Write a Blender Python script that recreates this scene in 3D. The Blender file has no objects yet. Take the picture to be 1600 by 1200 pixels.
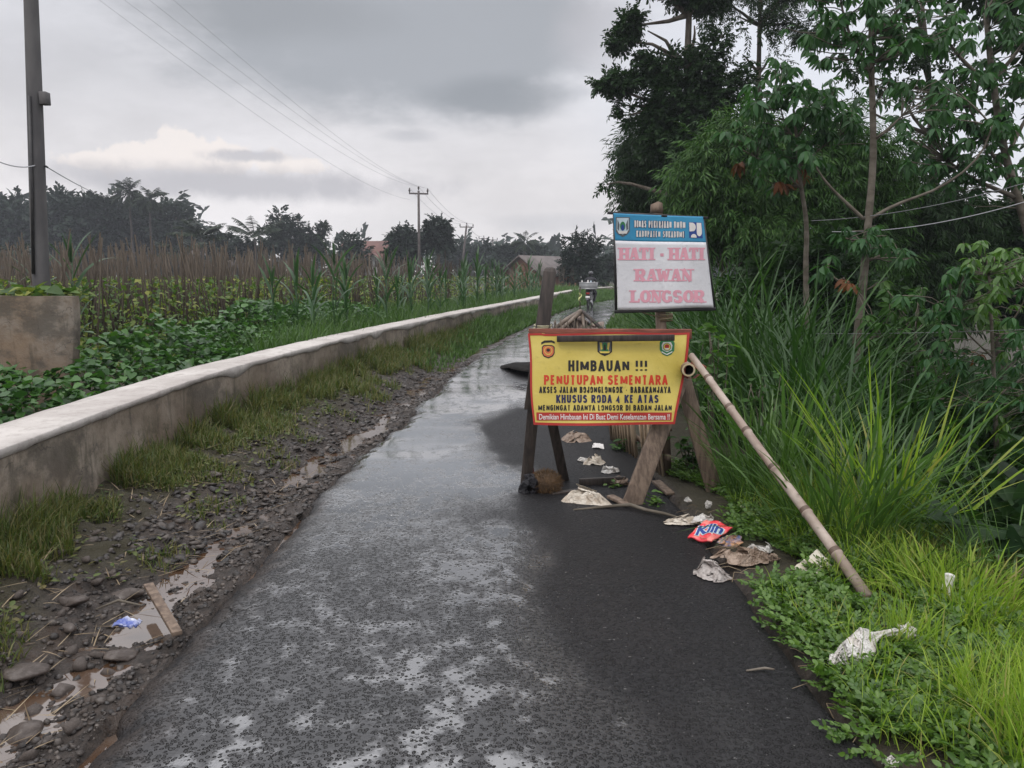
import bpy, math, random
import numpy as np
from mathutils import Vector, Matrix

# ------------------------------------------------------------------ camera, world, sun, exposure
SC = bpy.context.scene
COL = SC.collection
CAMH = 1.6
TH = math.atan(172 / 1208)          # downward pitch
cam_d = bpy.data.cameras.new("camera")
cam = bpy.data.objects.new("camera", cam_d)
COL.objects.link(cam)
cam.location = (0, 0, CAMH)
cam.rotation_euler = (math.pi / 2 - TH, 0, 0)
cam_d.sensor_fit = 'HORIZONTAL'
cam_d.sensor_width = 36.0
cam_d.lens = 36.0 * 1208 / 1600
cam_d.clip_start = 0.05
cam_d.clip_end = 3000
SC.camera = cam
SC.render.resolution_x, SC.render.resolution_y = 1024, 768
SC.view_settings.view_transform = 'Standard'
SC.view_settings.look = 'None'
SC.view_settings.exposure = 0.0
SC.view_settings.gamma = 1.0
SC.cycles.max_bounces = 6
SC.cycles.diffuse_bounces = 3
SC.cycles.glossy_bounces = 3
SC.cycles.transmission_bounces = 4
SC.cycles.volume_bounces = 0
SC.cycles.transparent_max_bounces = 6
SC.cycles.sample_clamp_indirect = 4.0
SC.cycles.use_denoising = True

SUN_EL, SUN_AZ = 58.0, 215.0        # behind the camera, a little to the left; azimuth from +Y clockwise


class NT:
    """small helper round a node tree"""
    def __init__(s, tree):
        s.t = tree
        s.n = tree.nodes
        s.l = tree.links

    def node(s, typ, **kw):
        n = s.n.new(typ)
        for k, v in kw.items():
            setattr(n, k, v)
        return n

    def put(s, sock, v):
        if isinstance(v, bpy.types.NodeSocket):
            s.l.new(v, sock)
        elif isinstance(v, (tuple, list)) and len(v) == 3 and sock.type == 'RGBA':
            sock.default_value = (*v, 1)
        else:
            sock.default_value = v

    def math(s, op, a, b=None, c=None, clamp=False):
        n = s.node('ShaderNodeMath', operation=op)
        n.use_clamp = clamp
        s.put(n.inputs[0], a)
        if b is not None:
            s.put(n.inputs[1], b)
        if c is not None:
            s.put(n.inputs[2], c)
        return n.outputs[0]

    def mix(s, f, a, b, mode='MIX'):
        n = s.node('ShaderNodeMix', data_type='RGBA', blend_type=mode)
        s.put(n.inputs[0], f)
        s.put(n.inputs[6], a)
        s.put(n.inputs[7], b)
        return n.outputs[2]

    def mixf(s, f, a, b):
        n = s.node('ShaderNodeMix', data_type='FLOAT')
        s.put(n.inputs[0], f)
        s.put(n.inputs[2], a)
        s.put(n.inputs[3], b)
        return n.outputs[0]

    def ss(s, v, lo, hi, a=0.0, b=1.0):
        n = s.node('ShaderNodeMapRange', interpolation_type='SMOOTHSTEP')
        s.put(n.inputs[0], v)
        n.inputs[1].default_value = lo
        n.inputs[2].default_value = hi
        n.inputs[3].default_value = a
        n.inputs[4].default_value = b
        return n.outputs[0]

    def noise(s, vec, scale, detail=4, rough=0.55, out=0, dist=0.0):
        n = s.node('ShaderNodeTexNoise')
        s.put(n.inputs['Vector'], vec)
        n.inputs['Scale'].default_value = scale
        n.inputs['Detail'].default_value = detail
        n.inputs['Roughness'].default_value = rough
        n.inputs['Distortion'].default_value = dist
        return n.outputs[out]

    def voro(s, vec, scale, feature='F1', out='Distance'):
        n = s.node('ShaderNodeTexVoronoi', feature=feature)
        s.put(n.inputs['Vector'], vec)
        n.inputs['Scale'].default_value = scale
        return n.outputs[out]

    def ramp(s, f, stops, interp='LINEAR'):
        n = s.node('ShaderNodeValToRGB')
        s.put(n.inputs[0], f)
        cr = n.color_ramp
        cr.interpolation = interp
        while len(cr.elements) < len(stops):
            cr.elements.new(0.5)
        for e, (p, c) in zip(cr.elements, stops):
            e.position = p
            e.color = (*c, 1)
        return n.outputs[0]

    def scale(s, vec, sc, loc=(0, 0, 0)):
        n = s.node('ShaderNodeMapping')
        s.put(n.inputs[0], vec)
        n.inputs['Scale'].default_value = sc
        n.inputs['Location'].default_value = loc
        return n.outputs[0]

    def bump(s, h, strength=0.5, dist=0.02, normal=None):
        n = s.node('ShaderNodeBump')
        n.inputs['Strength'].default_value = strength
        n.inputs['Distance'].default_value = dist
        s.put(n.inputs['Height'], h)
        if normal is not None:
            s.put(n.inputs['Normal'], normal)
        return n.outputs[0]


def make_world():
    w = bpy.data.worlds.new("World")
    SC.world = w
    w.use_nodes = True
    N = NT(w.node_tree)
    N.n.clear()
    out = N.node('ShaderNodeOutputWorld')
    sky = N.node('ShaderNodeTexSky', sky_type='NISHITA')
    sky.sun_disc = False
    sky.sun_elevation = math.radians(SUN_EL)
    sky.sun_rotation = math.radians(SUN_AZ)
    sky.dust_density = 3.0
    bg1 = N.node('ShaderNodeBackground')
    N.put(bg1.inputs[0], sky.outputs[0])
    bg1.inputs[1].default_value = 0.07
    tc = N.node('ShaderNodeTexCoord').outputs['Generated']
    sep = N.node('ShaderNodeSeparateXYZ')
    N.put(sep.inputs[0], tc)
    x, y, z = sep.outputs
    # clouds are laid out over the sky dome: noise stretched along the horizon
    st = N.scale(tc, (1.0, 1.0, 2.6))
    n1 = N.noise(st, 2.6, 6, 0.55)
    n2 = N.noise(N.scale(tc, (1, 1, 2.2), (3.1, 1.7, 0.4)), 9.0, 6, 0.6)
    dist = N.math('MULTIPLY_ADD', n1, 0.34, -0.17)
    dist2 = N.math('MULTIPLY_ADD', n2, 0.22, -0.11)

    def blob(px, py, rx, ry, lo, hi, k=1.0, k2=1.0, k3=0.0):
        a = (px - 800) / 1208
        b = (600 - py) / 1208
        d = Vector((a, math.cos(TH) + b * math.sin(TH), -math.sin(TH) + b * math.cos(TH)))
        d.normalize()
        u = N.math('DIVIDE', N.math('SUBTRACT', x, d.x), rx / 1208)
        v = N.math('DIVIDE', N.math('SUBTRACT', z, d.z), ry / 1208)
        r = N.math('SQRT', N.math('ADD', N.math('MULTIPLY', u, u), N.math('MULTIPLY', v, v)))
        r = N.math('ADD', r, N.math('MULTIPLY', dist, 3.2 * k))
        r = N.math('ADD', r, N.math('MULTIPLY', dist2, 2.4 * k2))
        if k3:
            r = N.math('ADD', r, N.math('MULTIPLY', dist3, 2.4 * k3))
        m = N.ss(r, lo, hi, 1, 0)
        front = N.math('GREATER_THAN', y, 0.0)
        return N.math('MULTIPLY', m, front)

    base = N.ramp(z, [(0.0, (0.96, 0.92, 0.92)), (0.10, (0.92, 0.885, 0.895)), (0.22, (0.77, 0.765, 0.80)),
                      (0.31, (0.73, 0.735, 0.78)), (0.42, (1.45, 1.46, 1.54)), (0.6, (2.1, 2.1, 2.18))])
    soft = N.ss(n1, 0.36, 0.68, 0.90, 1.08)
    c = N.mix(1.0, base, soft, 'MULTIPLY')
    fine = N.ss(n2, 0.3, 0.75, 0.94, 1.05)
    c = N.mix(1.0, c, fine, 'MULTIPLY')
    n3 = N.noise(tc, 24.0, 7, 0.62)
    dist3 = N.math('MULTIPLY_ADD', n3, 1.0, -0.5)
    dark = (0.41, 0.43, 0.465)
    c = N.mix(N.math('MULTIPLY', blob(660, 60, 330, 108, 0.65, 1.2, 1.0, 1.3), 0.95), c, dark)
    c = N.mix(N.math('MULTIPLY', blob(380, 10, 200, 50, 0.3, 1.2), 0.6), c, (0.33, 0.345, 0.37))
    c = N.mix(N.math('MULTIPLY', blob(790, 150, 130, 34, 0.4, 1.25), 0.75), c, (0.31, 0.33, 0.36))
    c = N.mix(N.math('MULTIPLY', blob(940, 60, 70, 70, 0.3, 1.3), 0.6), c, (0.56, 0.54, 0.57))
    # bright cumulus bank with its grey foot
    for cx, cy, rx, ry in ((215, 246, 52, 24), (285, 238, 62, 32), (350, 246, 56, 26), (425, 256, 46, 18), (150, 250, 40, 12), (470, 262, 36, 12)):
        c = N.mix(N.math('MULTIPLY', blob(cx, cy, rx, ry, 0.70, 1.08, 0.1, 0.5, 1.1), 0.9), c, (1.0, 0.925, 0.885))
    c = N.mix(N.math('MULTIPLY', blob(390, 243, 60, 10, 0.4, 1.2, 0.2, .6, 1.0), 0.7), c, (0.50, 0.50, 0.55))
    c = N.mix(N.math('MULTIPLY', blob(390, 288, 250, 24, 0.4, 1.4, 0.4, 0.6, 0.5), 0.8), c, (0.50, 0.49, 0.525))
    c = N.mix(N.math('MULTIPLY', blob(640, 212, 40, 9, 0.3, 1.4), 0.4), c, (0.42, 0.43, 0.47))
    c = N.mix(N.math('MULTIPLY', blob(880, 350, 90, 14, 0.3, 1.4), 0.35), c, (0.45, 0.46, 0.50))
    c = N.mix(N.math('MULTIPLY', blob(1400, 110, 330, 170, 0.6, 1.5, 0.4, 0.4), 0.85), c, (0.86, 0.89, 0.97))
    # the ground half
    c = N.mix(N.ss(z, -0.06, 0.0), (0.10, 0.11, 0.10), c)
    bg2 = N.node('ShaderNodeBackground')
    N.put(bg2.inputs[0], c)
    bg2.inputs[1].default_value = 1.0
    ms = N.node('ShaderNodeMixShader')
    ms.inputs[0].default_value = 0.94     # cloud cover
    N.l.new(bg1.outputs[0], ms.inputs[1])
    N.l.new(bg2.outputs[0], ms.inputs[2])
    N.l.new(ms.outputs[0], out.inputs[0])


make_world()
sun_d = bpy.data.lights.new("sun", 'SUN')
sun_d.energy = 1.1
sun_d.angle = math.radians(14)
sun_d.color = (1.0, 0.95, 0.88)
sun = bpy.data.objects.new("sun", sun_d)
COL.objects.link(sun)
_e, _a = math.radians(SUN_EL), math.radians(SUN_AZ)
_dir = Vector((math.sin(_a) * math.cos(_e), math.cos(_a) * math.cos(_e), math.sin(_e)))
sun.rotation_euler = _dir.to_track_quat('Z', 'Y').to_euler()

# ------------------------------------------------------------------ helpers
RNG = np.random.default_rng(7)


def ray(px, py):
    a = (px - 800) / 1208
    b = (600 - py) / 1208
    return np.array([a, math.cos(TH) + b * math.sin(TH), -math.sin(TH) + b * math.cos(TH)])


def G(px, py, z=0.0):
    """point of the level z seen at photo pixel px, py"""
    d = ray(px, py)
    t = (z - CAMH) / d[2]
    return np.array([d[0] * t, d[1] * t, z])


def P(px, py, Y):
    """point at distance Y in front of the camera"""
    d = ray(px, py)
    t = Y / d[1]
    return np.array([d[0] * t, Y, CAMH + d[2] * t])


def smooth(a, b, x):
    t = np.clip((np.asarray(x, float) - a) / (b - a), 0, 1)
    return t * t * (3 - 2 * t)


def _hash(i, j, s):
    v = np.sin(i * 127.1 + j * 311.7 + s * 74.7) * 43758.5453
    return v - np.floor(v)


def vn(x, y, s=0):
    x = np.asarray(x, float)
    y = np.asarray(y, float)
    i, j = np.floor(x), np.floor(y)
    u, v = x - i, y - j
    u = u * u * (3 - 2 * u)
    v = v * v * (3 - 2 * v)
    a, b = _hash(i, j, s), _hash(i + 1, j, s)
    c, d = _hash(i, j + 1, s), _hash(i + 1, j + 1, s)
    return (a * (1 - u) + b * u) * (1 - v) + (c * (1 - u) + d * u) * v


def fbm(x, y, s=0, o=4):
    r, a, n = 0, 0.5, 0
    for k in range(o):
        r = r + a * vn(x * 2 ** k, y * 2 ** k, s + k)
        n += a
        a *= 0.5
    return r / n


def sines(p, f, seed, n=7):
    r = np.random.default_rng(seed)
    o = np.zeros(len(p))
    for _ in range(n):
        k = r.normal(size=3)
        k = k / np.linalg.norm(k) * f * r.uniform(0.6, 1.5)
        o += np.sin(p @ k + r.uniform(0, 6.28))
    return o / n


def unit(v):
    v = np.asarray(v, float)
    return v / np.maximum(np.linalg.norm(v, axis=-1, keepdims=True), 1e-9)


class MB:
    """collects geometry, links it as ONE mesh object"""
    def __init__(s):
        s.v, s.f, s.n, s.at = [], [], 0, []

    def add(s, v, f, m=0):
        v = np.asarray(v, float).reshape(-1, 3)
        if isinstance(f, np.ndarray):
            s.f.append((f + s.n, m))
        else:
            by = {}
            for q in f:
                by.setdefault(len(q), []).append(q)
            for q in by.values():
                s.f.append((np.array(q, int) + s.n, m))
        s.v.append(v)
        s.n += len(v)
        return s

    def beam(s, p0, p1, w, t, m=0, up=(0, 0, 1), taper=1.0):
        p0, p1 = np.array(p0, float), np.array(p1, float)
        d = unit(p1 - p0)
        a = np.cross(d, up)
        if np.linalg.norm(a) < 1e-4:
            a = np.cross(d, (1, 0, 0))
        a = unit(a)
        b = np.cross(a, d)
        v = []
        for p, k in ((p0, 1.0), (p1, taper)):
            for sa, sb in ((-1, -1), (1, -1), (1, 1), (-1, 1)):
                v.append(p + a * sa * w / 2 * k + b * sb * t / 2 * k)
        s.add(v, [(3, 2, 1, 0), (4, 5, 6, 7), (0, 1, 5, 4), (1, 2, 6, 5), (2, 3, 7, 6), (3, 0, 4, 7)], m)
        return s

    def tube(s, pts, rad, n=8, m=0, cap=True):
        pts = np.array(pts, float)
        k = len(pts)
        rad = np.broadcast_to(np.asarray(rad, float), (k,))
        tg = unit(np.gradient(pts, axis=0))
        ref = np.array((0, 0, 1.0)) if abs(tg[0][2]) < 0.9 else np.array((1.0, 0, 0))
        a = unit(np.cross(tg[0], ref))
        vs = []
        for i in range(k):
            a = unit(a - tg[i] * np.dot(a, tg[i]))
            b = np.cross(tg[i], a)
            an = np.linspace(0, 2 * math.pi, n, endpoint=False)
            vs.append(pts[i] + rad[i] * (np.cos(an)[:, None] * a + np.sin(an)[:, None] * b))
        v = np.concatenate(vs)
        f = [(i * n + j, i * n + (j + 1) % n, (i + 1) * n + (j + 1) % n, (i + 1) * n + j)
             for i in range(k - 1) for j in range(n)]
        if cap:
            f.append(tuple(range(n - 1, -1, -1)))
            f.append(tuple((k - 1) * n + j for j in range(n)))
        s.add(v, f, m)
        return s

    def grid(s, V, m=0, closed=False):
        V = np.asarray(V, float)
        r, c = V.shape[:2]
        idx = np.arange(r * c).reshape(r, c)
        f = np.stack([idx[:-1, :-1], idx[:-1, 1:], idx[1:, 1:], idx[1:, :-1]], -1).reshape(-1, 4)
        s.add(V.reshape(-1, 3), f, m)
        return s

    def poly(s, pts, m=0):
        s.add(pts, [tuple(range(len(pts)))], m)
        return s

    def copies(s, tv, tf, pos, basis, sc, m=0):
        """tv (k,3) template, tf list of face arrays; basis (N,3,3) rows = local axes"""
        pos = np.asarray(pos, float)
        sc = np.asarray(sc, float).reshape(-1, 1)
        V = np.einsum('ki,nij->nkj', tv, basis) * sc[:, None] + pos[:, None]
        N, k = len(pos), len(tv)
        base = (np.arange(N) * k)[:, None, None]
        for f in tf:
            F = (f[None] + base).reshape(-1, f.shape[1])
            s.f.append((F + s.n, m))
        s.v.append(V.reshape(-1, 3))
        s.n += N * k
        return s

    def mesh(s, name, mats, smooth_=False):
        me = bpy.data.meshes.new(name)
        v = np.concatenate(s.v) if s.v else np.zeros((0, 3))
        me.vertices.add(len(v))
        me.vertices.foreach_set("co", v.astype(np.float32).ravel())
        li = np.concatenate([f.ravel() for f, _ in s.f]).astype(np.int32)
        tot = np.concatenate([np.full(len(f), f.shape[1]) for f, _ in s.f]).astype(np.int32)
        mi = np.concatenate([np.full(len(f), m) for f, m in s.f]).astype(np.int32)
        me.loops.add(len(li))
        me.loops.foreach_set("vertex_index", li)
        me.polygons.add(len(tot))
        st = np.concatenate([[0], np.cumsum(tot)[:-1]]).astype(np.int32)
        me.polygons.foreach_set("loop_start", st)
        me.polygons.foreach_set("material_index", mi)
        if smooth_:
            me.polygons.foreach_set("use_smooth", np.ones(len(tot), bool))
        me.update(calc_edges=True)
        me.validate()
        for m in (mats if isinstance(mats, (list, tuple)) else [mats]):
            me.materials.append(m)
        return me

    def build(s, name, mats, parent=None, smooth_=False):
        o = bpy.data.objects.new(name, s.mesh(name, mats, smooth_))
        COL.objects.link(o)
        if parent is not None:
            o.parent = parent
        return o


def tag(o, label, cat, group=None):
    o['label'] = label
    o['category'] = cat
    if group:
        o['group'] = group
    return o


def stuff(o, label, cat):
    tag(o, label, cat)
    o['kind'] = 'stuff'
    return o


def structure(o, label=None):
    o['kind'] = 'structure'
    if label:
        o['label'] = label
    return o


def thing(name, label, cat, group=None, loc=(0, 0, 0), rz=0.0):
    o = bpy.data.objects.new(name, None)
    o.empty_display_size = 0.2
    COL.objects.link(o)
    o.location = loc
    o.rotation_euler = (0, 0, rz)
    return tag(o, label, cat, group)


def dup(root, loc, rz=0.0, sc=1.0, label=None):
    r = root.copy()
    COL.objects.link(r)
    r.location = loc
    r.rotation_euler = (0, 0, rz)
    r.scale = (sc, sc, sc)
    if label:
        r['label'] = label
    for ch in list(root.children):
        c = ch.copy()
        COL.objects.link(c)
        c.parent = r
    return r


# ------------------------------------------------------------------ materials
def mat(name, fn):
    m = bpy.data.materials.new(name)
    m.use_nodes = True
    N = NT(m.node_tree)
    N.n.clear()
    out = N.node('ShaderNodeOutputMaterial')
    b = N.node('ShaderNodeBsdfPrincipled')
    r = fn(N, b)
    N.l.new(r if r is not None else b.outputs[0], out.inputs[0])
    return m


def obco(N):
    return N.node('ShaderNodeTexCoord').outputs['Object']


def island(N):
    return N.node('ShaderNodeNewGeometry').outputs['Random Per Island']


def leaf_mat(name, cols, rough=0.5, trans=0.32, spec=0.2):
    """leaves: each leaf takes its own tint; some light passes through"""
    def fn(N, b):
        st = [(i / max(1, len(cols) - 1), c) for i, c in enumerate(cols)]
        c = N.ramp(island(N), st)
        N.put(b.inputs['Base Color'], c)
        b.inputs['Roughness'].default_value = rough
        b.inputs['Specular IOR Level'].default_value = spec
        t = N.node('ShaderNodeBsdfTranslucent')
        hs = N.mix(1.0, c, (1.1, 1.25, 0.55), 'MULTIPLY')
        N.put(t.inputs[0], hs)
        ms = N.node('ShaderNodeMixShader')
        ms.inputs[0].default_value = trans
        N.l.new(b.outputs[0], ms.inputs[1])
        N.l.new(t.outputs[0], ms.inputs[2])
        return ms.outputs[0]
    return mat(name, fn)


def plain_mat(name, c1, c2=None, scale=6.0, rough=0.7, spec=0.4, bump=0.0, stretch=(1, 1, 1), metal=0.0, bscale=None):
    def fn(N, b):
        co = N.scale(obco(N), stretch)
        n = N.noise(co, scale, 6, 0.6)
        N.put(b.inputs['Base Color'], N.mix(N.ss(n, 0.32, 0.68), c1, c2 or c1))
        b.inputs['Roughness'].default_value = rough
        b.inputs['Specular IOR Level'].default_value = spec
        b.inputs['Metallic'].default_value = metal
        if bump:
            N.put(b.inputs['Normal'], N.bump(N.noise(co, bscale or scale * 4, 5, 0.65), bump, 0.01))
    return mat(name, fn)


M = {}
M['bark'] = plain_mat('bark', (0.075, 0.06, 0.048), (0.16, 0.14, 0.115), 9, 0.85, 0.2, 0.6, (1, 1, .35))
M['pale_bark'] = plain_mat('pale_bark', (0.072, 0.06, 0.045), (0.144, 0.126, 0.102), 7, 0.8, 0.25, 0.5, (0.6, 0.6, 1.5))
M['wood_brown'] = plain_mat('wood_brown', (0.085, 0.06, 0.045), (0.19, 0.14, 0.105), 5, 0.7, 0.3, 0.5, (6, 6, .8), bscale=22)
M['wood_dark'] = plain_mat('wood_dark', (0.018, 0.014, 0.012), (0.055, 0.042, 0.036), 5, 0.55, 0.4, 0.5, (6, 6, .8), bscale=22)
M['wood_slat'] = plain_mat('wood_slat', (0.20, 0.145, 0.10), (0.40, 0.31, 0.22), 5, 0.75, 0.3, 0.4, (7, 7, .7), bscale=22)
M['wood_red'] = plain_mat('wood_red', (0.10, 0.028, 0.02), (0.22, 0.075, 0.05), 6, 0.65, 0.3, 0.4, (.8, 6, 6))
M['leaf_dark'] = leaf_mat('leaf_dark', [(0.009128, 0.02446, 0.007638), (0.01597, 0.03955, 0.01091), (0.02396, 0.0561, 0.01528), (0.01711, 0.04315, 0.01637)])
M['leaf_mid'] = leaf_mat('leaf_mid', [(0.0198, 0.05208, 0.01134), (0.033, 0.084, 0.01638), (0.0462, 0.1092, 0.02205), (0.0297, 0.0714, 0.0189)])
M['leaf_bamboo'] = leaf_mat('leaf_bamboo', [(0.0198, 0.0546, 0.0126), (0.033, 0.084, 0.01764), (0.0495, 0.1134, 0.0252), (0.066, 0.126, 0.0315)])
M['leaf_big'] = leaf_mat('leaf_big', [(0.01953, 0.0651, 0.01782), (0.03255, 0.09548, 0.02852), (0.04557, 0.1215, 0.03565), (0.0358, 0.1042, 0.04278)], 0.45, 0.38, 0.28)
M['leaf_fresh'] = leaf_mat('leaf_fresh', [(0.04554, 0.1076, 0.0207), (0.07452, 0.1573, 0.03312), (0.1076, 0.207, 0.04554)], 0.4, 0.4, 0.5)
M['leaf_orange'] = leaf_mat('leaf_orange', [(0.112, 0.04, 0.016), (0.152, 0.06, 0.024), (0.072, 0.032, 0.016)], 0.6, 0.3)
M['leaf_far'] = leaf_mat('leaf_far', [(0.00648, 0.0144, 0.0096), (0.0108, 0.0228, 0.0144), (0.0162, 0.0312, 0.018)], 0.6, 0.15, 0.2)
M['leaf_palm'] = leaf_mat('leaf_palm', [(0.0105, 0.0189, 0.0105), (0.01785, 0.0294, 0.0147), (0.02625, 0.03938, 0.01838)], 0.5, 0.2)
M['leaf_maize'] = leaf_mat('leaf_maize', [(0.02754, 0.068, 0.02601), (0.03672, 0.0884, 0.03179), (0.04896, 0.1088, 0.04335)], 0.42, 0.3, 0.5)
M['leaf_bean'] = leaf_mat('leaf_bean', [(0.035, 0.07, 0.02), (0.06, 0.115, 0.026), (0.10, 0.16, 0.036), (0.22, 0.23, 0.055), (0.05, 0.09, 0.03), (0.13, 0.17, 0.04)], 0.55, 0.35)
M['leaf_vine'] = leaf_mat('leaf_vine', [(0.02236, 0.06545, 0.01619), (0.04066, 0.1108, 0.02248), (0.06608, 0.1584, 0.03148), (0.03558, 0.08446, 0.02698)], 0.4, 0.3, 0.45)
M['leaf_creeper'] = leaf_mat('leaf_creeper', [(0.0459, 0.101, 0.0202), (0.07803, 0.1561, 0.02754), (0.1193, 0.2111, 0.03672), (0.06426, 0.1193, 0.02754)], 0.42, 0.35, 0.45)
M['grass_tall'] = leaf_mat('grass_tall', [(0.03415, 0.0759, 0.0167), (0.05692, 0.1176, 0.02429), (0.08349, 0.1594, 0.03415)], 0.45, 0.35, 0.4)
M['grass_bright'] = leaf_mat('grass_bright', [(0.12, 0.22, 0.022), (0.20, 0.31, 0.035), (0.27, 0.37, 0.05), (0.15, 0.25, 0.035), (0.22, 0.31, 0.04), (0.30, 0.27, 0.10)], 0.5, 0.4, 0.2)
M['grass_verge'] = leaf_mat('grass_verge', [(0.0403, 0.06851, 0.01451), (0.06851, 0.1008, 0.02015), (0.1128, 0.129, 0.03627), (0.1612, 0.137, 0.06045), (0.05642, 0.08866, 0.01612)], 0.5, 0.3, 0.35)
M['grass_reed'] = leaf_mat('grass_reed', [(0.01844, 0.05059, 0.01186), (0.02898, 0.07589, 0.0166), (0.04479, 0.1011, 0.02371)], 0.45, 0.3, 0.4)
M['grass_dry'] = leaf_mat('grass_dry', [(0.128, 0.104, 0.036), (0.192, 0.152, 0.06), (0.096, 0.096, 0.032)], 0.6, 0.3, 0.3)
M['stake'] = leaf_mat('stake', [(0.0336, 0.0256, 0.0195), (0.0624, 0.0488, 0.03666), (0.1, 0.08, 0.06084)], 0.75, 0.0)
M['straw'] = leaf_mat('straw', [(0.165, 0.12, 0.075), (0.255, 0.2025, 0.135), (0.105, 0.075, 0.045)], 0.8, 0.0)
M['steel_dark'] = plain_mat('steel_dark', (0.015, 0.015, 0.017), (0.03, 0.028, 0.028), 12, 0.5, 0.4)
M['pole_concrete'] = plain_mat('pole_concrete', (0.075, 0.072, 0.075), (0.12, 0.115, 0.115), 3, 0.85, 0.2, 0.3, (1, 1, .3))
M['pole_rusty'] = plain_mat('pole_rusty', (0.07, 0.06, 0.058), (0.11, 0.095, 0.09), 3, 0.8, 0.2)
M['wire'] = plain_mat('wire', (0.34, 0.34, 0.36), None, 3, 0.6)
M['wire_pale'] = plain_mat('wire_pale', (0.15, 0.155, 0.16), None, 3, 0.5)
# ------------------------------------------------------------------ the lie of the land
_L = np.array([(1.5, -1.47), (2.33, -1.47), (3.22, -1.44), (4.23, -1.46), (5.54, -1.42), (7.3, -1.30), (8.65, -1.16), (11.94, -1.0),
               (16.2, -.54), (21.2, .18), (25.4, .84), (31.6, 1.82), (39.2, 3.39), (50, 6.6), (65, 12.5), (85, 22)])
_R = np.array([(1.5, 1.19), (2.33, 1.19), (3.5, 1.23), (4.7, 1.22), (6.1, 1.12), (7.3, 1.06), (9, 1.05), (12, 1.25), (16.2, 1.75),
               (21.2, 2.45), (27.2, 3.5), (37.7, 5.0), (50, 8.6), (65, 14.8), (85, 24.6)])
_W = np.array([(1.5, -2.74), (4.08, -2.76), (5.15, -2.81), (6.94, -2.88), (8.68, -2.75), (11.45, -2.47), (14.75, -1.95), (17.78, -1.47),
               (23.26, -.38), (30.85, 1.02), (38, 2.25), (47.6, 4.0), (58, 7.6), (70, 12.4), (85, 19.5)])


def _sm(tab):
    ys = np.linspace(1.5, 85, 1200)
    xs = np.interp(ys, tab[:, 0], tab[:, 1])
    w = np.clip(ys * 0.10, 0.25, 4)
    o = np.array([np.average(xs, weights=np.exp(-((ys - a) / b) ** 2)) for a, b in zip(ys, w)])
    return ys, o


_LS, _RS, _WS = _sm(_L), _sm(_R), _sm(_W)


def xl(y):
    return np.interp(y, *_LS)


def xr(y):
    return np.interp(y, *_RS)


def xw(y):
    return np.interp(y, *_WS)


WATER_Z = -0.064


def H(x, y):
    x = np.asarray(x, float)
    y = np.asarray(y, float)
    l, r, w = xl(y), xr(y), xw(y)
    dl, dr = l - x, x - r
    near = smooth(26, 14, y)
    # left shoulder between the asphalt and the wall
    rough = (fbm(x * 5, y * 5, 3, 4) - 0.5) * 0.085 + (vn(x * 19, y * 19, 9) - 0.5) * 0.034 + (vn(x * 9, y * 9, 8) - 0.5) * 0.03
    trough = -0.052 * np.exp(-((dl - 0.32) / 0.26) ** 2) * (0.55 + 0.9 * fbm(x * 0.6, y * 0.9, 21, 2))
    bank = 0.10 * smooth(0.45, 0.95, dl) + 0.06 * smooth(0.8, 1.3, dl)
    wide = 0.035 * smooth(0.9, 1.6, dl) * smooth(5.5, 3.0, y)
    hl = -0.012 + rough * near + trough + bank + wide
    # field beyond the wall
    hf = 0.12 + (fbm(x * 0.7, y * 0.7, 5, 3) - 0.5) * 0.14
    hl = np.where(x < w - 0.2, hf, hl)
    # right verge, then the slip down the slope
    fall = np.maximum(dr - 0.95, 0)
    drop = -np.minimum(fall * 0.55, 2.3 + 0.02 * fall) * smooth(60, 30, y) * smooth(0.0, 1.0, fall + 0.3)
    hr = 0.005 + (fbm(x * 3, y * 3, 11, 3) - 0.5) * 0.06 * smooth(0.0, 0.4, dr) + drop + (fbm(x * 0.9, y * 0.9, 17, 3) - 0.5) * 0.5 * smooth(0.8, 2.0, dr)
    h = np.where(dl > 0, hl, np.where(dr > 0, hr, -0.07))
    edge = np.minimum(np.abs(dl), np.abs(dr))
    inside = (dl <= 0) & (dr <= 0)
    h = np.where(inside, -0.09, h)
    far = smooth(60, 110, y)
    return h * (1 - far) + 0.0 * far


def axis(segs):
    a = [segs[0][0]]
    for lo, hi, st in segs:
        n = max(1, int(round((hi - lo) / st)))
        a += list(lo + (hi - lo) * (np.arange(n) + 1) / n)
    return np.array(a)


def set_attr(me, name, val):
    a = me.attributes.new(name, 'FLOAT', 'POINT')
    a.data.foreach_set('value', np.asarray(val, np.float32).ravel())


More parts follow.
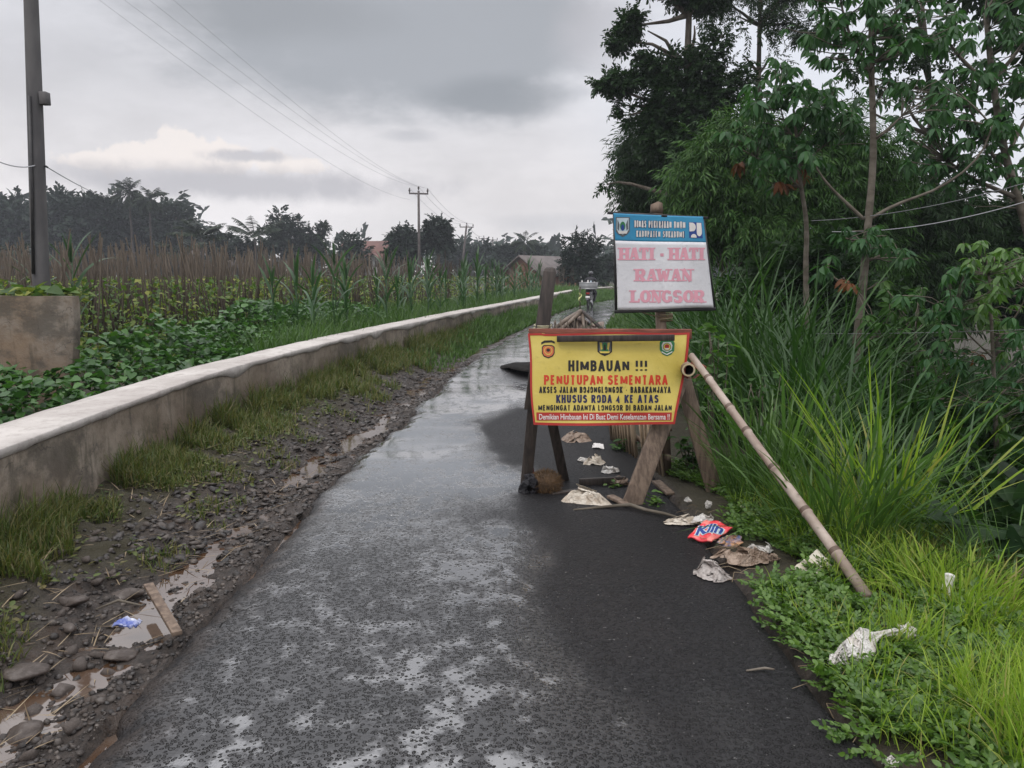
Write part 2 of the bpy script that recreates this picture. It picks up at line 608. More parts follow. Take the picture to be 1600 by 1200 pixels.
def make_ground():
    gx = axis([(-340, -120, 40), (-120, -30, 9), (-30, -6, 1.2), (-6, -3.2, .25), (-3.2, -0.9, .028), (-0.9, 1.1, .16), (1.1, 3.2, .07),
               (3.2, 12, .4), (12, 40, 2.5), (40, 120, 10), (120, 340, 40)])
    gy = axis([(-60, -6, 9), (-6, 1.6, .5), (1.6, 8, .034), (8, 14, .08), (14, 30, .4), (30, 90, 2.0), (90, 200, 10), (200, 340, 35)])
    X, Y = np.meshgrid(gx, gy)
    Z = H(X, np.clip(Y, 1.5, None))
    b = MB()
    b.grid(np.stack([X, Y, Z], -1))

    def fn(N, bs):
        at = lambda n: N.node('ShaderNodeAttribute', attribute_name=n).outputs['Fac']
        co = obco(N)
        n1 = N.noise(co, 3.0, 6, 0.65)
        n2 = N.noise(co, 26.0, 6, 0.7)
        n3 = N.noise(co, 90.0, 3, 0.6)
        gravel = N.mix(N.ss(n2, 0.3, 0.72), (0.02, 0.016, 0.014), (0.062, 0.048, 0.040))
        gravel = N.mix(N.ss(n1, 0.5, 0.7), gravel, (0.055, 0.037, 0.027))
        soil = N.mix(N.ss(n2, 0.3, 0.7), (0.026, 0.022, 0.013), (0.055, 0.047, 0.026))
        soil = N.mix(N.ss(n1, 0.38, 0.62), soil, (0.034, 0.029, 0.014))
        floor = N.mix(N.ss(n2, 0.3, 0.7), (0.018, 0.016, 0.011), (0.05, 0.042, 0.026))
        c = N.mix(at('grassy'), gravel, soil)
        c = N.mix(at('forest'), c, floor)
        N.put(bs.inputs['Base Color'], c)
        wet = N.math('MULTIPLY', N.ss(n1, 0.42, 0.62), N.math('SUBTRACT', 1.0, at('grassy')))
        N.put(bs.inputs['Roughness'], N.mixf(wet, 0.85, 0.28))
        bs.inputs['Specular IOR Level'].default_value = 0.4
        h = N.math('ADD', n2, N.math('MULTIPLY', n3, 0.4))
        N.put(bs.inputs['Normal'], N.bump(h, 1.0, 0.03))
    o = b.build('ground', mat('soil', fn), None, True)
    xs, ys = X.ravel(), np.clip(Y.ravel(), 1.5, None)
    dl, dr = xl(ys) - xs, xs - xr(ys)
    g = smooth(0.62, 0.95, dl + (fbm(xs * 2.2, ys * 2.2, 31, 3) - 0.5) * 0.7)
    g = np.maximum(g, smooth(0.0, 0.1, dr))
    set_attr(o.data, 'grassy', g)
    set_attr(o.data, 'forest', smooth(1.3, 2.4, dr))
    structure(o, 'gravel shoulder, field soil and slope around the road')


make_ground()


def make_road():
    ys = axis([(1.6, 9, .035), (9, 16, .08), (16, 40, .25), (40, 84, .8)])
    nt = 70
    t = np.linspace(0, 1, nt)
    eL = xl(ys) + (fbm(ys * 1.6, ys * 0 + 2, 40, 4) - 0.5) * 0.26 * smooth(60, 20, ys) + (vn(ys * 9, ys * 0, 41) - .5) * .05
    eR = xr(ys) + (fbm(ys * 1.3, ys * 0 + 5, 44, 3) - 0.5) * 0.12
    X = eL[:, None] * (1 - t) + eR[:, None] * t
    Y = np.repeat(ys[:, None], nt, 1)
    Z = 0.012 * (1 - (2 * t[None] - 1) ** 2) + (fbm(X * 1.1, Y * 0.8, 50, 3) - 0.5) * 0.03
    # broken and sunken lane edge further on
    sag = np.exp(-(((X - 0.35) / 0.5) ** 2 + ((Y - 11.6) / 1.1) ** 2))
    Z = Z - 0.05 * sag
    Z[:, 0] = -0.10
    Z[:, 1] = -0.035 + 0.0 * Z[:, 1]
    Z[:, 2] = np.minimum(Z[:, 2], -0.008)
    Z[:, -1] = -0.10
    X[:, 1] = X[:, 0] + 0.012
    X[:, 0] -= 0.03
    b = MB()
    b.grid(np.stack([X, Y, Z], -1))
    # how far rain still stands on the worn wheel track; the newer lane on the right has drained
    bx = np.interp(Y, [1.6, 2.4, 3.4, 5, 6.2, 7.4, 8.3, 9.2, 12, 20, 84], [.20, .12, .10, .04, .0, -.25, -.45, .15, .6, 4, 60])
    wet = smooth(1, -1, (X - bx + (fbm(X * 2.5, Y * 1.2, 55, 4) - .5) * np.interp(Y, [4, 7], [1.5, .6])) / np.interp(Y, [2.5, 4, 7], [.75, .5, .22]))
    glare = np.exp(-(((X + 0.22 - (Y - 9.8) * 0.05) / 0.22) ** 2 + ((Y - 9.9) / 1.7) ** 2))
    wet = np.maximum(wet, glare)
    dry = np.exp(-(((X - 0.40) / 0.55) ** 2 + ((Y - 8.0) / 0.55) ** 2)) + np.exp(-(((X - 0.3) / 0.5) ** 2 + ((Y - 12.4) / 0.9) ** 2))
    wet = np.clip(wet - 1.2 * dry, 0, 1)
    wide = smooth(3.6, 6.6, Y) * wet
    track = np.exp(-((X + .22) / .30) ** 2) * smooth(6, 4, Y)
    marg = smooth(0.0, 1.0, (X - eL[:, None] + (fbm(X * 3, Y * 2, 57, 3) - .5) * .22) / np.interp(Y, [4, 8], [.30, .14]))
    wet = wet * (0.25 + 0.75 * marg)

    def fn(N, bs):
        at = lambda n: N.node('ShaderNodeAttribute', attribute_name=n).outputs['Fac']
        co = obco(N)
        w = at('wet')
        big = N.noise(co, 1.7, 5, 0.6)
        mid = N.noise(N.scale(co, (1.0, 0.75, 1)), 9.0, 5, 0.62)
        agg = N.noise(co, 60.0, 4, 0.62)
        vn_ = N.node('ShaderNodeTexVoronoi', feature='F1')
        N.put(vn_.inputs['Vector'], N.mix(0.012, co, N.noise(co, 40.0, 2, 0.5, out=1)))
        vn_.inputs['Scale'].default_value = 64.0
        cell = N.node('ShaderNodeSeparateXYZ')
        N.put(cell.inputs[0], vn_.outputs['Color'])
        rnd = cell.outputs[0]                 # how far each stone stands out
        stone_ = N.ss(vn_.outputs['Distance'], 0.30, 0.52, 1, 0)
        # water level over the stones
        lvl = N.math('ADD', N.math('MULTIPLY', N.math('SUBTRACT', mid, 0.5), 2.3), N.math('MULTIPLY', N.math('SUBTRACT', big, 0.5), 1.5))
        lvl = N.math('ADD', lvl, N.math('MULTIPLY', w, 0.29))
        lvl = N.math('ADD', lvl, N.math('MULTIPLY', at('track'), 0.16))
        lvl = N.math('ADD', lvl, N.math('MULTIPLY', at('wide'), 0.50), clamp=True)
        poke = N.math('MULTIPLY', stone_, N.ss(N.math('SUBTRACT', rnd, lvl), -0.10, 0.10))
        deep = N.ss(lvl, 0.22, 0.75)
        film = N.math('MULTIPLY', N.math('SUBTRACT', 1.0, poke), N.ss(w, 0.1, 0.5))
        film = N.math('MULTIPLY', film, N.mixf(deep, 0.55, 1.0))
        hgt = N.math('ADD', N.math('MULTIPLY', agg, 0.45), N.math('MULTIPLY', stone_, N.math('MULTIPLY_ADD', rnd, 0.6, 0.2)))
        base = N.mix(N.ss(agg, 0.3, 0.7), (0.005, 0.005, 0.006), (0.018, 0.0175, 0.019))
        base = N.mix(N.ss(big, 0.35, 0.7), base, (0.014, 0.013, 0.0138))
        speck = N.math('GREATER_THAN', N.noise(co, 55.0, 2, 0.5), 0.725)
        speck = N.math('MULTIPLY', speck, N.math('SUBTRACT', 1.0, w))
        base = N.mix(N.math('MULTIPLY', speck, 0.8), base, (0.15, 0.145, 0.14))
        mud = N.math('MULTIPLY', N.math('SUBTRACT', 1.0, at('marg')), N.ss(mid, 0.35, 0.6))
        base = N.mix(N.math('MULTIPLY', mud, 0.55), base, (0.045, 0.034, 0.028))
        # hairline cracks
        warp = N.noise(co, 2.6, 4, 0.6, out=1)
        cv = N.mix(0.22, co, warp)
        crack = N.voro(cv, 0.85, 'DISTANCE_TO_EDGE')
        crack = N.math('MULTIPLY', N.ss(crack, 0.0, 0.004, 0.8, 0), N.math('MULTIPLY', N.ss(big, 0.5, 0.56), N.ss(at('marg'), 1.0, 0.6)))
        base = N.mix(crack, base, (0.006, 0.006, 0.006))
        N.put(bs.inputs['Base Color'], base)
        dryr = N.mixf(w, 0.55, 0.32)
        N.put(bs.inputs['Roughness'], N.mixf(film, dryr, N.mixf(deep, 0.26, 0.10)))
        N.put(bs.inputs['Specular IOR Level'], N.mixf(at('wide'), N.mixf(w, 0.2, 0.5), 1.0))
        N.put(bs.inputs['IOR'], N.mixf(film, N.mixf(w, 1.45, 1.55), N.mixf(at('wide'), N.mixf(deep, 1.6, 2.8), 3.8)))
        rel = N.math('MULTIPLY', hgt, N.math('SUBTRACT', 1.0, film))
        rel = N.math('SUBTRACT', rel, N.math('MULTIPLY', crack, 1.0))
        rel = N.math('MULTIPLY', rel, N.math('MULTIPLY_ADD', at('wide'), -0.88, 1.0))
        N.put(bs.inputs['Normal'], N.bump(rel, 1.0, 0.014))
    o = b.build('road', mat('asphalt', fn), None, True)
    set_attr(o.data, 'wet', wet)
    set_attr(o.data, 'track', track)
    set_attr(o.data, 'wide', wide * (0.25 + 0.75 * marg))
    set_attr(o.data, 'marg', marg * np.ones_like(X))
    structure(o, 'narrow wet asphalt road with a ragged broken edge')


make_road()


def make_puddles():
    b = MB()
    ys = axis([(1.6, 14, .2), (14, 40, 1)])
    t = np.linspace(0, 1, 6)
    a, c = xl(ys) + 0.10, xl(ys) - 1.0
    X = a[:, None] * (1 - t) + c[:, None] * t
    b.grid(np.stack([X, np.repeat(ys[:, None], 6, 1), np.full_like(X, WATER_Z)], -1))

    def fn(N, bs):
        n = N.noise(obco(N), 2.4, 3, 0.5)
        N.put(bs.inputs['Base Color'], N.mix(N.ss(n, 0.4, 0.6), (0.06, 0.034, 0.02), (0.10, 0.072, 0.055)))
        bs.inputs['Roughness'].default_value = 0.05
        bs.inputs['IOR'].default_value = 1.9
        N.put(bs.inputs['Normal'], N.bump(N.noise(obco(N), 14, 2, 0.5), 0.04, 0.01))
    o = b.build('puddle_water', mat('muddy_water', fn))
    structure(o, 'brown rain water standing in the gravel shoulder')


make_puddles()


# ------------------------------------------------------------------ walls
def concrete_mat(name, c1, c2, c3, streak=True):
    def fn(N, b):
        co = obco(N)
        n1 = N.noise(co, 1.6, 6, 0.6)
        n2 = N.noise(co, 11, 6, 0.68)
        n3 = N.noise(N.scale(co, (5, 5, 0.7)), 2.2, 5, 0.6)
        c = N.mix(N.ss(n1, 0.35, 0.65), c1, c2)
        c = N.mix(N.math('MULTIPLY', N.ss(n2, 0.45, 0.7), 0.6), c, c3)
        if streak:
            c = N.mix(N.math('MULTIPLY', N.ss(n3, 0.54, 0.70), 0.55), c, (0.042, 0.040, 0.030))
            blot = N.noise(N.scale(co, (1, 1, 1.6), (4, 2, 7)), 1.1, 6, .7)
            c = N.mix(N.math('MULTIPLY', N.ss(blot, 0.47, 0.60), 0.75), c, (0.075, 0.066, 0.055))
            z = N.node('ShaderNodeSeparateXYZ')
            N.put(z.inputs[0], co)
            low = N.math('ADD', z.outputs[2], N.math('MULTIPLY', N.math('SUBTRACT', n1, 0.5), 0.9))
            c = N.mix(N.math('MULTIPLY', N.ss(low, 0.12, 0.48, 1, 0), 0.55), c, (0.125, 0.092, 0.066))
            moss = N.noise(N.scale(co, (1, 1, 1), (2, 9, 4)), 2.1, 7, .72)
            mlow = N.math('MULTIPLY', N.ss(moss, .52, .60), N.ss(z.outputs[2], .62, .20))
            c = N.mix(N.math('MULTIPLY', mlow, .75), c, (0.032, 0.036, 0.016))
            # hair cracks in the render
            w = N.mix(0.3, co, N.noise(co, 3, 4, 0.6, out=1))
            k = N.voro(w, 1.6, 'DISTANCE_TO_EDGE')
            c = N.mix(N.math('MULTIPLY', N.ss(k, 0.0, 0.007, .6, 0), N.ss(n1, 0.50, 0.58)), c, (0.05, 0.045, 0.04))
        N.put(b.inputs['Base Color'], c)
        b.inputs['Roughness'].default_value = 0.88
        b.inputs['Specular IOR Level'].default_value = 0.25
        N.put(b.inputs['Normal'], N.bump(N.math('ADD', n2, N.math('MULTIPLY', N.noise(co, 50, 4, 0.6), 0.4)), 0.7, 0.012))
    return mat(name, fn)


M['concrete'] = concrete_mat('concrete', (0.18, 0.145, 0.112), (0.265, 0.225, 0.182), (0.095, 0.077, 0.06))
M['skylit_coping'] = concrete_mat('skylit_coping', (0.35, 0.32, 0.30), (0.46, 0.43, 0.405), (0.25, 0.225, 0.205), False)  # pale cement, its colour lightened further for the sky falling on the top
M['parapet'] = concrete_mat('parapet', (0.20, 0.145, 0.10), (0.22, 0.19, 0.16), (0.13, 0.09, 0.06))


def make_wall():
    root = thing('concrete_wall', 'long low concrete wall with pale skylit-coloured cement top along the left side of the road', 'wall', loc=(-2.76, 4, 0))
    ys = axis([(1.6, 14, .09), (14, 30, .3), (30, 84, 1.2)])
    wx = xw(ys)
    g = np.gradient(wx, ys)
    nx, ny = -1 / np.sqrt(1 + g * g), g / np.sqrt(1 + g * g)          # away from the road
    th = 0.42

    def line(off, z):
        return np.stack([wx + nx * off, ys + ny * off, np.broadcast_to(z, ys.shape)], -1)
    jit = lambda s, a: (fbm(ys * 2.3, ys * 0 + s, s, 4) - .5) * a
    prof = [line(jit(1, .03), -.35)]
    for k, z in enumerate(np.linspace(-.1, .585, 7)):
        prof.append(line(0.006 + (fbm(ys * 1.9, ys * 0 + z * 2.4, 60, 4) - .5) * .035, z))
    prof += [line(0.004, .652 + jit(4, .012)), line(th, .62), line(th, -.35)]
    b = MB()
    b.grid(np.stack(prof, 1))
    o = b.build('wall_body', M['concrete'], root, False)
    # the cement top with its chipped lip hanging over the face
    lip = 0.628 - np.maximum(0, fbm(ys * 1.8, ys * 0, 70, 4) - .45) * 0.20 - vn(ys * 7, ys * 0, 71) * .016
    top = 0.668 + jit(4, .016)
    prof = [line(0.012, lip - .002), line(-.009, lip), line(-.011 + jit(5, .008), top - .006), line(-.004 + jit(8, .014), top), line(th * .35, top + .004 + jit(6, .006)),
            line(th * .7, top + .003), line(th + jit(9, .03), top - .004), line(th + .01, .58)]
    b = MB()
    b.grid(np.stack(prof, 1))
    c = b.build('skylit_coping', M['skylit_coping'], root, False)
    for q in (o, c):
        q.matrix_parent_inverse = Matrix.Translation((2.76, -4, 0))


make_wall()


def make_parapet():
    b = MB()
    y0 = 8.5
    xe = P(117, 540, y0)[0]
    zs = np.linspace(-.2, 1.355, 9)
    xs = np.concatenate([np.linspace(-11, xe - .25, 30), xe + np.array([-.15, -.08, -.03, -.008, 0])])
    X, Z = np.meshgrid(xs, zs)
    j = (fbm(X * 1.5, Z * 1.5, 80, 3) - .5) * .03
    slope = (xe - X) * 0.012
    top = np.where(Z > 1.3, (fbm(X * 2, X * 0, 82, 3) - .5) * .03, 0)
    back = .14
    edge = smooth(.03, 0, xe - X) * .02
    X = X - .10 * smooth(1.2, .1, Z) * smooth(-8, xe, X)
    F = np.stack([X, y0 + j + edge + (X - xe) * -.02, Z + slope * (Z / 1.3) + top], -1)
    b.grid(F)
    Bk = F + np.array([0, back, 0])
    b.grid(Bk[:, ::-1])
    b.grid(np.stack([F[-1], Bk[-1]], 0))
    b.grid(np.stack([F[:, -1], Bk[:, -1]], 1))
    o = b.build('concrete_parapet', M['parapet'], None, True)
    tag(o, 'stained concrete parapet end standing in the leaves behind the low wall, beside the big pole', 'parapet')


make_parapet()

# ------------------------------------------------------------------ stones
ICO = {}


def ico(sub):
    if sub not in ICO:
        import bmesh
        bm = bmesh.new()
        bmesh.ops.create_icosphere(bm, subdivisions=sub, radius=1)
        v = np.array([x.co[:] for x in bm.verts])
        f = np.array([[x.index for x in q.verts] for q in bm.faces])
        bm.free()
        ICO[sub] = (v, f)
    return ICO[sub]


def stone(seed, sub=2, flat=.6, rough=.25):
    v, f = ico(sub)
    r = np.random.default_rng(seed)
    d = 1 + rough * sines(v, 1.6, seed) + rough * .5 * sines(v, 4.0, seed + 1)
    for _ in range(15):                       # broken facets
        n = unit(r.normal(size=3))
        k = r.uniform(.48, .88)
        p = v @ n
        d = np.where(p * d > k, k / np.maximum(p, .2), d)
    d = d * (1 + .07 * sines(v, 8.0, seed + 5) + .05 * sines(v, 17.0, seed + 6))
    V = v * d[:, None] * np.array([1, r.uniform(.65, .95), flat * r.uniform(.8, 1.1)])
    return V, f


def stone_mat(name, c1, c2, c3):
    def fn(N, b):
        co = obco(N)
        c = N.ramp(island(N), [(0, c1), (.5, c2), (1, c3)])
        n = N.noise(co, 30, 5, .65)
        c = N.mix(N.math('MULTIPLY', N.ss(n, .4, .7), .6), c, (0.026, 0.02, 0.017))
        pale = N.noise(N.scale(co, (1, 1, 1), (5, 3, 1)), 11, 6, .7)
        c = N.mix(N.math('MULTIPLY', N.ss(pale, .52, .66), .7), c, (0.12, 0.095, 0.078))
        N.put(b.inputs['Base Color'], c)
        N.put(b.inputs['Roughness'], N.ss(n, .35, .6, .35, .75))
        b.inputs['Specular IOR Level'].default_value = .45
        N.put(b.inputs['Normal'], N.bump(n, .6, .008))
    return mat(name, fn)


M['stone'] = stone_mat('stone', (0.022, 0.018, 0.017), (0.04, 0.032, 0.028), (0.075, 0.058, 0.049))
M['chip'] = stone_mat('chip', (0.014, 0.013, 0.013), (0.032, 0.027, 0.025), (0.085, 0.07, 0.06))


def rot_basis(n, rng, tilt=.4):
    a = rng.uniform(0, 6.283, n)
    up = unit(np.stack([rng.normal(0, tilt, n), rng.normal(0, tilt, n), np.ones(n)], -1))
    x = np.stack([np.cos(a), np.sin(a), np.zeros(n)], -1)
    x = unit(x - up * np.sum(x * up, -1, keepdims=True))
    return np.stack([x, np.cross(up, x), up], 1)


def make_gravel():
    r = np.random.default_rng(3)
    b = MB()
    for k in range(10):
        V, f = stone(100 + k, 1, .5, .3)
        n = 1150
        y = 2.0 + 13 * r.random(n) ** 1.9
        d = np.abs(r.normal(.34, .34, n)) + .0
        d = np.where(r.random(n) < .25, r.uniform(0, 1.3, n), d)
        x = xl(y) - d
        keep = (x > xw(y) + .12) & (fbm(x * 2.2, y * 2.2, 90, 3) > .34)
        x, y = x[keep], y[keep]
        n = len(x)
        s = .004 + .017 * r.random(n) ** 2.6 + .004 * (y / 8)
        b.copies(V, [f], np.stack([x, y, H(x, y) + s * .25], -1), rot_basis(n, r, .35), s)
    for k in range(6):                        # mid sized rubble close by
        V, f = stone(170 + k, 1, .6, .3)
        n = 170
        y = 2.1 + 3.8 * r.random(n) ** 1.6
        x = xl(y) - .05 - np.abs(r.normal(.45, .36, n))
        keep = x > xw(y) + .25
        x, y = x[keep], y[keep]
        s = .014 + .020 * r.random(len(x)) ** 1.6
        b.copies(V, [f], np.stack([x, y, H(x, y) + s * .15], -1), rot_basis(len(x), r, .4), s)
    # broken asphalt chips
    for k in range(6):
        V, f = stone(140 + k, 1, .28, .25)
        n = 300
        y = 4.2 + 9 * r.random(n) ** 1.4
        d = np.abs(r.normal(.5, .27, n))
        x = xl(y) - d
        keep = (x > xw(y) + .3) & (H(x, y) > WATER_Z - .005)
        x, y = x[keep], y[keep]
        s = .018 + .05 * r.random(len(x)) ** 2.2
        b.copies(V, [f], np.stack([x, y, H(x, y) + s * .15], -1), rot_basis(len(x), r, .35), s)
    o = b.build('gravel', M['chip'])
    stuff(o, 'loose grey gravel and asphalt chips along the muddy shoulder', 'gravel')


make_gravel()


def rock(px, py, wpx, label, seed, group=None, flat=.6, rz=None, m='stone'):
    p = G(px, py, -.01)
    s = wpx / 1208 * math.hypot(p[1], CAMH) / 2
    V, f = stone(seed, 3, flat)
    b = MB()
    b.add(V * s, f)
    o = b.build('rock', M[m], None, False)
    o.location = (p[0], p[1], float(H(p[0], p[1])) + s * flat * .38)
    o.rotation_euler = (random.Random(seed).uniform(-.2, .2), random.Random(seed + 1).uniform(-.2, .2), (rz if rz is not None else random.Random(seed).uniform(0, 6)))
    tag(o, label, 'rock', group)
    return o


rock(40, 1050, 84, 'broad flat muddy stone at the lower left, largest of the shoulder', 201, flat=.38, rz=.3)
rock(98, 1060, 46, 'rounded brown stone just behind the broad flat muddy stone', 202, flat=.65)
rock(35, 1130, 60, 'flat brown stone below the broad flat muddy stone at the picture edge', 210, flat=.5)
rock(195, 925, 58, 'long dark flat stone under the dry straws, left of the weathered plank', 203, flat=.45, rz=.2)
rock(118, 957, 44, 'brown cobble left of the blue and white wrapper near the verge grass', 204)
rock(105, 985, 34, 'small dark cobble beside a brown cobble near the verge grass', 205)
rock(185, 1012, 58, 'low grey stone just below the blue and white wrapper', 206, flat=.4, rz=.1)
rock(335, 762, 30, 'dark flat stone by the verge grass, right of the red wrapper', 207, flat=.5)
rock(760, 827, 17, 'small reddish stone lying in the middle of the asphalt', 208, m='stone')
rock(822, 805, 9, 'tiny black stone on the asphalt near the pale cloth', 209, m='chip')
rock(823, 865, 11, 'black pebble on the asphalt below the tiny black stone', 215, m='chip')
rock(908, 1128, 12, 'dark pebble alone on the dark asphalt at the bottom', 211, m='chip')
rock(765, 1078, 12, 'pebble on the wet asphalt at the bottom centre', 212, m='chip')


def more_rocks():
    r = np.random.default_rng(12)
    grp = 'dark stones of the muddy shoulder'
    base = []
    for k in range(9):
        V, f = stone(300 + k, 2, .6)
        b = MB()
        b.add(V, f)
        base.append(b.mesh('rock', M['stone'], False))
    n = 0
    while n < 285:
        y = 2.15 + 4.6 * r.random() ** 2.2
        x = float(xl(y)) - abs(r.normal(.62, .34)) - .06
        if x < float(xw(y)) + .25:
            continue
        s = (.014 + .042 * r.random() ** 2.5) * (1.1 if y < 4 else .9)
        o = bpy.data.objects.new('rock', base[n % 9])
        COL.objects.link(o)
        o.location = (x, y, float(H(x, y)) + s * .2)
        o.scale = (s, s, s)
        o.rotation_euler = (r.uniform(-.3, .3), r.uniform(-.3, .3), r.uniform(0, 6.28))
        tag(o, 'dark wet fist sized stone lying among the gravel of the muddy shoulder', 'rock', grp)
        n += 1


more_rocks()
# ------------------------------------------------------------------ lettering
def ink(name, c, rough=.6):
    return plain_mat(name, c, tuple(k * .86 for k in c), 9, rough, .3)


M['ink_black'] = ink('ink_black', (0.018, 0.016, 0.016))
M['ink_navy'] = ink('ink_navy', (0.022, 0.022, 0.07))
M['ink_red'] = ink('ink_red', (0.52, 0.045, 0.018))
M['ink_darkred'] = ink('ink_darkred', (0.36, 0.028, 0.022))
M['ink_white'] = ink('ink_white', (0.62, 0.60, 0.58))
M['ink_pink'] = ink('ink_pink', (0.66, 0.32, 0.39))
M['ink_green'] = ink('ink_green', (0.03, 0.16, 0.06))
M['ink_yellow'] = ink('ink_yellow', (0.60, 0.46, 0.09))
M['ink_orange'] = ink('ink_orange', (0.50, 0.13, 0.05))
M['ink_blue'] = ink('ink_blue', (0.02, 0.05, 0.22))
M['ink_grey'] = ink('ink_grey', (0.10, 0.11, 0.12))
M['ink_paleblue'] = ink('ink_paleblue', (0.45, 0.55, 0.6))


def text_mesh(s, bold=0.02, spacing=1.0):
    cu = bpy.data.curves.new('lettering', 'FONT')
    cu.body = s
    cu.offset = bold
    cu.space_character = spacing
    cu.resolution_u = 4
    o = bpy.data.objects.new('lettering', cu)
    COL.objects.link(o)
    dg = bpy.context.evaluated_depsgraph_get()
    dg.update()
    me = bpy.data.meshes.new_from_object(o.evaluated_get(dg))
    v = np.array([x.co[:] for x in me.vertices])
    f = [tuple(p.vertices) for p in me.polygons]
    bpy.data.objects.remove(o)
    bpy.data.meshes.remove(me)
    bpy.data.curves.remove(cu)
    return v, f


def cut_long(v, f, L):
    """split long triangles so that lettering can follow a curved cloth"""
    v = [tuple(p) for p in v]
    out = []
    todo = []
    for q in f:
        for k in range(1, len(q) - 1):
            todo.append((q[0], q[k], q[k + 1]))
    cache = {}
    while todo:
        a, b, c = todo.pop()
        e = [(math.dist(v[a], v[b]), a, b, c), (math.dist(v[b], v[c]), b, c, a), (math.dist(v[c], v[a]), c, a, b)]
        l, i, j, k = max(e)
        if l <= L:
            out.append((a, b, c))
            continue
        key = (min(i, j), max(i, j))
        if key not in cache:
            v.append(tuple((np.array(v[i]) + np.array(v[j])) / 2))
            cache[key] = len(v) - 1
        m = cache[key]
        todo += [(i, m, k), (m, j, k)]
    return np.array(v), out


def put_text(surface, s, x0, x1, y0, y1, m, parent, name='lettering', bold=.02, lift=.0025, tilt=0.0, spacing=1.0):
    v, f = text_mesh(s, bold, spacing)
    lo, hi = v.min(0), v.max(0)
    u = (v[:, 0] - lo[0]) / (hi[0] - lo[0])
    w = (v[:, 1] - lo[1]) / (hi[1] - lo[1])
    px = x0 + u * (x1 - x0)
    py = y1 - w * (y1 - y0) + tilt * (u - .5)
    q = np.stack([px, py, np.zeros_like(px)], -1)
    q, f = cut_long(q, f, 8.0)
    b = MB()
    b.add(surface(q[:, 0], q[:, 1], lift), [tuple(t) for t in f])
    return b.build(name, M[m], parent)


def _arc(cx, cy, rx, ry, a0, a1, n=7):
    return [(cx + rx * math.cos(math.radians(a)), cy + ry * math.sin(math.radians(a))) for a in np.linspace(a0, a1, n)]


_O = [(0, .25)] + _arc(.5, .27, .5, .27, 180, 360) + _arc(.5, .73, .5, .27, 0, 180)
# condensed block capitals: pen paths in a unit box
SANS = {
    'A': [[(0, 0), (.46, 1), (.54, 1), (1, 0)], [(.2, .27), (.8, .27)]],
    'B': [[(0, .54), (.55, .54)] + _arc(.6, .27, .4, .27, 90, -90) + [(0, 0), (0, 1), (.52, 1)] + _arc(.55, .77, .38, .23, 90, -90)],
    'D': [[(.5, 0), (0, 0), (0, 1), (.5, 1)] + _arc(.5, .7, .5, .3, 90, 0) + _arc(.5, .3, .5, .3, 0, -90)],
    'E': [[(1, 0), (0, 0), (0, 1), (1, 1)], [(0, .52), (.85, .52)]],
    'G': [_arc(.5, .73, .5, .27, 10, 180) + _arc(.5, .27, .5, .27, 180, 350) + [(1, .47), (.55, .47)]],
    'H': [[(0, 0), (0, 1)], [(1, 0), (1, 1)], [(0, .52), (1, .52)]],
    'I': [[(.5, 0), (.5, 1)]],
    'J': [[(1, 1)] + _arc(.5, .27, .5, .27, 0, -180)],
    'K': [[(0, 0), (0, 1)], [(1, 1), (.1, .42)], [(.35, .6), (1, 0)]],
    'L': [[(0, 1), (0, 0), (1, 0)]],
    'M': [[(0, 0), (0, 1)], [(1, 0), (1, 1)], [(.03, .96), (.5, .12)], [(.97, .96), (.5, .12)]],
    'N': [[(0, 0), (0, 1)], [(1, 0), (1, 1)], [(.04, .94), (.96, .06)]],
    'O': [_O + [_O[0]]],
    'P': [[(0, 0), (0, 1), (.55, 1)] + _arc(.55, .73, .45, .27, 90, -90) + [(0, .46)]],
    'R': [[(0, 0), (0, 1), (.55, 1)] + _arc(.55, .74, .43, .26, 90, -90) + [(0, .48)], [(.5, .48), (1, 0)]],
    'S': [_arc(.5, .75, .46, .25, 15, 200) + _arc(.5, .26, .5, .26, 60, 0) + _arc(.5, .26, .5, .26, 0, -165)],
    'T': [[(.5, 0), (.5, 1)], [(0, 1), (1, 1)]],
    'U': [[(0, 1)] + _arc(.5, .27, .5, .27, 180, 360) + [(1, 1)]],
    'Y': [[(0, 1), (.5, .45), (1, 1)], [(.5, .45), (.5, 0)]],
    '4': [[(.72, 0), (.72, 1), (0, .25), (1, .25)]],
    '!': [[(.5, .38), (.5, 1.1)], [(.5, -.08), (.5, .10)]],
    '-': [[(.15, .42), (.85, .42)]],
}
SANS_W = {'I': .42, '!': .48, ' ': .46, '-': .75, 'M': 1.4, 'N': 1.12, 'L': .85, 'E': .88, 'J': .85, 'A': 1.06}


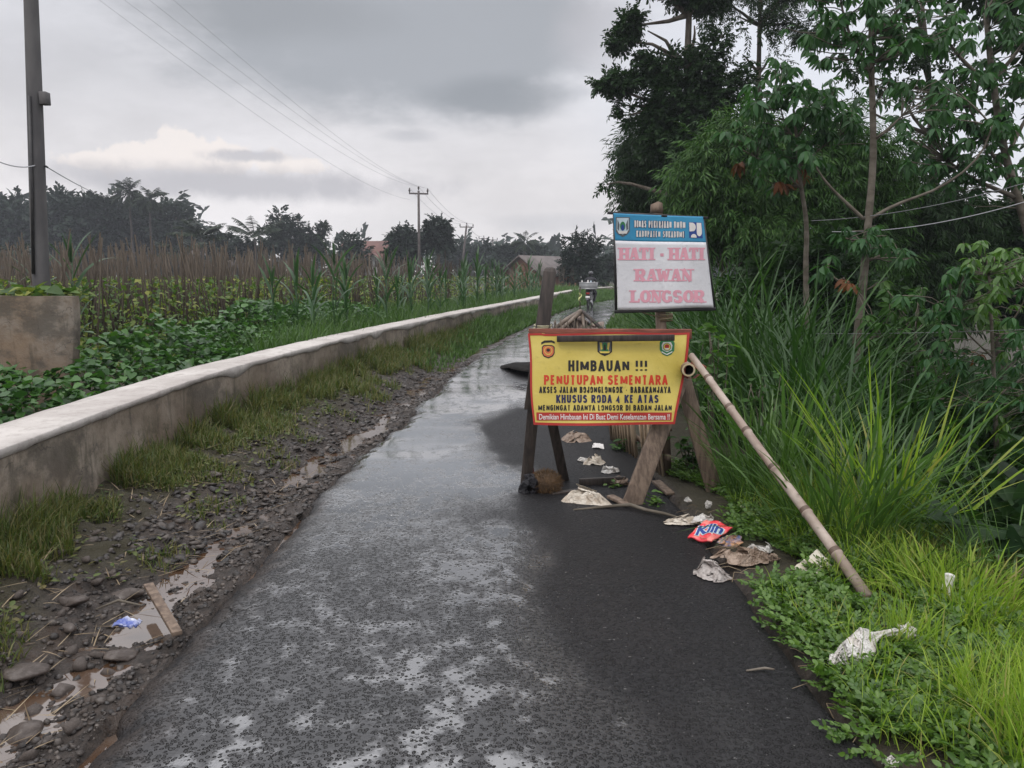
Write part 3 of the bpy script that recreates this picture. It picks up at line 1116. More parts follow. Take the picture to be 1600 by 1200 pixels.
def block_text(surface, s, x0, x1, y0, y1, m, parent, th=.19, lift=.0022, tilt=0.0, gap=.26, name='lettering'):
    """condensed bold capitals between the given edges"""
    h = y1 - y0
    n = sum(SANS_W.get(c, 1.0) for c in s) + gap * (len(s) - 1)
    cw = (x1 - x0) / n
    tk = th * h
    b = MB()
    x = x0
    cnt = 0
    for c in s:
        w = cw * SANS_W.get(c, 1.0)
        for path in SANS.get(c, []):
            q = np.array(path, float)
            e = min(tk / 2, w * .45)
            q = np.stack([x + e + q[:, 0] * (w - 2 * e), y1 - tk / 2 - q[:, 1] * (h - tk)], -1)
            # plain ends reach the edge of the letter box
            for k, k2 in ((0, 1), (-1, -2)):
                d = q[k] - q[k2]
                if c in 'AHIKTUYPR4JBLE' and abs(d[1]) > abs(d[0]) * .6:
                    q[k] = q[k] + d / np.linalg.norm(d) * tk / 2
            seg = unit(np.diff(q, axis=0))
            nn = np.stack([-seg[:, 1], seg[:, 0]], -1)
            closed = np.allclose(q[0], q[-1])
            a = np.concatenate([nn[-1:] if closed else nn[:1], nn])
            d_ = np.concatenate([nn, nn[:1] if closed else nn[-1:]])
            mit = (a + d_) / np.maximum(1 + np.sum(a * d_, -1, keepdims=True), .45)
            hw = tk / 2 * (.9 if c in 'MN' and abs(seg[0][0]) > .05 else 1.0)
            L, R_ = q + mit * hw, q - mit * hw
            for k in range(len(q) - 1):
                pp = np.array([L[k], L[k + 1], R_[k + 1], R_[k]])
                v3, f3 = cut_long(np.concatenate([pp, np.zeros((4, 1))], 1), [(0, 1, 2, 3)], 7.0)
                yy = v3[:, 1] + tilt * ((v3[:, 0] - x0) / (x1 - x0) - .5)
                b.add(surface(v3[:, 0], yy, lift + .00006 * (cnt % 12)), [tuple(t) for t in f3])
                cnt += 1
        x += w + cw * gap
    return b.build(name, M[m], parent)


def put_poly(surface, pts, m, parent, name='emblem', lift=.002):
    b = MB()
    q, f = cut_long(np.array([(x, y, 0) for x, y in pts], float), [tuple(range(len(pts)))], 6.0)
    b.add(surface(q[:, 0], q[:, 1], lift), [tuple(t) for t in f])
    return b.build(name, M[m], parent)


def emblem(surface, layers, parent, name='emblem'):
    b = MB()
    mats = []
    for k, (m, pts) in enumerate(layers):
        import mathutils
        q = np.array([(x, y, 0) for x, y in pts], float)
        tri = mathutils.geometry.tessellate_polygon([[Vector(p) for p in q]])
        q, f = cut_long(q, [tuple(t) for t in tri], 7.0)
        if M[m] not in mats:
            mats.append(M[m])
        b.add(surface(q[:, 0], q[:, 1], .0018 + .0007 * k), [tuple(t) for t in f], mats.index(M[m]))
    return b.build(name, mats, parent)


def circ(cx, cy, rx, ry=None, n=18, a0=0, a1=360):
    ry = ry or rx
    return [(cx + rx * math.cos(math.radians(a)), cy + ry * math.sin(math.radians(a))) for a in np.linspace(a0, a1, n, endpoint=(a1 - a0) < 360)]


def shield(cx, cy, w, h):
    return [(cx - w / 2, cy - h / 2), (cx + w / 2, cy - h / 2), (cx + w / 2, cy + h * .22), (cx + w * .3, cy + h * .38), (cx, cy + h / 2),
            (cx - w * .3, cy + h * .38), (cx - w / 2, cy + h * .22)]


# ------------------------------------------------------------------ the barricade
Y0 = 5.45


def ban(px, py, lift=0.0):
    """the hanging banner: a sheet about 5.45 m away, slack along the foot, its right edge blown back"""
    px, py = np.asarray(px, float), np.asarray(py, float)
    u = (px - 828) / 245
    v = (py - 520) / 144
    y = Y0 - .018 * np.sin(u * 5.2 + .4) * (.3 + v) - .010 * np.sin(u * 11 + v * 2.5) * (.2 + v) + .05 * smooth(.90, 1.03, u) * 1.0 + .012 * np.sin(v * 9 + u * 3) * smooth(.72, 1, u)
    y = y - .11 * np.clip(v, 0, 1.2) ** 1.3 - .008 * np.sin(v * 3.1) - .008 * np.exp(-((u - .42 - .12 * v) / .03) ** 2)
    d0 = math.cos(TH) + (600 - py) / 1208 * math.sin(TH)
    z1 = -math.sin(TH) + (600 - py) / 1208 * math.cos(TH)
    t = (y - lift) / d0
    return np.stack([(px - 800) / 1208 * t, y - lift, CAMH + z1 * t], -1)


def fabric_mat(name, c1, c2, rough=.5, trans=0.12):
    def fn(N, b):
        co = obco(N)
        n = N.noise(co, 3.0, 5, .6)
        g = N.noise(co, 14, 5, .7)
        c = N.mix(N.ss(n, .35, .68), c1, c2)
        c = N.mix(N.math('MULTIPLY', N.ss(g, .56, .74), .45), c, tuple(k * .55 for k in c1))
        N.put(b.inputs['Base Color'], c)
        b.inputs['Roughness'].default_value = rough
        N.put(b.inputs['Normal'], N.bump(N.noise(co, 7, 4, .6), .35, .02))
        t = N.node('ShaderNodeBsdfTranslucent')
        N.put(t.inputs[0], c)
        ms = N.node('ShaderNodeMixShader')
        ms.inputs[0].default_value = trans
        N.l.new(b.outputs[0], ms.inputs[1])
        N.l.new(t.outputs[0], ms.inputs[2])
        return ms.outputs[0]
    return mat(name, fn)


M['banner_yellow'] = fabric_mat('banner_yellow', (0.56, 0.44, 0.085), (0.62, 0.50, 0.12), .42)
M['banner_white'] = fabric_mat('banner_white', (0.62, 0.62, 0.65), (0.70, 0.70, 0.73), .5)
M['banner_blue'] = fabric_mat('banner_blue', (0.028, 0.235, 0.42), (0.035, 0.28, 0.48), .45)


def make_barricade():
    r = thing('barricade', 'wooden trestle barricade with splayed plank legs and a tall dark post at its left end', 'barricade', loc=(.6, 5.5, 0))
    inv = Matrix.Translation((-.6, -5.5, 0))
    parts = []

    def plank(name, p0, p1, w, t, m, up=(0, 1, 0), taper=1.0):
        b = MB()
        p0, p1 = np.array(p0, float), np.array(p1, float)
        # a slightly bowed, worn plank
        n = 5
        for k in range(n):
            pass
        b.beam(p0, p1, w, t, 0, up, taper)
        o = b.build(name, M[m], r)
        bv = o.modifiers.new('worn_edges', 'BEVEL')
        bv.width = .004
        bv.segments = 2
        parts.append(o)
        return o
    plank('post', P(831, 640, 5.60), P(859, 424, 5.62), .115, .075, 'wood_dark', taper=.8)
    b = MB()
    tp = P(859, 424, 5.62)
    b.add(np.array([[x * .046, y * .03, z] for z, k in ((-.01, 1), (.02, .8), (.03, .45)) for x, y in ((-k, -k), (k, -k), (k, k), (-k, k))]) + tp,
          [(0, 1, 5, 4), (1, 2, 6, 5), (2, 3, 7, 6), (3, 0, 4, 7), (4, 5, 9, 8), (5, 6, 10, 9), (6, 7, 11, 10), (7, 4, 8, 11), (8, 9, 10, 11)])
    parts.append(b.build('post_top', M['wood_dark'], r))
    g = lambda x, y: G(x, y, -.02)
    plank('leg', g(821, 765), P(841, 560, 5.57), .085, .05, 'wood_dark')
    plank('leg', g(883, 756), P(850, 600, 5.66), .075, .05, 'wood_dark')
    plank('leg', g(986, 792), P(1062, 588, 5.60), .135, .045, 'wood_brown')
    plank('leg', g(1117, 772), P(1058, 560, 5.66), .115, .045, 'wood_brown')
    plank('top_rail', P(826, 521, 5.53), P(1080, 522, 5.53), .045, .07, 'wood_red', (0, 0, 1))
    plank('cross_rail', P(836, 575, 5.72), P(1075, 580, 5.70), .10, .04, 'wood_brown', (0, 1, 0))
    plank('batten', P(870, 529.5, 5.40), P(1054, 527.5, 5.40), .044, .020, 'wood_dark', (0, 1, 0))
    # cord bound round the post and the twist of old cloth at the left foot
    b = MB()
    for k in range(4):
        c = P(848.3 - k * .7, 508 + k * 3.3, 5.62)
        a = np.linspace(0, 2 * math.pi, 15)
        b.tube(np.stack([c[0] + .062 * np.cos(a), c[1] + .05 * np.sin(a), c[2] + .006 * np.sin(a * 1 + k)], -1), .006, 6)
    parts.append(b.build('cord_binding', plain_mat('cord', (0.26, 0.24, 0.15), (0.36, 0.34, 0.24), 30, .8), r))
    for o in parts:
        o.matrix_parent_inverse = inv


make_barricade()


def make_banner():
    r = thing('banner', 'yellow banner with a red border announcing HIMBAUAN and PENUTUPAN SEMENTARA, tied to the barricade', 'banner', loc=tuple(ban(950, 592)))
    inv = Matrix.Translation(-Vector(ban(950, 592)))
    # outline in the sheet: left, right, top and foot edges
    nu, nv = 66, 40
    u, v = np.meshgrid(np.linspace(0, 1, nu), np.linspace(0, 1, nv))

    def px_of(u, v):
        l = 824.5 + 8.5 * v + 1.2 * np.sin(v * 7)
        r_ = 1077.5 - 21.5 * v ** 1.15 + 1.5 * np.sin(v * 5)
        t = 521.0 - 2.0 * u + 1.2 * np.sin(u * 9) * (u > .1)
        bt = 663.0 + 1.8 * np.sin(u * 4.0 + .4) + 1.5 * u
        return l + (r_ - l) * u, t + (bt - t) * v
    X, Y = px_of(u, v)
    b = MB()
    b.grid(ban(X, Y))
    s = b.build('sheet', M['banner_yellow'], r, True)
    so = s.modifiers.new('thickness', 'SOLIDIFY')
    so.thickness = .0012
    so.offset = 1
    parts = [s]
    # red border
    b = MB()
    e = np.linspace(0, 1, 60)
    for k, (a, c) in enumerate((((e, 0 * e), (e, 0 * e + .022)), ((e, 0 * e + .972), (e, 0 * e + 1)), ((0 * e, e), (0 * e + .013, e)), ((0 * e + .984, e), (0 * e + 1, e)))):
        A, B_ = ban(*px_of(*a), .0022 + .0005 * k), ban(*px_of(*c), .0022 + .0005 * k)
        b.grid(np.stack([A, B_], 0))
    parts.append(b.build('border', M['ink_darkred'], r, True))
    q = lambda z: 800 + z / 5
    w = lambda z: 480 + z / 5
    T = lambda *a, **k: parts.append((block_text if 'th' in k else put_text)(ban, *a, parent=r, **k))
    T('HIMBAUAN !!!', q(440), q(1058), w(415), w(500), 'ink_black', th=.215)
    T('PENUTUPAN SEMENTARA', q(250), q(1216), w(530), w(606), 'ink_red', th=.205)
    T('AKSES JALAN BOJONGLONGOK - BABAKANJAYA', q(213), q(1240), w(620), w(670), 'ink_black', th=.205)
    T('KHUSUS RODA 4 KE ATAS', q(345), q(1145), w(684), w(748), 'ink_navy', th=.215)
    T('MENGINGAT ADANYA LONGSOR DI BADAN JALAN', q(205), q(1248), w(763), w(808), 'ink_black', th=.205)
    strip = [(q(190) + (q(1250) - q(190)) * k / 24, w(824) + .2) for k in range(25)] + [(q(1247) - (q(1247) - q(192)) * k / 24, w(884)) for k in range(25)]
    b = MB()
    n = 30
    up = np.stack([np.linspace(q(190), q(1250), n), np.full(n, w(822))], -1)
    dn = np.stack([np.linspace(q(192), q(1245), n), np.full(n, w(885))], -1)
    b.grid(np.stack([ban(up[:, 0], up[:, 1], .0020), ban(dn[:, 0], dn[:, 1], .0020)], 0))
    parts.append(b.build('red_strip', M['ink_darkred'], r, True))
    T('Demikian Himbauan Ini Di Buat Demi Keselamatan Bersama !!', q(212), q(1232), w(834), w(878), 'ink_white', bold=.012, lift=.0038)
    # three emblems
    cx, cy = q(283), w(340)
    parts.append(emblem(ban, [
        ('ink_black', [(cx - 11, cy - 13), (cx - 6, cy - 16), (cx + 5, cy - 16.5), (cx + 10, cy - 14.5), (cx + 10.5, cy - 11), (cx + 5, cy - 13), (cx - 5, cy - 12.5), (cx - 11, cy - 9.5)]),
        ('ink_black', [(cx - 7, cy - 9), (cx + 6, cy - 9), (cx + 10, cy - 6), (cx + 10, cy + 4), (cx + 7, cy + 9), (cx, cy + 12), (cx - 7, cy + 9), (cx - 10, cy + 4), (cx - 10, cy - 6)]),
        ('ink_orange', [(cx - 6, cy - 7.5), (cx + 5.5, cy - 7.5), (cx + 8.5, cy - 5), (cx + 8.5, cy + 3.5), (cx + 6, cy + 7.5), (cx, cy + 10), (cx - 6, cy + 7.5), (cx - 8.5, cy + 3.5), (cx - 8.5, cy - 5)]),
        ('ink_yellow', circ(cx, cy - .5, 6.4)), ('ink_orange', circ(cx, cy - .5, 5.4)), ('ink_black', circ(cx, cy - 1, 2.9, 2.6)), ('ink_yellow', circ(cx, cy + 5.8, 2.8, .8))], r))
    cx, cy = q(725), w(322)
    parts.append(emblem(ban, [
        ('ink_black', shield(cx, cy, 23, 24)), ('ink_grey', shield(cx, cy - .6, 19, 19)),
        ('ink_yellow', [(cx - 8, cy - 9), (cx - 4.5, cy - 9), (cx - 3.5, cy + 3), (cx - 6, cy + 4.5)]), ('ink_yellow', [(cx + 4.5, cy - 9), (cx + 8, cy - 9), (cx + 6, cy + 4.5), (cx + 3.5, cy + 3)]),
        ('ink_green', circ(cx, cy - 3.2, 3.8, 6.3)), ('ink_green', circ(cx, cy + 3, 6, 2.6)), ('ink_black', [(cx - 1, cy - 6), (cx + 1, cy - 6), (cx + 2.4, cy + 3), (cx - 2.4, cy + 3)]),
        ('ink_yellow', [(cx - 8.6, cy + 4.6), (cx + 8.6, cy + 4.6), (cx + 6.5, cy + 7.4), (cx - 6.5, cy + 7.4)])], r))
    cx, cy = q(1211), w(318)
    parts.append(emblem(ban, [
        ('ink_green', [(cx - 9, cy - 13), (cx + 9, cy - 13), (cx + 12, cy - 8), (cx + 11.5, cy + 4), (cx + 7, cy + 10), (cx, cy + 13), (cx - 7, cy + 10), (cx - 11.5, cy + 3), (cx - 11.5, cy - 8)]),
        ('ink_white', [(cx - 6, cy - 9), (cx + 6, cy - 9), (cx + 8.5, cy - 4), (cx + 7, cy + 3), (cx, cy + 6.5), (cx - 7, cy + 3), (cx - 8.5, cy - 4)]),
        ('ink_green', circ(cx, cy - 1.5, 6.6, 6.4)), ('ink_yellow', circ(cx, cy - 1.6, 5.6, 5.4)), ('ink_darkred', circ(cx, cy - 2.4, 3.8, 3.2)), ('ink_white', circ(cx, cy + 1.4, 3.2, 1.2)),
        ('ink_white', [(cx - 8.3, cy + 5.4), (cx - .5, cy + 9.6), (cx + 8.3, cy + 5.2), (cx + 8.5, cy + 6.6), (cx, cy + 11.2), (cx - 8.4, cy + 6.8)])], r))
    for o in parts:
        o.matrix_parent_inverse = inv


make_banner()


# ------------------------------------------------------------------ white warning board on its own post
YS = 5.95


def brd(px, py, lift=0.0):
    px, py = np.asarray(px, float), np.asarray(py, float)
    u, v = (px - 960) / 150, (py - 335) / 150
    y = YS + .008 * np.sin(u * 3 + v * 2) + .006 * np.exp(-((u - .52) / .05) ** 2) - .006 * np.sin(v * 6) * smooth(.6, 1, u)
    d0 = math.cos(TH) + (600 - py) / 1208 * math.sin(TH)
    z1 = -math.sin(TH) + (600 - py) / 1208 * math.cos(TH)
    t = (y - lift) / d0
    return np.stack([(px - 800) / 1208 * t, y - lift, CAMH + z1 * t], -1)


# slab letters are drawn stroke by stroke: x, y in a unit box
SLAB = {
    'H': [((.16, 0), (.16, 1)), ((.84, 0), (.84, 1)), ((.16, .5), (.84, .5), .5)],
    'A': [((.14, 0), (.47, 1), .55), ((.86, 0), (.53, 1)), ((.28, .32), (.74, .32), .45)],
    'T': [((.5, 0), (.5, 1)), ((.04, .93), (.96, .93), .55), ((.07, .68), (.07, .95), .45), ((.93, .68), (.93, .95), .45)],
    'I': [((.5, 0), (.5, 1))],
    'R': [((.18, 0), (.18, 1)), ((.18, .93), (.6, .93), .5), ((.18, .48), (.6, .48), .5), ('arc', .56, .705, .25, .225, -90, 90), ((.5, .48), (.86, 0), .95)],
    'W': [((.06, 1), (.30, 0)), ((.30, 0), (.5, .85), .55), ((.5, .85), (.70, 0)), ((.70, 0), (.94, 1), .55)],
    'N': [((.15, 0), (.15, 1), .5), ((.12, 1), (.86, 0)), ((.87, 0), (.87, 1), .5)],
    'L': [((.2, 0), (.2, 1)), ((.2, .07), (.9, .07), .5), ((.92, 0), (.92, .32), .45)],
    'O': [('arc', .5, .5, .36, .42, 0, 360)],
    'G': [('arc', .5, .5, .36, .42, 45, 335), ((.84, .08), (.84, .46)), ((.6, .46), (.98, .46), .35), ((.82, .68), (.82, .95), .4)],
    'S': [('arc', .48, .73, .27, .20, 35, 270), ('arc', .52, .27, .28, .21, -145, 90), ((.80, .72), (.80, .96), .4), ((.2, .04), (.2, .3), .4)],
    '-': [((.2, .42), (.8, .42), .8)],
}
SERIF = {'H': [(.16, 0), (.16, 1), (.84, 0), (.84, 1)], 'A': [(.12, 0), (.86, 0)], 'T': [(.5, 0)], 'I': [(.5, 0), (.5, 1)], 'R': [(.18, 0), (.16, 1), (.88, 0)],
         'W': [(.06, 1), (.94, 1)], 'N': [(.15, 0), (.12, 1), (.87, 1)], 'L': [(.2, 0), (.2, 1)]}


def slab_text(surface, s, x0, x1, y0, y1, m, parent, widths):
    n = sum(widths.get(c, 1.0) for c in s)
    cw = (x1 - x0) / n
    h = y1 - y0
    b = MB()
    k = 0

    def quad(p):
        nonlocal k
        q, f = cut_long(np.array([(a, c, 0) for a, c in p], float), [(0, 1, 2, 3)], 7.0)
        b.add(surface(q[:, 0], q[:, 1], .002 + .00012 * (k % 9)), [tuple(t) for t in f])
        k += 1
    x = x0
    for c in s:
        w = cw * widths.get(c, 1.0)
        sx, sy = w * .92, h
        ox = x + w * .04
        to = lambda p: np.array([ox + p[0] * sx, y1 - p[1] * sy])
        th0 = 5.9
        for st in SLAB.get(c, []):
            if st[0] == 'arc':
                _, ax, ay, rx, ry, a0, a1 = st
                an = np.radians(np.linspace(a0, a1, 17))
                for i in range(16):
                    pts = []
                    for a, sg in ((an[i], 1), (an[i + 1], 1), (an[i + 1], -1), (an[i], -1)):
                        tk = (th0 * .28 + th0 * .25 * abs(math.cos(a))) * sg
                        cpt = to((ax + rx * math.cos(a), ay + ry * math.sin(a)))
                        pts.append(cpt + tk * np.array([math.cos(a), -math.sin(a)]))
                    quad(pts)
                continue
            p, q2 = to(st[0]), to(st[1])
            tk = th0 * (st[2] if len(st) > 2 else 1.0) / 2
            d = (q2 - p) / np.linalg.norm(q2 - p)
            nn = np.array([-d[1], d[0]]) * tk
            quad([p + nn, q2 + nn, q2 - nn, p - nn])
        for sx_, sy_ in SERIF.get(c, []):
            cpt = to((sx_, sy_))
            e = -1.9 if sy_ == 0 else 1.9
            quad([cpt + (-5.6, 0), cpt + (5.6, 0), cpt + (5.6, e), cpt + (-5.6, e)])
        x += w
    return b.build('lettering', M[m], parent)


def make_board():
    r = thing('warning_sign', 'white and blue board reading HATI - HATI RAWAN LONGSOR in a dark metal frame', 'sign', loc=tuple(P(1040, 700, YS + .1)))
    inv = Matrix.Translation(-Vector(P(1040, 700, YS + .1)))
    parts = []

    def px_of(u, v):
        l = 958.5 + 6.5 * v + 2.0 * np.sin(v * 3.1) * .6
        r_ = 1098.5 + 16.5 * v
        t = 333 + 7.5 * u - 2 * u * u
        bt = 484.5 - 4.0 * u + .8 * np.sin(u * 6)
        return l + (r_ - l) * u, t + (bt - t) * v
    split = .283
    for nm, v0, v1, m in (('white_panel', split, 1, 'banner_white'), ('blue_panel', 0, split, 'banner_blue')):
        u, v = np.meshgrid(np.linspace(0, 1, 34), np.linspace(v0, v1, 20))
        b = MB()
        b.grid(brd(*px_of(u, v)))
        o = b.build(nm, M[m], r, True)
        so = o.modifiers.new('thickness', 'SOLIDIFY')
        so.thickness = .003
        so.offset = 1
        parts.append(o)
    for nm, a, c, t in (('frame_bar', (949, 332.5), (1106, 340.5), .020), ('frame_bar', (959.5, 334), (962.5, 486), .018),
                        ('frame_bar', (960, 487), (1118, 482.5), .026), ('frame_bar', (1098.5, 340), (1116.5, 484), .018)):
        b = MB()
        b.beam(P(*a, YS + .022), P(*c, YS + .022), t, t, 0, (0, 1, 0))
        parts.append(b.build(nm, M['steel_dark'], r))
    b = MB()
    b.beam(P(1041, 770, YS + .10), P(1027, 326, YS + .10), .085, .06, 0, (0, 1, 0), .8)
    o = b.build('post', M['wood_brown'], r)
    parts.append(o)
    tp = P(1026, 322, YS + .10)
    b = MB()
    b.add(np.array([(-.045, -.03, -.05), (.048, -.03, -.05), (.04, -.02, .022), (.006, -.02, .034), (-.042, -.02, .012),
                    (-.045, .03, -.05), (.048, .03, -.05), (.04, .02, .022), (.006, .02, .034), (-.042, .02, .012)]) + tp,
          [(0, 1, 2, 3, 4), (9, 8, 7, 6, 5), (0, 5, 6, 1), (1, 6, 7, 2), (2, 7, 8, 3), (3, 8, 9, 4), (4, 9, 5, 0)])
    parts.append(b.build('post_top', M['wood_brown'], r))
    b = MB()
    for k in range(4):
        c = P(1039.5, 491 + k * 3.4, YS + .10)
        a = np.linspace(0, 2 * math.pi, 15)
        b.tube(np.stack([c[0] + .056 * np.cos(a), c[1] + .045 * np.sin(a), c[2] + .006 * np.sin(a + k)], -1), .0055, 6)
    b.tube([P(1000, 487, YS + .05), P(1015, 492, YS + .05), P(1032, 495, YS + .055)], .005, 6)
    parts.append(b.build('cord_binding', M['straw'], r))
    q = lambda z: 920 + z / 6
    w = lambda z: 300 + z / 6
    for s, x0, x1, y0, y1, tl in (('DINAS PEKERJAAN UMUM', 428, 905, 272, 336, 2), ('KABUPATEN SUKABUMI', 446, 890, 366, 424, 1.2)):
        parts.append(block_text(brd, s, q(x0) - .4, q(x1) + .4, w(y0) - .4, w(y1) + .4, 'ink_navy', r, th=.30, lift=.0020, tilt=tl, gap=.36))
        parts.append(block_text(brd, s, q(x0), q(x1), w(y0), w(y1), 'ink_white', r, th=.165, lift=.0036, tilt=tl, gap=.44))
    wd = {'I': .62, ' ': .42, '-': .62, 'W': 1.2, 'L': .9}
    parts.append(slab_text(brd, 'HATI - HATI', q(286), q(1086), w(522), w(638), 'ink_pink', r, wd))
    parts.append(slab_text(brd, 'RAWAN', q(432), q(972), w(722), w(836), 'ink_pink', r, wd))
    parts.append(slab_text(brd, 'LONGSOR', q(390), q(1086), w(922), w(1036), 'ink_pink', r, wd))
    cx, cy = q(318), w(328)
    parts.append(emblem(brd, [('ink_grey', shield(cx, cy, 22, 31)), ('ink_paleblue', shield(cx, cy - 1, 18.5, 26)),
                              ('ink_grey', [(cx - 8, cy - 12), (cx - 5, cy - 4), (cx - 6, cy + 6), (cx - 8.5, cy + 3)]), ('ink_grey', [(cx + 8, cy - 12), (cx + 5, cy - 4), (cx + 6, cy + 6), (cx + 8.5, cy + 3)]),
                              ('ink_green', circ(cx, cy - 1.5, 4.2, 7)), ('ink_blue', circ(cx, cy + 1, 2.4, 5)), ('ink_white', [(cx - 8, cy + 6.5), (cx + 8, cy + 6.5), (cx + 6, cy + 10.5), (cx - 6, cy + 10.5)])], r))
    # the white shapes on a blue square
    x0, y0 = q(936), w(282)
    S = 20.5
    parts.append(emblem(brd, [('ink_blue', [(x0, y0), (x0 + S, y0 + .8), (x0 + S + 1.6, y0 + S + 4.8), (x0 + 1.2, y0 + S + 4)]),
                              ('ink_white', [(x0 + .8, y0 + .6), (x0 + 5, y0 + .9)] + [(x0 + 5 + 6.2 * math.sin(a), y0 + 8 - 7.2 * math.cos(a)) for a in np.linspace(.2, 2.6, 9)] + [(x0 + 1.4, y0 + 14.6)]),
                              ('ink_white', [(x0 + 12.4, y0 + 1.1), (x0 + 19.6, y0 + 1.4), (x0 + 20.6, y0 + 13)] + [(x0 + 16.7 + 4 * math.cos(a), y0 + 16 + 6.2 * math.sin(a)) for a in np.linspace(0, math.pi, 10)]),
                              ('ink_white', [(x0 + 3.4, y0 + S + 3.6)] + [(x0 + 8 - 4.6 * math.cos(a), y0 + S + 3.4 - 5.4 * math.sin(a)) for a in np.linspace(.1, math.pi - .1, 9)] + [(x0 + 12.6, y0 + S + 3.9)])], r))
    for o in parts:
        o.matrix_parent_inverse = inv


make_board()


# ------------------------------------------------------------------ bamboo and timber round the barricade
def bamboo_mat(name, c1, c2, c3):
    def fn(N, b):
        co = obco(N)
        n = N.noise(co, 5, 6, .65)
        g = N.noise(N.scale(co, (1, 1, 1)), 2.2, 4, .6)
        c = N.mix(N.ss(n, .35, .68), c1, c2)
        c = N.mix(N.math('MULTIPLY', N.ss(g, .5, .66), .8), c, c3)
        N.put(b.inputs['Base Color'], c)
        b.inputs['Roughness'].default_value = .55
        N.put(b.inputs['Normal'], N.bump(N.noise(co, 40, 4, .6), .3, .004))
    return mat(name, fn)


M['bamboo'] = bamboo_mat('bamboo', (0.22, 0.165, 0.13), (0.36, 0.30, 0.255), (0.12, 0.065, 0.042))
M['bamboo_dark'] = bamboo_mat('bamboo_dark', (0.10, 0.075, 0.055), (0.17, 0.13, 0.10), (0.06, 0.045, 0.035))
M['bamboo_joint'] = bamboo_mat('bamboo_joint', (0.075, 0.045, 0.03), (0.13, 0.09, 0.065), (0.05, 0.03, 0.022))
M['bamboo_pith'] = plain_mat('bamboo_pith', (0.42, 0.33, 0.20), (0.5, 0.42, 0.28), 20, .7)
M['hollow'] = plain_mat('hollow', (0.01, 0.008, 0.006), None, 5, .9)


def bamboo_pole(name, label, p0, p1, r0, r1, nodes, mname='bamboo', open_end=False):
    p0, p1 = np.array(p0, float), np.array(p1, float)
    L = np.linalg.norm(p1 - p0)
    ts = [0.0]
    rr = [1.0]
    for t in nodes:
        ts += [t - .012 / L, t - .004 / L, t + .004 / L, t + .014 / L]
        rr += [1.0, 1.16, 1.16, .97]
    ts.append(1.0)
    rr.append(1.0)
    ts, rr = np.array(ts), np.array(rr)
    sag = np.outer(np.sin(ts * math.pi) * L * .004 + np.sin(ts * 9) * .002 * L, np.array((0, .3, 1.)))
    pts = p0 + np.outer(ts, p1 - p0) + sag
    rad = (r0 + (r1 - r0) * ts) * rr
    b = MB()
    b.tube(pts, rad, 14, 0, cap=not open_end)
    for t in nodes:                           # the dark joint below each ring
        c = p0 + t * (p1 - p0) + np.interp(t, ts, sag[:, 2]) * np.array((0, 0, 1.)) + np.interp(t, ts, sag[:, 1]) * np.array((0, 1., 0))
        d_ = (p1 - p0) / L
        rn = (r0 + (r1 - r0) * t) * 1.10
        b.tube([c + d_ * .006, c + d_ * .016, c + d_ * .034], [rn * 1.02, rn, rn * .955], 14, 1, cap=False)
    root = b.build(name, [M[mname], M['bamboo_joint']], None, True)
    tag(root, label, 'bamboo pole')
    if open_end:
        d = unit(pts[0] - pts[1])
        a = unit(np.cross(d, (0, 0, 1)))
        c = np.cross(a, d)
        an = np.linspace(0, 2 * math.pi, 15)[:-1]
        ring = lambda r_, off: pts[0] + d * off + r_ * (np.cos(an)[:, None] * a + np.sin(an)[:, None] * c)
        b = MB()
        V = np.concatenate([ring(r0, 0), ring(r0 * .74, 0.001)])
        b.add(V, [(i, (i + 1) % 14, 14 + (i + 1) % 14, 14 + i) for i in range(14)])
        b.build('cut_rim', M['bamboo_pith'], root)
        b = MB()
        V = np.concatenate([ring(r0 * .74, .001), ring(r0 * .72, -.12)])
        b.add(V, [(i, (i + 1) % 14, 14 + (i + 1) % 14, 14 + i) for i in range(14)] + [tuple(range(14, 28))])
        b.build('hollow', M['hollow'], root)
    return root


# prop leaning from the barricade's right end down into the grass
_a, _b = G(1356, 934, .03), P(1080, 556, 5.30)
bamboo_pole('bamboo_prop', 'pale weathered bamboo pole leaning from the barricade down into the roadside grass', _a, _b, .029, .023,
            [.13, .27, .44, .60, .71, .86])
bamboo_pole('bamboo_rail', 'horizontal bamboo rail with an open cut end beside the yellow banner', P(1076, 578, 5.38), (1.42, 9.2, .86), .047, .043,
            [.2, .45, .7, .93], open_end=True)


def rag():
    b = MB()
    n = 9
    V = []
    for i in range(n):
        a = i / (n - 1) * 2 * math.pi * .92
        c = P(1080, 578, 5.44 + .015 * math.sin(i))
        row = []
        for k in range(5):
            row.append(c + np.array([.058 * math.cos(a) + .004 * math.sin(3 * k + i), (k - 2) * .02, .058 * math.sin(a) - .003 * k]))
        V.append(row)
    b.grid(np.array(V))
    c = P(1092, 572, 5.40)
    u, v = np.meshgrid(np.linspace(0, 1, 6), np.linspace(0, 1, 6))
    b.grid(np.stack([c[0] - .05 + .10 * u, c[1] + .02 * np.sin(u * 5 + v * 3), c[2] + .05 - .055 * v - .05 * u], -1))
    o = b.build('cloth_rag', plain_mat('rag_red', (0.20, 0.05, 0.035), (0.26, 0.10, 0.08), 9, .9), None, True)
    so = o.modifiers.new('thickness', 'SOLIDIFY')
    so.thickness = .003
    tag(o, 'dull red rag tied where the bamboo prop meets the cut bamboo rail', 'rag')


rag()


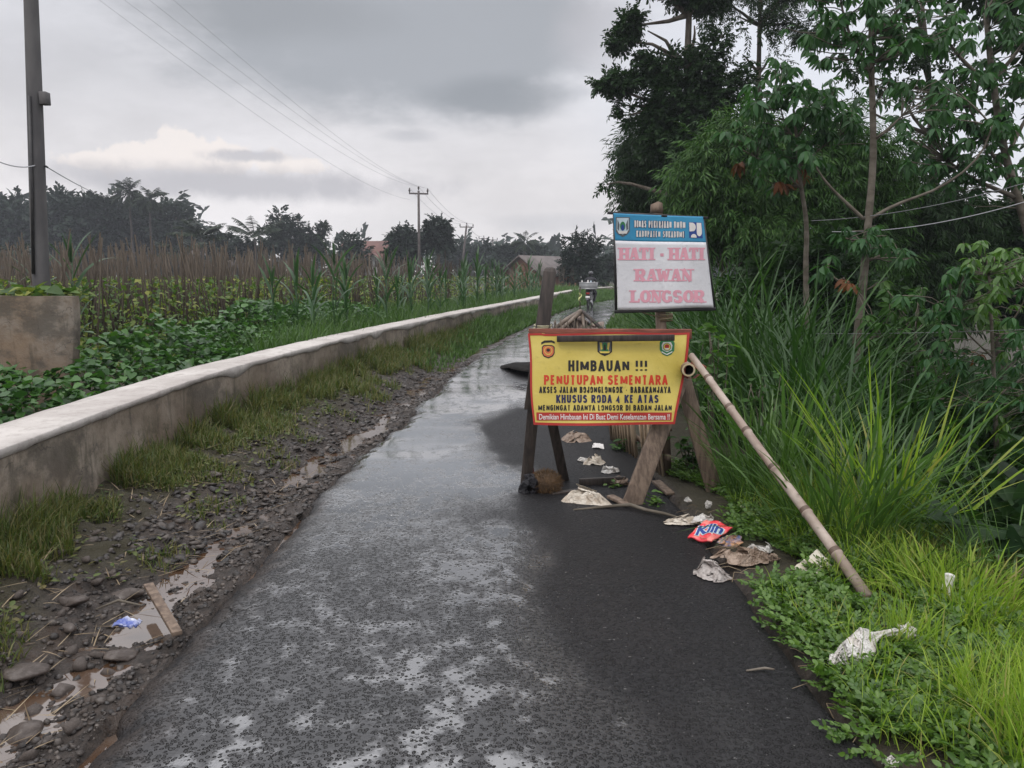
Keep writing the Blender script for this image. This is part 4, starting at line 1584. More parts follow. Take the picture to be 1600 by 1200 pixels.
def slat_fence():
    r = thing('slat_fence', 'low fence of upright pale wooden slats behind the right leg of the barricade', 'fence', loc=(1.2, 6.4, 0))
    inv = Matrix.Translation((-1.2, -6.4, 0))
    R = random.Random(4)
    ps = []
    # each slat: foot pixel, top height
    for k in range(19):
        t = k / 18
        x = 1.20 - .24 * t
        y = 6.02 + 1.35 * t ** 1.1
        if k in (7, 8):
            continue
        b = MB()
        h = .47 + R.uniform(-.03, .05)
        lean = R.uniform(-.02, .02) - .055
        b.beam((x + .02, y, -.03), (x + .02 + lean, y + R.uniform(-.02, .02), h), .078 + R.uniform(-.012, .01), .014, 0, (.90, -.45, 0))
        ps.append(b.build('slat', M['wood_slat'], r))
    for z in (.40, .16):
        b = MB()
        b.beam((1.245, 5.95, z), (.985, 7.45, z), .045, .022, 0, (1, 0, 0))
        ps.append(b.build('rail', M['wood_brown'], r))
    for o in ps:
        o.matrix_parent_inverse = inv


slat_fence()


def second_barrier():
    """the broken bamboo barrier further along the slipped lane"""
    r = thing('bamboo_barrier', 'broken down barrier of woven bamboo and sticks seen just above the yellow banner', 'barrier', loc=(1.1, 12.5, 0))
    inv = Matrix.Translation((-1.1, -12.5, 0))
    ps = []
    R = random.Random(9)
    D = 12.6
    # woven mat draped over the rail
    u, v = np.meshgrid(np.linspace(0, 1, 26), np.linspace(0, 1, 14))
    px = 866 + 78 * u + 10 * (1 - v) * (1 - u)
    ptop = 508 - 14 * np.sin(np.clip(u * 1.5, 0, 1) * math.pi) ** .8 - 4 * u
    py = ptop + (535 - ptop) * v
    jit = (fbm(u * 9, v * 7, 120, 3) - .5)
    d0 = math.cos(TH) + (600 - py) / 1208 * math.sin(TH)
    z1 = -math.sin(TH) + (600 - py) / 1208 * math.cos(TH)
    Dm = D - .8 * v + .5 * jit + .25
    V = np.stack([(px - 800) / 1208 * Dm / d0, Dm, CAMH + z1 * Dm / d0 + .04 * jit], -1)
    b = MB()
    b.grid(V)
    bm_ = mat('woven_bamboo', lambda N, bs: _woven(N, bs))
    o = b.build('woven_mat', bm_, r, True)
    so = o.modifiers.new('thickness', 'SOLIDIFY')
    so.thickness = .012
    ps.append(o)
    for a, c, w, m in (((909, 486), (946, 520), .045, 'wood_dark'), ((908, 487), (870, 520), .05, 'bamboo_dark'), ((910, 489), (912, 525), .04, 'bamboo_dark'), ((900, 497), (903, 530), .03, 'bamboo_dark')):
        b = MB()
        b.tube([P(*a, D), P((a[0] + c[0]) / 2 + 1, (a[1] + c[1]) / 2, D - .15), P(*c, D - .3)], w / 2 * 1.4, 8)
        ps.append(b.build('strut', M[m], r, True))
    b = MB()
    b.tube([P(866, 514, D - .1), P(885, 500, D - .02), P(908, 487, D), P(914, 488, D + .02)], [.03, .045, .05, .02], 8)
    ps.append(b.build('rail', M['bamboo_dark'], r, True))
    b = MB()
    for k in range(16):
        x = 862 + R.uniform(0, 60)
        y = 500 + R.uniform(0, 12)
        b.beam(P(x, y + 22, D - .5), P(x + R.uniform(-5, 5), y - R.uniform(0, 6), D - .4 + R.uniform(0, .3)), .018, .012, 0, (0, 1, 0))
    ps.append(b.build('loose_sticks', M['stake'], r))
    # legs down to the asphalt
    for x, y in ((.75, 12.2), (1.25, 12.7), (1.55, 12.0)):
        b = MB()
        b.tube([(x, y, -.04), (x + .05, y + .15, .75)], .028, 8)
        ps.append(b.build('leg', M['bamboo_dark'], r, True))
    for o in ps:
        o.matrix_parent_inverse = inv


def _woven(N, bs):
    co = obco(N)
    n = N.noise(N.scale(co, (1, 1, 8)), 6, 5, .7)
    m_ = N.noise(N.scale(co, (22, 2, 2)), 3, 3, .6)
    c = N.mix(N.ss(n, .35, .65), (0.12, 0.085, 0.07), (0.30, 0.23, 0.19))
    c = N.mix(N.math('MULTIPLY', N.ss(m_, .45, .6), .7), c, (0.06, 0.045, 0.04))
    N.put(bs.inputs['Base Color'], c)
    bs.inputs['Roughness'].default_value = .8
    N.put(bs.inputs['Normal'], N.bump(m_, .6, .02))


second_barrier()


def flag_stick():
    r = thing('flag_stick', 'thin stick with a pale yellow plastic strip, standing in front of the motorbike', 'flag stick', loc=tuple(P(906, 498, 14)))
    inv = Matrix.Translation(-Vector(P(906, 498, 14)))
    b = MB()
    b.tube([P(907, 512, 14), P(906, 470, 14), P(906.5, 448, 14)], .011, 6)
    a = b.build('stick', M['stake'], r)
    b = MB()
    u, v = np.meshgrid(np.linspace(0, 1, 6), np.linspace(0, 1, 9))
    px = 904.3 + (3.6 + .8 * np.sin(v * 7)) * u + .6 * np.sin(v * 5)
    py = 457 + 13 * v + 1.5 * u
    V = np.array([[P(px[i, j], py[i, j], 13.98 - .03 * math.sin(i + j)) for j in range(6)] for i in range(9)])
    b.grid(V)
    c = b.build('plastic_strip', ink('strip', (0.55, 0.58, 0.26)), r, True)
    for o in (a, c):
        o.matrix_parent_inverse = inv


flag_stick()


def broken_slab():
    """lifted edge of the slipped asphalt left of the banner"""
    b = MB()
    base = [(778, 577), (800, 571), (850, 570), (905, 572), (905, 592), (850, 592), (810, 588), (790, 583)]
    top = []
    n = len(base)
    V = []
    for k0, (x, y) in enumerate(base):
        p = G(x, y, .0)
        V.append(p + np.array([.03, .10, .075 if k0 >= 4 else -.01]))
    for k, (x, y) in enumerate(base):
        p = G(x, y, 0)
        V.append(p + np.array([.03, .12, .115 if k >= 4 else .045]))
    f = [tuple(range(n, 2 * n))] + [(i, (i + 1) % n, n + (i + 1) % n, n + i) for i in range(n)]
    b.add(V, f)
    o = b.build('asphalt_slab', plain_mat('broken_asphalt', (0.008, 0.0075, 0.0075), (0.022, 0.02, 0.019), 12, .95, .08, .8), None)  # near-black colour stands in for the shadowed void under the lifted edge
    bv = o.modifiers.new('crumbled', 'BEVEL')
    bv.width = .02
    tag(o, 'lifted slab of broken asphalt coloured as dark as its shadow at the left edge of the yellow banner', 'asphalt slab')


broken_slab()


# ------------------------------------------------------------------ litter
def plastic_mat(name, c1, c2, rough=.35, trans=.3, alpha_mix=0.0):
    def fn(N, b):
        co = obco(N)
        n = N.noise(co, 16, 6, .65)
        c = N.mix(N.ss(n, .38, .66), c1, c2)
        N.put(b.inputs['Base Color'], c)
        b.inputs['Roughness'].default_value = rough
        wv = N.mix(.35, co, N.noise(co, 9, 3, .6, out=1))
        cre = N.ss(N.voro(wv, 20, 'DISTANCE_TO_EDGE'), 0, .25)
        hh = N.math('ADD', cre, N.math('MULTIPLY', N.noise(co, 38, 4, .7, dist=1.5), .6))
        N.put(b.inputs['Normal'], N.bump(hh, .6, .008))
        t = N.node('ShaderNodeBsdfTranslucent')
        N.put(t.inputs[0], c)
        ms = N.node('ShaderNodeMixShader')
        ms.inputs[0].default_value = trans
        N.l.new(b.outputs[0], ms.inputs[1])
        N.l.new(t.outputs[0], ms.inputs[2])
        if alpha_mix:
            tr = N.node('ShaderNodeBsdfTransparent')
            m2 = N.node('ShaderNodeMixShader')
            m2.inputs[0].default_value = alpha_mix
            N.l.new(ms.outputs[0], m2.inputs[1])
            N.l.new(tr.outputs[0], m2.inputs[2])
            return m2.outputs[0]
        return ms.outputs[0]
    return mat(name, fn)


M['bag_white'] = plastic_mat('bag_white', (0.78, 0.76, 0.73), (0.62, 0.57, 0.52))
M['bag_clear'] = plastic_mat('bag_clear', (0.62, 0.57, 0.54), (0.46, 0.40, 0.37), .2, .35, .15)
M['bag_brown'] = plastic_mat('bag_brown', (0.42, 0.32, 0.25), (0.22, 0.15, 0.105), .3)
M['cloth_pale'] = plastic_mat('cloth_pale', (0.68, 0.62, 0.53), (0.42, 0.34, 0.26), .6, .2)
M['foam'] = plain_mat('foam', (0.62, 0.59, 0.50), (0.42, 0.37, 0.28), 6, .7, .3, .5)
M['black_cloth'] = plain_mat('black_cloth', (0.008, 0.008, 0.010), (0.02, 0.018, 0.022), 14, .7, .3, .7)


def crumple(V, seed, amp, f=7):
    a = 1 - np.abs(sines(V, f, seed, 6)) * 2
    b = 1 - np.abs(sines(V, f * 2.3, seed + 9, 6)) * 2
    return amp * (a + .5 * b)


def fold(V, seed, n=45, lo=.25, hi=.85, k=.9):
    """crumples a shape: whatever lies beyond a chance plane is folded back over it, as film folds"""
    r = np.random.default_rng(seed)
    V = V.copy()
    for i in range(n):
        m = unit(r.normal(size=3))
        c = r.uniform(lo, hi)
        p = V @ m
        q = np.maximum(p - c, 0)
        V -= (1 + k) * q[:, None] * m
        if i % 3 == 0:                        # a shallow pleat
            c2 = r.uniform(-.3, .3)
            t = unit(r.normal(size=3))
            V += .05 * np.exp(-((V @ m - c2) / .06) ** 2)[:, None] * t
    return V


def crumpled_sheet(name, label, cat, px, py, w, d, h, seed, m, rz=0.0, lift=.0):
    """thin film or cloth dropped in folds: w across, d deep, h high, in metres"""
    p = G(px, py, .0)
    n = 120
    u, v = np.meshgrid(np.linspace(-1, 1, n), np.linspace(-1, 1, n))
    V = np.stack([u, v, 0 * u], -1).reshape(-1, 3)
    ang = np.arctan2(V[:, 1], V[:, 0])
    V[:, :2] *= (1 + .18 * np.sin(ang * 3 + seed) + .12 * np.sin(ang * 7 + seed * 2.1))[:, None] / np.maximum(1, np.linalg.norm(V[:, :2], axis=1) ** .35)[:, None]
    q1 = V * np.array([1, 1, 0])
    r1 = 1 - np.abs(sines(q1, 3.6, seed, 5)) * 2.2
    r2 = 1 - np.abs(sines(q1, 8.5, seed + 3, 5)) * 2.2
    r3 = 1 - np.abs(sines(q1, 17, seed + 6, 5)) * 2.2
    V[:, 2] = .30 * r1 + .24 * r2 + .10 * r3
    r = np.random.default_rng(seed)
    for i in range(24):                       # flaps turned over
        a = r.uniform(0, 6.283)
        nm = unit(np.array([math.cos(a), math.sin(a), r.normal(0, .35)]))
        c = r.uniform(.35, .85)
        q = np.maximum(V @ nm - c, 0)
        V -= 1.75 * q[:, None] * nm
        V[:, 2] += .22 * smooth(0, .15, q)
    e = (V.max(0) - V.min(0)) / 2
    V = (V - (V.max(0) + V.min(0)) / 2) / e
    V = V * np.array([w / 2, d / 2, h / 2])
    V[:, 2] = np.maximum(V[:, 2], -h * .32)
    V[:, 2] -= V[:, 2].min()
    edge = smooth(.55, 1.0, np.hypot(V[:, 0] / (w / 2), V[:, 1] / (d / 2)))
    V[:, 2] *= 1 - .75 * edge
    b = MB()
    b.grid(V.reshape(n, n, 3))
    o = b.build(name, M[m] if isinstance(m, str) else m, None, False)
    o.location = (p[0], p[1], max(float(H(p[0], p[1])), .004) + lift)
    o.rotation_euler = (0, 0, rz)
    return tag(o, label, cat)


def crumpled_bag(name, label, cat, px, py, w, h, seed, m, thick=None, amp=.30, flat=.6, rz=0.0, sub=6, lift=.0):
    """bunched up plastic: w, h are its width and height in photo pixels"""
    p = G(px, py, .0)
    k = math.hypot(p[1], CAMH) / 1208
    rx, rzz = w * k / 2, h * k / 2
    v, f = ico(sub)
    V = fold(v * (1 + .18 * sines(v, 2.2, seed)[:, None]), seed, 46, .30, .85, .35 + amp)
    ext = (V.max(0) - V.min(0)) / 2
    V = (V - (V.max(0) + V.min(0)) / 2) / ext
    V = V * np.array([rx, (thick or rx * .8), rzz])
    V[:, 2] = np.maximum(V[:, 2], -rzz * .55 + .1 * rzz * sines(v, 3, seed + 3))
    V[:, 2] -= V[:, 2].min()
    b = MB()
    b.add(V, f)
    o = b.build(name, M[m] if isinstance(m, str) else m, None, False)
    zg = max(float(H(p[0], p[1])), 0.0 if xl(p[1]) < p[0] < xr(p[1]) else -9)
    o.location = (p[0], p[1] , zg - .004 + lift)
    o.rotation_euler = (0, 0, rz)
    tag(o, label, cat)
    return o


crumpled_sheet('plastic_bag', 'crumpled translucent plastic bag alone on the asphalt near the creepers', 'plastic bag', 1114, 900, .185, .19, .125, 25, 'bag_clear', .5)
crumpled_sheet('plastic_bag', 'flattened heap of dirty brown plastic just below the red packet', 'plastic bag', 1160, 878, .36, .24, .11, 6, 'bag_brown', .2, .015)
crumpled_bag('plastic_bag', 'small brown plastic scrap at the right end of the dirty brown heap', 'plastic bag', 1206, 880, 24, 20, 16, 'bag_brown', amp=.4)
crumpled_sheet('dirty_cloth', 'pale dirty cloth bunched on the asphalt between the barricade feet', 'cloth', 914, 784, .37, .24, .14, 7, 'cloth_pale')
crumpled_sheet('plastic_bag', 'long pale plastic scrap lying left of the red packet', 'plastic bag', 1066, 816, .27, .16, .06, 8, 'cloth_pale', .3)
crumpled_sheet('plastic_bag', 'bunch of soiled white plastic left of the dark plank, behind the barricade', 'plastic bag', 928, 724, .24, .2, .09, 9, 'cloth_pale', 1.1)
crumpled_sheet('paper_scrap', 'white crumpled paper just behind the dark plank', 'paper', 953, 738, .17, .12, .08, 10, 'bag_white', .4)
crumpled_sheet('leaf_heap', 'heap of dry brown leaves and plastic on the asphalt far behind the barricade', 'litter heap', 898, 688, .34, .34, .12, 13, 'bag_brown', .4)
crumpled_bag('plastic_bag', 'tiny grey plastic scrap at the bottom edge beside the creepers', 'plastic bag', 1392, 1196, 26, 16, 14, 'bag_white', amp=.4)
crumpled_bag('plastic_bag', 'thin whitish plastic scrap half hidden in the creepers below the green bottle cap', 'plastic bag', 1222, 968, 34, 12, 15, 'cloth_pale', amp=.45, thick=.04)
crumpled_bag('paper_scrap', 'small white scrap in the grass beside the tied white bag', 'paper', 1352, 1050, 20, 8, 17, 'bag_white', amp=.4, thick=.03, lift=.03)
crumpled_bag('wrapper', 'orange and blue wrapper tucked between the red packet and the brown heap', 'wrapper', 1140, 852, 44, 18, 18, plain_mat('wrapper_mixed', (0.06, 0.10, 0.22), (0.45, 0.24, 0.10), 22, .35), amp=.4, thick=.06)
crumpled_bag('plastic_bag', 'yellowish plastic scrap in the grass above the red packet', 'plastic bag', 1156, 806, 24, 14, 19, 'cloth_pale', amp=.42, thick=.05, lift=.03)
crumpled_bag('paper_scrap', 'little upright white scrap with a red edge behind the red packet', 'paper', 1107, 798, 12, 16, 20, 'bag_white', amp=.4, thick=.015, lift=.02)
crumpled_bag('paper_scrap', 'little white scrap at the foot of the barricade right rear leg', 'paper', 1075, 788, 12, 9, 22, 'bag_white', amp=.4, thick=.02, lift=.02)


crumpled_sheet('plastic_bag', 'white plastic bag half in the creepers at the right end of the brown heap', 'plastic bag', 1190, 866, .17, .13, .07, 41, 'bag_white', 2.0, .015)
crumpled_sheet('plastic_bag', 'creased white plastic just left of and behind the red packet', 'plastic bag', 1096, 816, .2, .14, .07, 42, 'bag_white', .9, .01)
crumpled_bag('paper_scrap', 'white torn scrap on the asphalt far behind the barricade, left of the folded paper', 'paper', 912, 722, 20, 10, 43, 'bag_white', amp=.4, thick=.05)
crumpled_bag('plastic_bag', 'tan plastic scrap lying at the foot of the slat fence', 'plastic bag', 965, 757, 34, 16, 44, 'bag_brown', amp=.4, thick=.07)


def tied_bag():
    """a fold of film in three pulls: belly, twisted neck, bunched end"""
    b = MB()
    v, f = ico(6)
    c0, c1, c2 = G(1334, 1016, .075), G(1384, 990, .085), G(1414, 990, .075)
    for c, sz, ang, sd in ((c0, (.125, .075, .075), .55, 51), (c0 + np.array([-.05, -.04, -.02]), (.07, .055, .05), .9, 52), (c2, (.058, .04, .04), -.1, 53)):
        V = fold(v * (1 + .25 * sines(v, 2.4, sd)[:, None]), sd, 60, .22, .8, .85)
        e = (V.max(0) - V.min(0)) / 2
        V = (V - (V.max(0) + V.min(0)) / 2) / e * np.array(sz)
        ca, sa = math.cos(ang), math.sin(ang)
        V = np.stack([V[:, 0] * ca - V[:, 1] * sa, V[:, 0] * sa + V[:, 1] * ca, V[:, 2] + .25 * V[:, 0] * (ang > .5)], -1)
        b.add(V + c, f)
    n0 = len(b.v)
    t = np.linspace(0, 1, 30)
    pts = c0 + np.array([.07, .05, .02]) + np.outer(t, c2 - c0 - np.array([.07, .05, .02])) + np.outer(np.sin(t * math.pi) * .015, (0, 0, 1))
    b.tube(pts, .011 + .03 * (2 * np.abs(t - .5)) ** 2.5, 24)
    V = b.v[-1]
    an = np.tile(np.arange(24), 30)
    cc = np.repeat(pts, 24, 0)
    tw = 1 + .35 * np.sin(an / 24 * 6.283 * 5 + np.repeat(t, 24) * 9)
    b.v[-1] = cc + (V - cc) * tw[:, None]
    o = b.build('plastic_bag', M['bag_white'], None, False)
    tag(o, 'white tied plastic bag with a twisted end lying on the creepers', 'plastic bag')


tied_bag()


def packet():
    """red detergent sachet lying face up, tipped toward the road"""
    r = thing('detergent_packet', 'red and pink detergent packet with blue lettering lying at the road edge', 'packet', loc=tuple(G(1108, 830, .02)))
    inv = Matrix.Translation(-Vector(G(1108, 830, .02)))
    A, B_, C, D = G(1074, 840, .015), G(1112, 846, .02), G(1145, 823, .06), G(1104, 810, .085)

    def sf(u, v, lift=0.0):
        u, v = np.asarray(u, float), np.asarray(v, float)
        p = (A[None] * ((1 - u) * (1 - v))[:, None] + B_[None] * (u * (1 - v))[:, None] + C[None] * (u * v)[:, None] + D[None] * ((1 - u) * v)[:, None])
        w = .012 * np.sin(u * math.pi) * np.sin(v * math.pi) + .006 * np.sin(u * 9 + v * 4) + .003 * np.sin(v * 17 + u * 6)
        p[:, 2] += w + lift
        return p
    u, v = np.meshgrid(np.linspace(0, 1, 22), np.linspace(0, 1, 22))
    b = MB()
    b.grid(sf(u.ravel(), v.ravel()).reshape(22, 22, 3))

    def fn(N, bs):
        co = obco(N)
        n = N.noise(co, 16, 3, .5)
        c = N.mix(N.ss(n, .46, .58), (0.62, 0.035, 0.05), (0.72, 0.20, 0.17))
        c = N.mix(N.ss(N.noise(N.scale(co, (1, 1, 1), (3, 2, 1)), 22, 2, .5), .62, .68), c, (0.75, 0.62, 0.60))
        N.put(bs.inputs['Base Color'], c)
        bs.inputs['Roughness'].default_value = .3
    o = b.build('sachet', mat('packet_red', fn), r, True)
    so = o.modifiers.new('thickness', 'SOLIDIFY')
    so.thickness = .012
    so.offset = -1
    ps = [o]
    for bold, m, l in ((.10, 'ink_paleblue', .003), (.035, 'ink_blue', .0045)):
        tv, tf = text_mesh('Klin', bold)
        lo, hi = tv.min(0), tv.max(0)
        q = np.stack([(tv[:, 0] - lo[0]) / (hi[0] - lo[0]), (tv[:, 1] - lo[1]) / (hi[1] - lo[1]), 0 * tv[:, 0]], -1)
        q, f = cut_long(q, tf, .15)
        g = 0 if bold < .05 else .04
        k0, k1 = -g + (1 + 2 * g) * q[:, 0], -g + (1 + 2 * g) * q[:, 1]
        px = 1086 + 39 * k0 + 7 * k1                 # the word runs nearly level across the tilted face
        py = 838 - 6 * k0 - 15 * k1
        dx, dy = px - 1074, py - 840
        det = 38 * -30 - 30 * 6
        U, Vv = (dx * -30 - 30 * dy) / det, (38 * dy - 6 * dx) / det
        b = MB()
        b.add(sf(U, Vv, l), [tuple(t) for t in f])
        ps.append(b.build('lettering', M[m], r))
    for o in ps:
        o.matrix_parent_inverse = inv


packet()


def sheet(name, label, cat, pts, m, amp=.01, thick=.01, zs=(0, 0, 0, 0)):
    A, B_, C, D = [G(x, y, z) for (x, y), z in zip(pts, zs)]
    u, v = np.meshgrid(np.linspace(0, 1, 20), np.linspace(0, 1, 20))
    e = (fbm(u * 5, v * 5, len(label), 3) - .5)[..., None]
    p = A * ((1 - u) * (1 - v))[..., None] + B_ * (u * (1 - v))[..., None] + C * (u * v)[..., None] + D * ((1 - u) * v)[..., None]
    rim = smooth(0, .12, np.minimum(np.minimum(u, 1 - u), np.minimum(v, 1 - v)))[..., None]
    p = p + (p.mean((0, 1)) - p) * .14 * (1 - rim) * (0.5 + 1.5 * vn(u * 7, v * 7, 3)[..., None])
    p[..., 2] += (e[..., 0]) * amp * 2
    b = MB()
    b.grid(p)
    o = b.build(name, M[m] if isinstance(m, str) else m, None, True)
    so = o.modifiers.new('thickness', 'SOLIDIFY')
    so.thickness = thick
    so.offset = 0
    return tag(o, label, cat)


sheet('foam_sheet', 'cream foam sheet half buried in the creepers under the bamboo prop', 'foam sheet', [(1236, 890), (1270, 905), (1308, 884), (1278, 858)], 'foam', .02, .02, (.04, .03, .10, .12))
sheet('paper_scrap', 'white folded paper lying flat on the asphalt behind the barricade', 'paper', [(924, 700), (946, 702), (945, 694), (926, 691)], 'ink_white', .01, .004, (.015, .015, .02, .02))
sheet('wrapper', 'blue and white plastic wrapper in the puddle left of the weathered plank', 'wrapper', [(172, 977), (205, 982), (228, 970), (196, 964)],
      plain_mat('wrapper_blue', (0.62, 0.64, 0.68), (0.06, 0.09, 0.30), 14, .25), .02, .006, (.02, .02, .03, .03))
sheet('wrapper', 'small faded red wrapper in the verge grass below the wall', 'wrapper', [(212, 792), (230, 799), (237, 795), (222, 783)],
      plain_mat('wrapper_red', (0.42, 0.10, 0.08), (0.5, 0.2, 0.16), 14, .4), .01, .004, (.09, .09, .11, .12))


def timber(name, label, cat, p0, p1, w, t, m, up=(0, 0, 1)):
    b = MB()
    b.beam(p0, p1, w, t, 0, up, .94)
    o = b.build(name, M[m])
    bv = o.modifiers.new('worn_edges', 'BEVEL')
    bv.width = min(t, w) * .12
    bv.segments = 2
    return tag(o, label, cat)


timber('plank', 'weathered brown plank lying across the gravel of the left shoulder', 'plank', G(232, 914, .045), G(277, 990, .03), .045, .022, 'wood_brown')
timber('plank', 'short dark plank lying on its edge behind the barricade', 'plank', G(905, 754, .025), G(978, 750, .03), .03, .06, 'wood_dark')
timber('plank', 'thin dark board lying flat at the foot of the left rear leg', 'plank', G(862, 772, .015), G(918, 764, .015), .05, .02, 'wood_dark')
timber('plank', 'brown split board lying against the foot of the wide right leg', 'plank', G(953, 775, .03), G(982, 790, .012), .06, .02, 'wood_brown')
timber('plank', 'small reddish board end lying right of the wide barricade leg', 'plank', G(1025, 752, .05), G(1048, 772, .012), .07, .02, 'wood_brown')


def branch(name, label, pts, rad, m='bark'):
    b = MB()
    b.tube(pts, rad, 7)
    o = b.build(name, M[m], None, True)
    tag(o, label, 'branch')


branch('fallen_branch', 'long bare branch lying along the road edge from the pale cloth to the red packet',
       [G(896, 797, .012), G(935, 793, .014), G(966, 790, .02), G(985, 789, .03), G(1010, 797, .02), G(1040, 803, .018), G(1058, 808, .012)], [.008, .010, .012, .014, .012, .011, .007], 'pale_bark')
branch('fallen_branch', 'short brown stick sticking out of the creepers over the asphalt', [G(1166, 1048, .012), G(1195, 1044, .02), G(1210, 1046, .03)], [.004, .006, .004])
branch('fallen_branch', 'dry curved stick lying across the stones left of the weathered plank', [G(150, 952, .04), G(185, 938, .075), G(222, 946, .05)], [.004, .007, .004], 'pale_bark')


def tufted_lump():
    r = np.random.default_rng(5)
    v, f = ico(4)
    V = v * (1 + .16 * sines(v, 3, 41)[:, None]) * np.array([.105, .085, .085])
    b = MB()
    b.add(V, f, 0)
    n = 2600
    i = r.integers(0, len(V), n)
    nm = unit(v[i] + r.normal(0, .5, (n, 3)))
    tv = np.array([[0, -.5, 0], [0, .5, 0], [1, .2, 0], [1, -.2, 0]]) * np.array([.03, .0022, 1])
    side = unit(np.cross(nm, r.normal(size=(n, 3))))
    b.copies(tv, [np.array([[0, 1, 2, 3]])], V[i], np.stack([nm, side, np.cross(nm, side)], 1), r.uniform(.6, 1.3, n), 1)
    p = G(852, 770, 0)
    o = b.build('coconut_husk', [plain_mat('husk_core', (0.045, 0.028, 0.016), (0.10, 0.06, 0.032), 16, .9), leaf_mat('husk_fibre', [(0.06, 0.036, 0.018), (0.14, 0.085, 0.04), (0.09, 0.05, 0.03)], .8, .1)])
    o.location = (p[0], p[1], .075)
    tag(o, 'shaggy brown fibre lump on the asphalt between the left barricade legs', 'coconut husk')


tufted_lump()
crumpled_bag('black_cloth', 'black cloth bundle slumped against the foot of the left front leg', 'cloth', 825, 772, 34, 44, 31, 'black_cloth', amp=.22, thick=.07)
crumpled_bag('red_rag', 'dark red rag wrapped on top of the black cloth at the left front leg', 'rag', 827, 762, 16, 26, 33, plain_mat('rag_crimson', (0.13, 0.008, 0.018), (0.06, 0.006, 0.01), 14, .8), amp=.25, thick=.03, lift=.07)

# little bright bits in the creepers
def bottle_cap():
    b = MB()
    a = np.linspace(0, 2 * math.pi, 25)[:-1]
    rr = .016 * (1 + .05 * (np.arange(24) % 2))
    b.add(np.concatenate([np.stack([rr * np.cos(a), rr * np.sin(a), 0 * a], -1), np.stack([.93 * rr * np.cos(a), .93 * rr * np.sin(a), 0 * a + .016], -1)]),
          [(i, (i + 1) % 24, 24 + (i + 1) % 24, 24 + i) for i in range(24)] + [tuple(range(24, 48))])
    o = b.build('bottle_closure', ink('cap_green', (0.03, 0.42, 0.16), .3))
    o.location = tuple(G(1222, 944, .02))
    o.rotation_euler = (.4, .2, 0)
    tag(o, 'bright green bottle cap at the edge of the creepers', 'bottle cap')


bottle_cap()


def small_stake():
    a, c = G(1468, 975, -.05), P(1484, 900, 3.62)
    b = MB()
    d = unit(c - a)
    b.tube([a, a + (c - a) * .5, a + (c - a) * .96, c], [.023, .023, .024, .021], 12)
    o = b.build('marker_stake', plain_mat('pale_pipe', (0.42, 0.42, 0.36), (0.30, 0.31, 0.25), 14, .55), None, True)
    b = MB()
    b.tube([c - d * .012, c + d * .004], [.025, .0245], 12)
    b.build('stake_cap', M['ink_white'], o)
    tag(o, 'short pale pipe stake leaning out of the bright grass at the right', 'stake')


small_stake()
# ------------------------------------------------------------------ foliage kit
def basis_from(d, rng, up=None):
    """rows: along the leaf, across, normal (kept roughly skyward)"""
    d = unit(d)
    n = len(d)
    ref = np.tile(np.array((0, 0, 1.0)), (n, 1)) + rng.normal(0, .35, (n, 3))
    y = unit(np.cross(ref, d))
    return np.stack([d, y, np.cross(d, y)], 1)


def leaf_shape(w=.45, fold=.12, kind='lance'):
    """one leaf along +x, length 1; two folded halves"""
    if kind == 'lance':
        xs, ws = [0, .3, .65, 1], [0, 1, .75, 0]
    elif kind == 'oval':
        xs, ws = [0, .18, .45, .75, 1], [0, .7, 1, .72, 0]
    elif kind == 'heart':
        xs, ws = [0, .08, .35, .7, 1], [0, 1, 1.05, .6, 0]
    v, f = [], []
    n = len(xs)
    for x, k in zip(xs, ws):
        z = -.16 * x * x
        v += [(x, 0, z - fold * .3), (x, w / 2 * k, z + fold * k * w), (x, -w / 2 * k, z + fold * k * w)]
    q = []
    for i in range(n - 1):
        a, b_ = 3 * i, 3 * (i + 1)
        q += [(a, b_, b_ + 1, a + 1), (a + 2, b_ + 2, b_, a)]
    return np.array(v, float), np.array(q)


def twig_leaf(kind='lance', n=11, ll=.42, w=.42, seed=1, droop=.3, spread=1.0, simple=False):
    """a leafy twig of unit length along +x"""
    r = np.random.default_rng(seed)
    t = (np.arange(n) + .5) / n * .9 + .1
    side = np.where(np.arange(n) % 2 == 0, 1, -1)
    d = np.stack([.55 + .3 * r.random(n), side * spread * (.5 + .5 * r.random(n)), r.normal(-droop, .35, n)], -1)
    d[-1] = (1, 0, -droop)
    if simple:
        v, f = np.array([[0, 0, 0], [.5, w / 2, .05], [1, 0, -.12], [.5, -w / 2, .05]]), np.array([[0, 3, 2, 1]])
    else:
        v, f = leaf_shape(w, .12, kind)
    b = MB()
    pos = np.stack([t, np.zeros(n), -.12 * t * t * droop * 2], -1)
    b.copies(v, [f], pos, basis_from(d, r), ll * r.uniform(.7, 1.15, n))
    return np.concatenate(b.v), np.concatenate([x for x, _ in b.f])


TW = {
    'broad': [twig_leaf('oval', 11, .40, .5, s, .35, simple=True) for s in (1, 2, 3)],
    'fine': [twig_leaf('lance', 17, .30, .30, s, .2, simple=True) for s in (4, 5, 6)],
    'bamboo': [twig_leaf('lance', 12, .42, .15, s, .55, .7, simple=True) for s in (7, 8, 9)],
    'far': [twig_leaf('oval', 7, .5, .7, s, .25, simple=True) for s in (10, 11, 12)],
    'vine': [twig_leaf('heart', 8, .36, .95, s, .25) for s in (13, 14, 15)],
    'creeper': [twig_leaf('oval', 12, .26, .62, s, -.25) for s in (16, 17, 18)],
}


